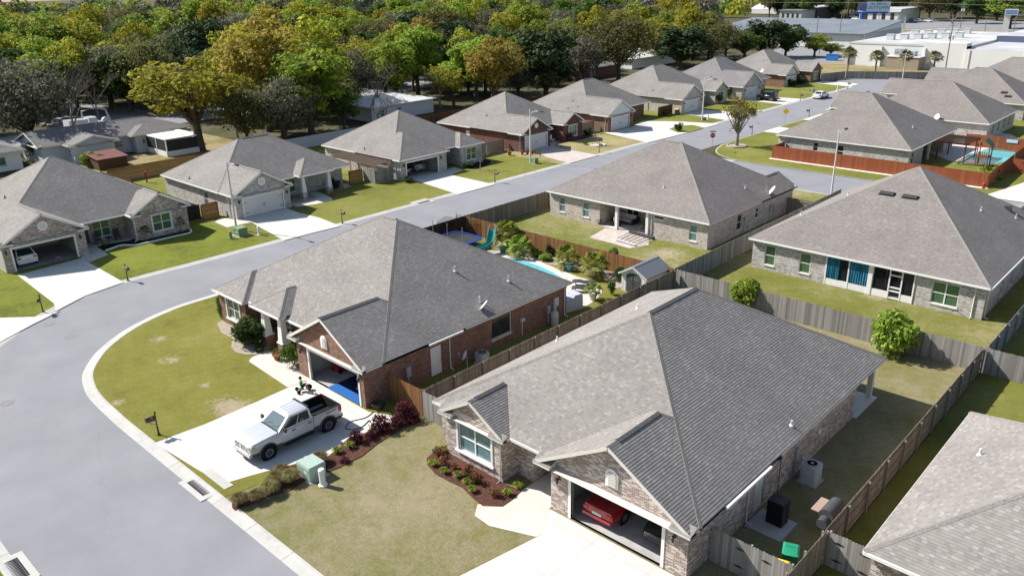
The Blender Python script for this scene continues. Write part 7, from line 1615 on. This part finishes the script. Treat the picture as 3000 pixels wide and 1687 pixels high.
palm('fan_palm', 'palm clump inside the corner of the rust red fence', px(2895, 525), .3, 1.7, 22)
for lb, x, y, ty in (('shaggy cabbage palm leftmost at the street end', 2480, 226, 158), ('thin cabbage palm second at the street end', 2561, 231, 168), ('cabbage palm behind the far street lamp', 2643, 233, 170), ('cabbage palm rightmost before the white wall', 2731, 227, 170), ('lone palm on the far dry field by the cottage', 1693, 160, 118)):
    p = px(x, y); palm('cabbage_palm', lb, p, top_z(p, ty), 2.1, 34, 'olive', 'straw', .2)
M['pot_blue'] = flat('glazed_blue_pot', (.06, .22, .26), .25, .6, var=.15); M['terracotta'] = flat('terracotta', (.30, .10, .05), .8, .2); M['pot_white'] = flat('cream_pot', (.55, .50, .42), .6, .3)
for lb, x, y, r, h, mt, pl in (('blue glazed pot with a young palm beside the pool slide', 1473, 741, .38, .55, 'pot_blue', 1), ('blue glazed pot with a bare plant on the pool deck', 1669, 796, .36, .58, 'pot_blue', 0), ('cream pot with a palm beside the wicker loungers', 1737, 880, .36, .6, 'pot_white', 1), ('terracotta pot on the front path of the red brick house', 813, 1056, .28, .4, 'terracotta', 2), ('brown pot with a leafy plant before the pale pink gate', 1493, 456, .32, .5, 'terracotta', 3), ('red pot left of the lamp by the dark red house', 1530, 455, .22, .45, 'red_plastic', 3), ('red pot behind the lamp by the dark red house', 1545, 454, .22, .45, 'red_plastic', 2), ('red pot right of the lamp by the dark red house', 1560, 453, .22, .45, 'red_plastic', 3), ('orange pot by the patio sofa', 1756, 661, .2, .35, 'terracotta', 2), ('white pot by the corner of the pale house with the portico', 1011, 552, .25, .5, 'pot_white', 3), ('terracotta pot before the right porch column', 975, 576, .28, .45, 'terracotta', 2)):
    t = pots(lb, px(x, y), r, h, mt)
    if pl == 1:
        m = MB()
        for k in range(14): a = k*2.4; frond_fan(m, Vector((0, 0, h+.25)), Vector((math.cos(a), math.sin(a), 1.1-1.3*k/14)), .9)
        m.build('plant', LF['lime'], t, None, None, False)
    elif pl:
        m = MB()
        for _ in range(60): d = rdir(); d.z = abs(d.z); leaf(m, Vector((0, 0, h))+Vector((d.x*r*1.1, d.y*r*1.1, d.z*r*1.5)), d+rdir(), .07)
        m.build('plant', LF['lime' if pl == 3 else 'brown'], t, None, None, False)
# ------------------------------------------------------------------ commercial strip beyond the estate
M['white_wall'] = flat('white_block_wall', (.66, .66, .65), .8, .2, var=.03, vs=.3); M['flat_roof'] = flat('pale_membrane_roof', (.40, .40, .41), .85, .2, var=.22, vs=.12); M['metal_roof'] = flat('grey_metal_roof', (.15, .17, .19), .6, .4, var=.15, vs=.15); M['blue_fascia'] = flat('blue_grey_fascia', (.085, .11, .17), .7, .3); M['tan'] = flat('tan_wall', (.30, .25, .19), .85, .2)
P0 = px(2492, 187); P1 = px(2770, 209); V0 = (P0[1]+P1[1])/2
def blk(mb, x0, x1, y0, y1, z1, z0=0, mi=0): mb.box(x0, x1, y0, y1, z0, z1, mi)
t = thing('store_building', 'long white windowless store building behind the palms', 'building', (-40, V0+25, 0)); U0 = P0[0]
m = MB(); blk(m, U0, -60, V0, V0+58, 5.9); blk(m, -60, 40, V0-.6, V0+27, 5.3); blk(m, -60, 40, V0+27, V0+60, 6.9); blk(m, -70, -60, V0-.3, V0+4, 6.7); m.build('wall', M['white_wall'], t)
m = MB(); m.poly([(U0+.4, V0+.4, 5.93), (-60.1, V0+.4, 5.93), (-60.1, V0+57.6, 5.93), (U0+.4, V0+57.6, 5.93)]); m.poly([(-59.9, V0-.2, 5.34), (39, V0-.2, 5.34), (39, V0+26.9, 5.34), (-59.9, V0+26.9, 5.34)]); m.poly([(-59.6, V0+27.4, 6.94), (39, V0+27.4, 6.94), (39, V0+59.6, 6.94), (-59.6, V0+59.6, 6.94)]); m.build('roof', M['flat_roof'], t)
m = MB(); m.box(-59.99, 40, V0+26.9, V0+26.99, 5.34, 6.95); m.build('fascia', M['blue_fascia'], t)
m = MB()
for a in (U0+.2, U0+9, U0+20, -59, -47, -35): m.box(a, a+.15, V0-.75, V0-.62 if a > -60 else V0-.01, 0, 5.2)
m.box(U0-.1, -60.1, V0-.1, V0-.01, 5.6, 5.95); m.build('downspout', M['steel'], t)
for k in range(11):
    x = U0+6+2.6*(k % 6); y = V0+14+k*3.4; o = thing('rooftop_unit', 'grey air handling unit on the flat roof of the white store', 'rooftop unit', (x, y, 5.94), 0, 'rooftop units of the white store'); m = MB(); m.box(x-1, x+1, y-.8, y+.8, 5.98, 7.3); m.box(x-1.1, x+1.1, y-.9, y+.9, 7.3, 7.4); m.build('casing', M['steel'], o)
a = px(2618, 196); b = px(2703, 203); t = thing('lean_to', 'tan lean-to annex below the white store wall', 'building', (a[0], V0-2, 0)); m = MB(); m.box(a[0], b[0], V0-5, V0-.7, 0, 3.1); m.build('wall', M['tan'], t); m = MB(); m.box(a[0]-.2, b[0]+.2, V0-5.2, V0-.72, 3.1, 3.3); m.build('roof', M['white_wall'], t)
for k in range(2): x = a[0]+2.5+3*k; o = thing('rooftop_unit', ('large grey unit standing on the tan annex', 'smaller grey unit standing on the tan annex')[k], 'rooftop unit', (x, V0-3, 3.32)); m = MB(); m.box(x-1.2+.3*k, x+1.2-.3*k, V0-4, V0-1.6, 3.34, 5.0-.5*k); m.build('casing', M['grey'], o)
t = thing('warehouse', 'low warehouse with a grey metal roof left of the white store', 'building', (-125, 295, 0)); m = MB(); X0, X1, Y0, Y1 = -160, -103.5, 281, 314
m.box(X0, X1, Y0, Y1, 0, 4.6); m.poly([(X1, Y0, 4.6), (X1, Y1, 4.6), (X1, Y1, 7.4)]); m.build('wall', M['white_wall'], t); m = MB(); m.loft([[(X0-.5, Y0-1, 4.6), (X1+.5, Y0-1, 4.6), (X1+.5, Y0-1, 4.85), (X0-.5, Y0-1, 4.85)], [(X0-.5, Y1, 7.3), (X1+.5, Y1, 7.3), (X1+.5, Y1, 7.55), (X0-.5, Y1, 7.55)]]); m.build('roof', M['metal_roof'], t)
m = MB(); m.box(X1+.02, X1+.2, Y0-1, Y1, 3.2, 5.0); m.build('side_panel', M['grey'], t)
def simple_bld(label, x0, x1, yb, d, h, wm, rm, band=None, z=0):
    a, b = px(x0, yb), px(x1, yb); v = min(a[1], b[1]); t = thing('shop_building', label, 'building', (a[0], v, 0)); m = MB(); m.box(a[0], b[0], v, v+d, 0, h); m.build('wall', M[wm], t); m = MB(); m.box(a[0]-.6, b[0]+.6, v-.6, v+d+.6, h, h+.5); m.build('roof', M[rm], t)
    m = MB(); L = b[0]-a[0]
    for k in range(4): m.box(a[0]+L*(.12+.22*k), a[0]+L*(.12+.22*k)+L*.09, v-.08, v-.02, .6, h*.75)
    m.build('window', M['glass_dark'], t)
    if band: m = MB(); m.box(a[0]-.7, b[0]+.7, v-.75, v-.62, h-.9, h+.2); m.build('fascia', M[band], t)
simple_bld('low grey shop with a dark parapet left of the billboard', 2282, 2358, 62, 22, 5, 'ac', 'metal_roof'); simple_bld('dark shop wing with a white flat roof behind the sign', 2350, 2400, 58, 30, 6, 'darkgrey', 'flat_roof'); simple_bld('white diner with a brown roof band behind the billboard', 2515, 2650, 66, 28, 6, 'cream', 'flat_roof', 'white_wall')
p = px(2250, 40); t = thing('marquee_tent', 'white peaked marquee tent at the upper right wood edge', 'tent', (*p, 0)); m = MB()
for k in range(2): m.loft([[(p[0]-9+9*k, p[1]-5, 3), (p[0]+9*k, p[1]-5, 3), (p[0]+9*k, p[1]+5, 3), (p[0]-9+9*k, p[1]+5, 3)], [(p[0]-4.6+9*k, p[1]-.1, 7), (p[0]-4.4+9*k, p[1]-.1, 7), (p[0]-4.4+9*k, p[1]+.1, 7), (p[0]-4.6+9*k, p[1]+.1, 7)]])
m.build('canopy', M['white_wall'], t); m = MB(); m.box(p[0]-9, p[0]+9, p[1]-5, p[1]+5, 0, 3); m.build('side_wall', M['white_wall'], t)
M['sign_blue'] = flat('sign_blue', (.03, .10, .42), .5, .3); M['sign_pale'] = flat('sign_pale_blue', (.42, .52, .62), .5, .3); M['sign_navy'] = flat('sign_navy', (.012, .02, .06), .5, .3)
def cam_face(p): a = math.atan2(-p[1], -p[0]); return a+PI/2
p = px(2522, 72); sc = depth(p)/FPX; t = thing('billboard', 'two sided billboard with a pale lettered panel on a blue post', 'billboard', (*p, 0), cam_face(p)); hb = top_z(p, 35); ht_ = top_z(p, 6)
m = MB(); m.tube([(0, 0, 0), (0, 0, hb)], .9, 12); m.build('post', M['sign_blue'], t, 60, None, False); m = MB(); m.box(-2*sc*10, 68*sc, -.6, .6, hb-.9, hb); m.build('catwalk', M['sign_blue'], t, None, None, False)
m = MB(); m.box(10*sc, 72*sc, -1.4, -1.0, hb, ht_); pn = m.build('sign_panel', M['sign_pale'], t, None, None, False); m = MB(); m.loft([[(-16*sc, 3, hb+.4), (12*sc, -.9, hb), (12*sc, -.6, hb), (-16*sc, 3.3, hb+.4)], [(-14*sc, 3, ht_-.4), (12*sc, -.9, ht_), (12*sc, -.6, ht_), (-14*sc, 3.3, ht_-.4)]]); m.build('back_panel', M['sign_navy'], t, None, None, False)
text_mesh(pn, 'AL BROS\nOUTTOWN', 11*sc, Matrix(((1, 0, 0, 41*sc), (0, 0, 1, -1.42), (0, 1, 0, (hb+ht_)/2+3*sc), (0, 0, 0, 1))), M['sign_navy'])
p = px(2943, 95); sc = depth(p)/FPX; t = thing('tower_sign', 'white tower sign with a blue box on top', 'sign', (*p, 0), cam_face(p)); h1_, h2_ = top_z(p, 45), top_z(p, 28); m = MB(); m.box(-8*sc, 8*sc, -1, 1, 0, h1_); m.build('pillar', M['white_wall'], t, None, None, False)
m = MB(); m.box(-9*sc, 25*sc, -1.6, 1.6, h1_, h2_); bx_ = m.build('sign_box', M['sign_pale'], t, None, None, False); m = MB()
for z_ in (.25, .5, .72): m.box(-6*sc, 22*sc, -1.63, -1.605, h1_+(h2_-h1_)*z_, h1_+(h2_-h1_)*(z_+.1))
m.build('sign_stripe', M['sign_blue'], bx_, None, None, False)
p = px(2632, 85); sc = depth(p)/FPX; t = thing('green_topped_sign', 'tall cream sign frame with a green cap left of the tower sign', 'sign', (*p, 0), cam_face(p)); h1_ = top_z(p, 42); m = MB()
for a in (-4, 14): m.box((a-3)*sc, (a+3)*sc, -.6, .6, 0, h1_*(1 if a < 0 else .8))
m.build('post', M['cream'], t, None, None, False); m = MB(); m.loft([[(-8*sc, -.8, h1_), (-8*sc, .8, h1_), (-8*sc, .8, h1_+.3), (-8*sc, -.8, h1_+.3)], [(6*sc, -.8, h1_+1.2), (6*sc, .8, h1_+1.2), (6*sc, .8, h1_+1.6), (6*sc, -.8, h1_+1.6)]]); m.build('cap', M['play_green'], t, None, None, False); m = MB(); m.box(1*sc, 17*sc, -.3, .3, h1_*.55, h1_*.95); m.build('sign_panel', M['ac'], t, None, None, False)
M['pole_wood'] = flat('utility_pole_wood', (.20, .18, .16), .9, .1, var=.2); tops = []
for i, (bx, by, tx, ty) in enumerate(((2387, 147, 2403, 48), (2455, 140, 2462, 40), (2567, 112, 2578, 32), (2768, 213, 2792, 66), (2813, 83, 2825, 8), (2479, 68, 2483, -8), (2884, 95, 2893, 50), (2968, 100, 2974, 48), (2470, 68, 2473, 30))):
    p = px(bx, by); h = top_z(p, ty); lb = ['leaning utility pole before the grey metal roof', 'utility pole in the yellow green bushes', 'utility pole crossing the right end of the metal roof', 'tall near utility pole with two transformers', 'tall pole with fittings beyond the white roofs', 'utility pole left of the billboard', 'thin pole left of the tower sign', 'thin pole right of the tower sign', 'short pole left of the billboard'][i]
    t = thing('utility_pole', lb, 'utility pole', (*p, 0), 0, 'utility poles of the commercial strip'); m = MB(); m.tube([(*p, 0), (*p, h)], [.17, .11], 8); m.build('pole', M['pole_wood'], t); tops.append((p, h))
    if i in (3, 4):
        for s in (-.45, .45): m = MB(); m.lathe([(.28, h*.66), (.28, h*.66+1.0), (.001, h*.66+1.05)], 10, (p[0]+s, p[1], 0)); m.build('transformer', M['steel'], t)
        m = MB(); m.box(p[0]-1, p[0]+1, p[1]-.06, p[1]+.06, h*.93, h*.93+.12); m.build('crossarm', M['pole_wood'], t)
A_ = (-420, 520); B_ = (160, 395)
for k, z_ in enumerate((10.5, 12.5, 14.5, 16.5, 18.0)):
    t = thing('power_line', 'long power line sagging across the upper right, strung far behind the billboard', 'power line', (-130, 440, z_), 0, 'power lines across the upper right'); m = MB()
    P = [(A_[0]+(B_[0]-A_[0])*s/24, A_[1]-60+(B_[1]-A_[1])*s/24, z_-.9*math.sin(PI*(s % 6)/6)) for s in range(25)]; m.tube(P, .035, 3); m.build('wire', M['grey'], t)
pk = [(2508, 60, 'car_white', 'sedan', 0), (2530, 62, 'car_white', 'suv', .3), (2548, 66, 'car_blue', 'suv', .2), (2560, 72, 'car_blue', 'sedan', .1), (2585, 66, 'car_white', 'van', .1), (2690, 66, 'car_white', 'suv', .4), (2720, 66, 'car_white', 'sedan', .1), (2672, 64, 'car_grey', 'sedan', .3), (2424, 52, 'car_red', 'suv', 0), (2445, 64, 'car_white', 'suv', .3), (2463, 66, 'car_grey', 'sedan', .2), (2347, 60, 'car_white', 'sedan', .2), (2500, 54, 'car_white', 'suv', 0), (2725, 62, 'car_white', 'sedan', .5)]
nm = ['white', 'white', 'dark blue', 'dark blue', 'white', 'white', 'white', 'grey', 'red', 'white', 'grey', 'white', 'white', 'white']; done = {}
for i, (x, y, c_, k_, r_) in enumerate(pk):
    p = px(x, y); lb = f'{nm[i]} ' + ('delivery van' if k_ == 'van' else 'vehicle') + ' in the far car parks'
    if (c_, k_) in done: copy_at(done[(c_, k_)], (*p, .03), r_, lb)
    else: done[(c_, k_)] = car('parked_car', lb, (*p, .03), r_, c_, k_, 'vehicles in the far car parks')
t = thing('dumpster', 'blue dumpster at the left end of the white store', 'dumpster', (*px(2437, 178), .02)); m = MB(); m.loft([[(-1.4, -.9, .1), (1.4, -.9, .1), (1.4, .9, .1), (-1.4, .9, .1)], [(-1.5, -1.1, 1.5), (1.5, -1.1, 1.5), (1.5, 1.1, 1.7), (-1.5, 1.1, 1.7)]]); m.build('body', flat('dumpster_blue', (.03, .18, .45), .6, .3), t, None, None, False); m = MB(); m.box(-1.52, 1.52, -1.12, 1.1, 1.7, 1.76); m.build('lid', M['sign_blue'], t, None, None, False)
t = thing('shipping_container', 'pale blue truck box on the far street beside the magnolia', 'container', (*px(1680, 188), 0)); m = MB(); m.box(-1.6, 1.6, -3, 3, .6, 4.0); m.build('box', M['sign_pale'], t, None, None, False); m = MB(); m.box(-1.2, 1.2, -2.8, 2.8, .1, .6); m.build('chassis', M['black'], t, None, None, False)
t = thing('shed_roof', 'rust red metal lean-to roof below the pale blue house', 'lean-to', (-118, 43, 0)); p = px(318, 488); m = MB(); m.loft([[(p[0]-2.6, p[1]-2.2, 1.9), (p[0]+2.2, p[1]-2.2, 1.5), (p[0]+2.2, p[1]-2.2, 1.56), (p[0]-2.6, p[1]-2.2, 1.96)], [(p[0]-2.6, p[1]+2.2, 1.9), (p[0]+2.2, p[1]+2.2, 1.5), (p[0]+2.2, p[1]+2.2, 1.56), (p[0]-2.6, p[1]+2.2, 1.96)]]); m.build('roof', flat('rusty_metal', (.13, .045, .035), .8, .3, var=.2), t); m = MB(); m.box(p[0]-2.4, p[0]+2.0, p[1]-2, p[1]+2, 0, 1.48); m.build('wall', M['wood_dark'], t)
for k, (o, _, _) in list(PR.items()):
    if o.location.z < -400:
        for c in kids(o): bpy.data.objects.remove(c)
        bpy.data.objects.remove(o)
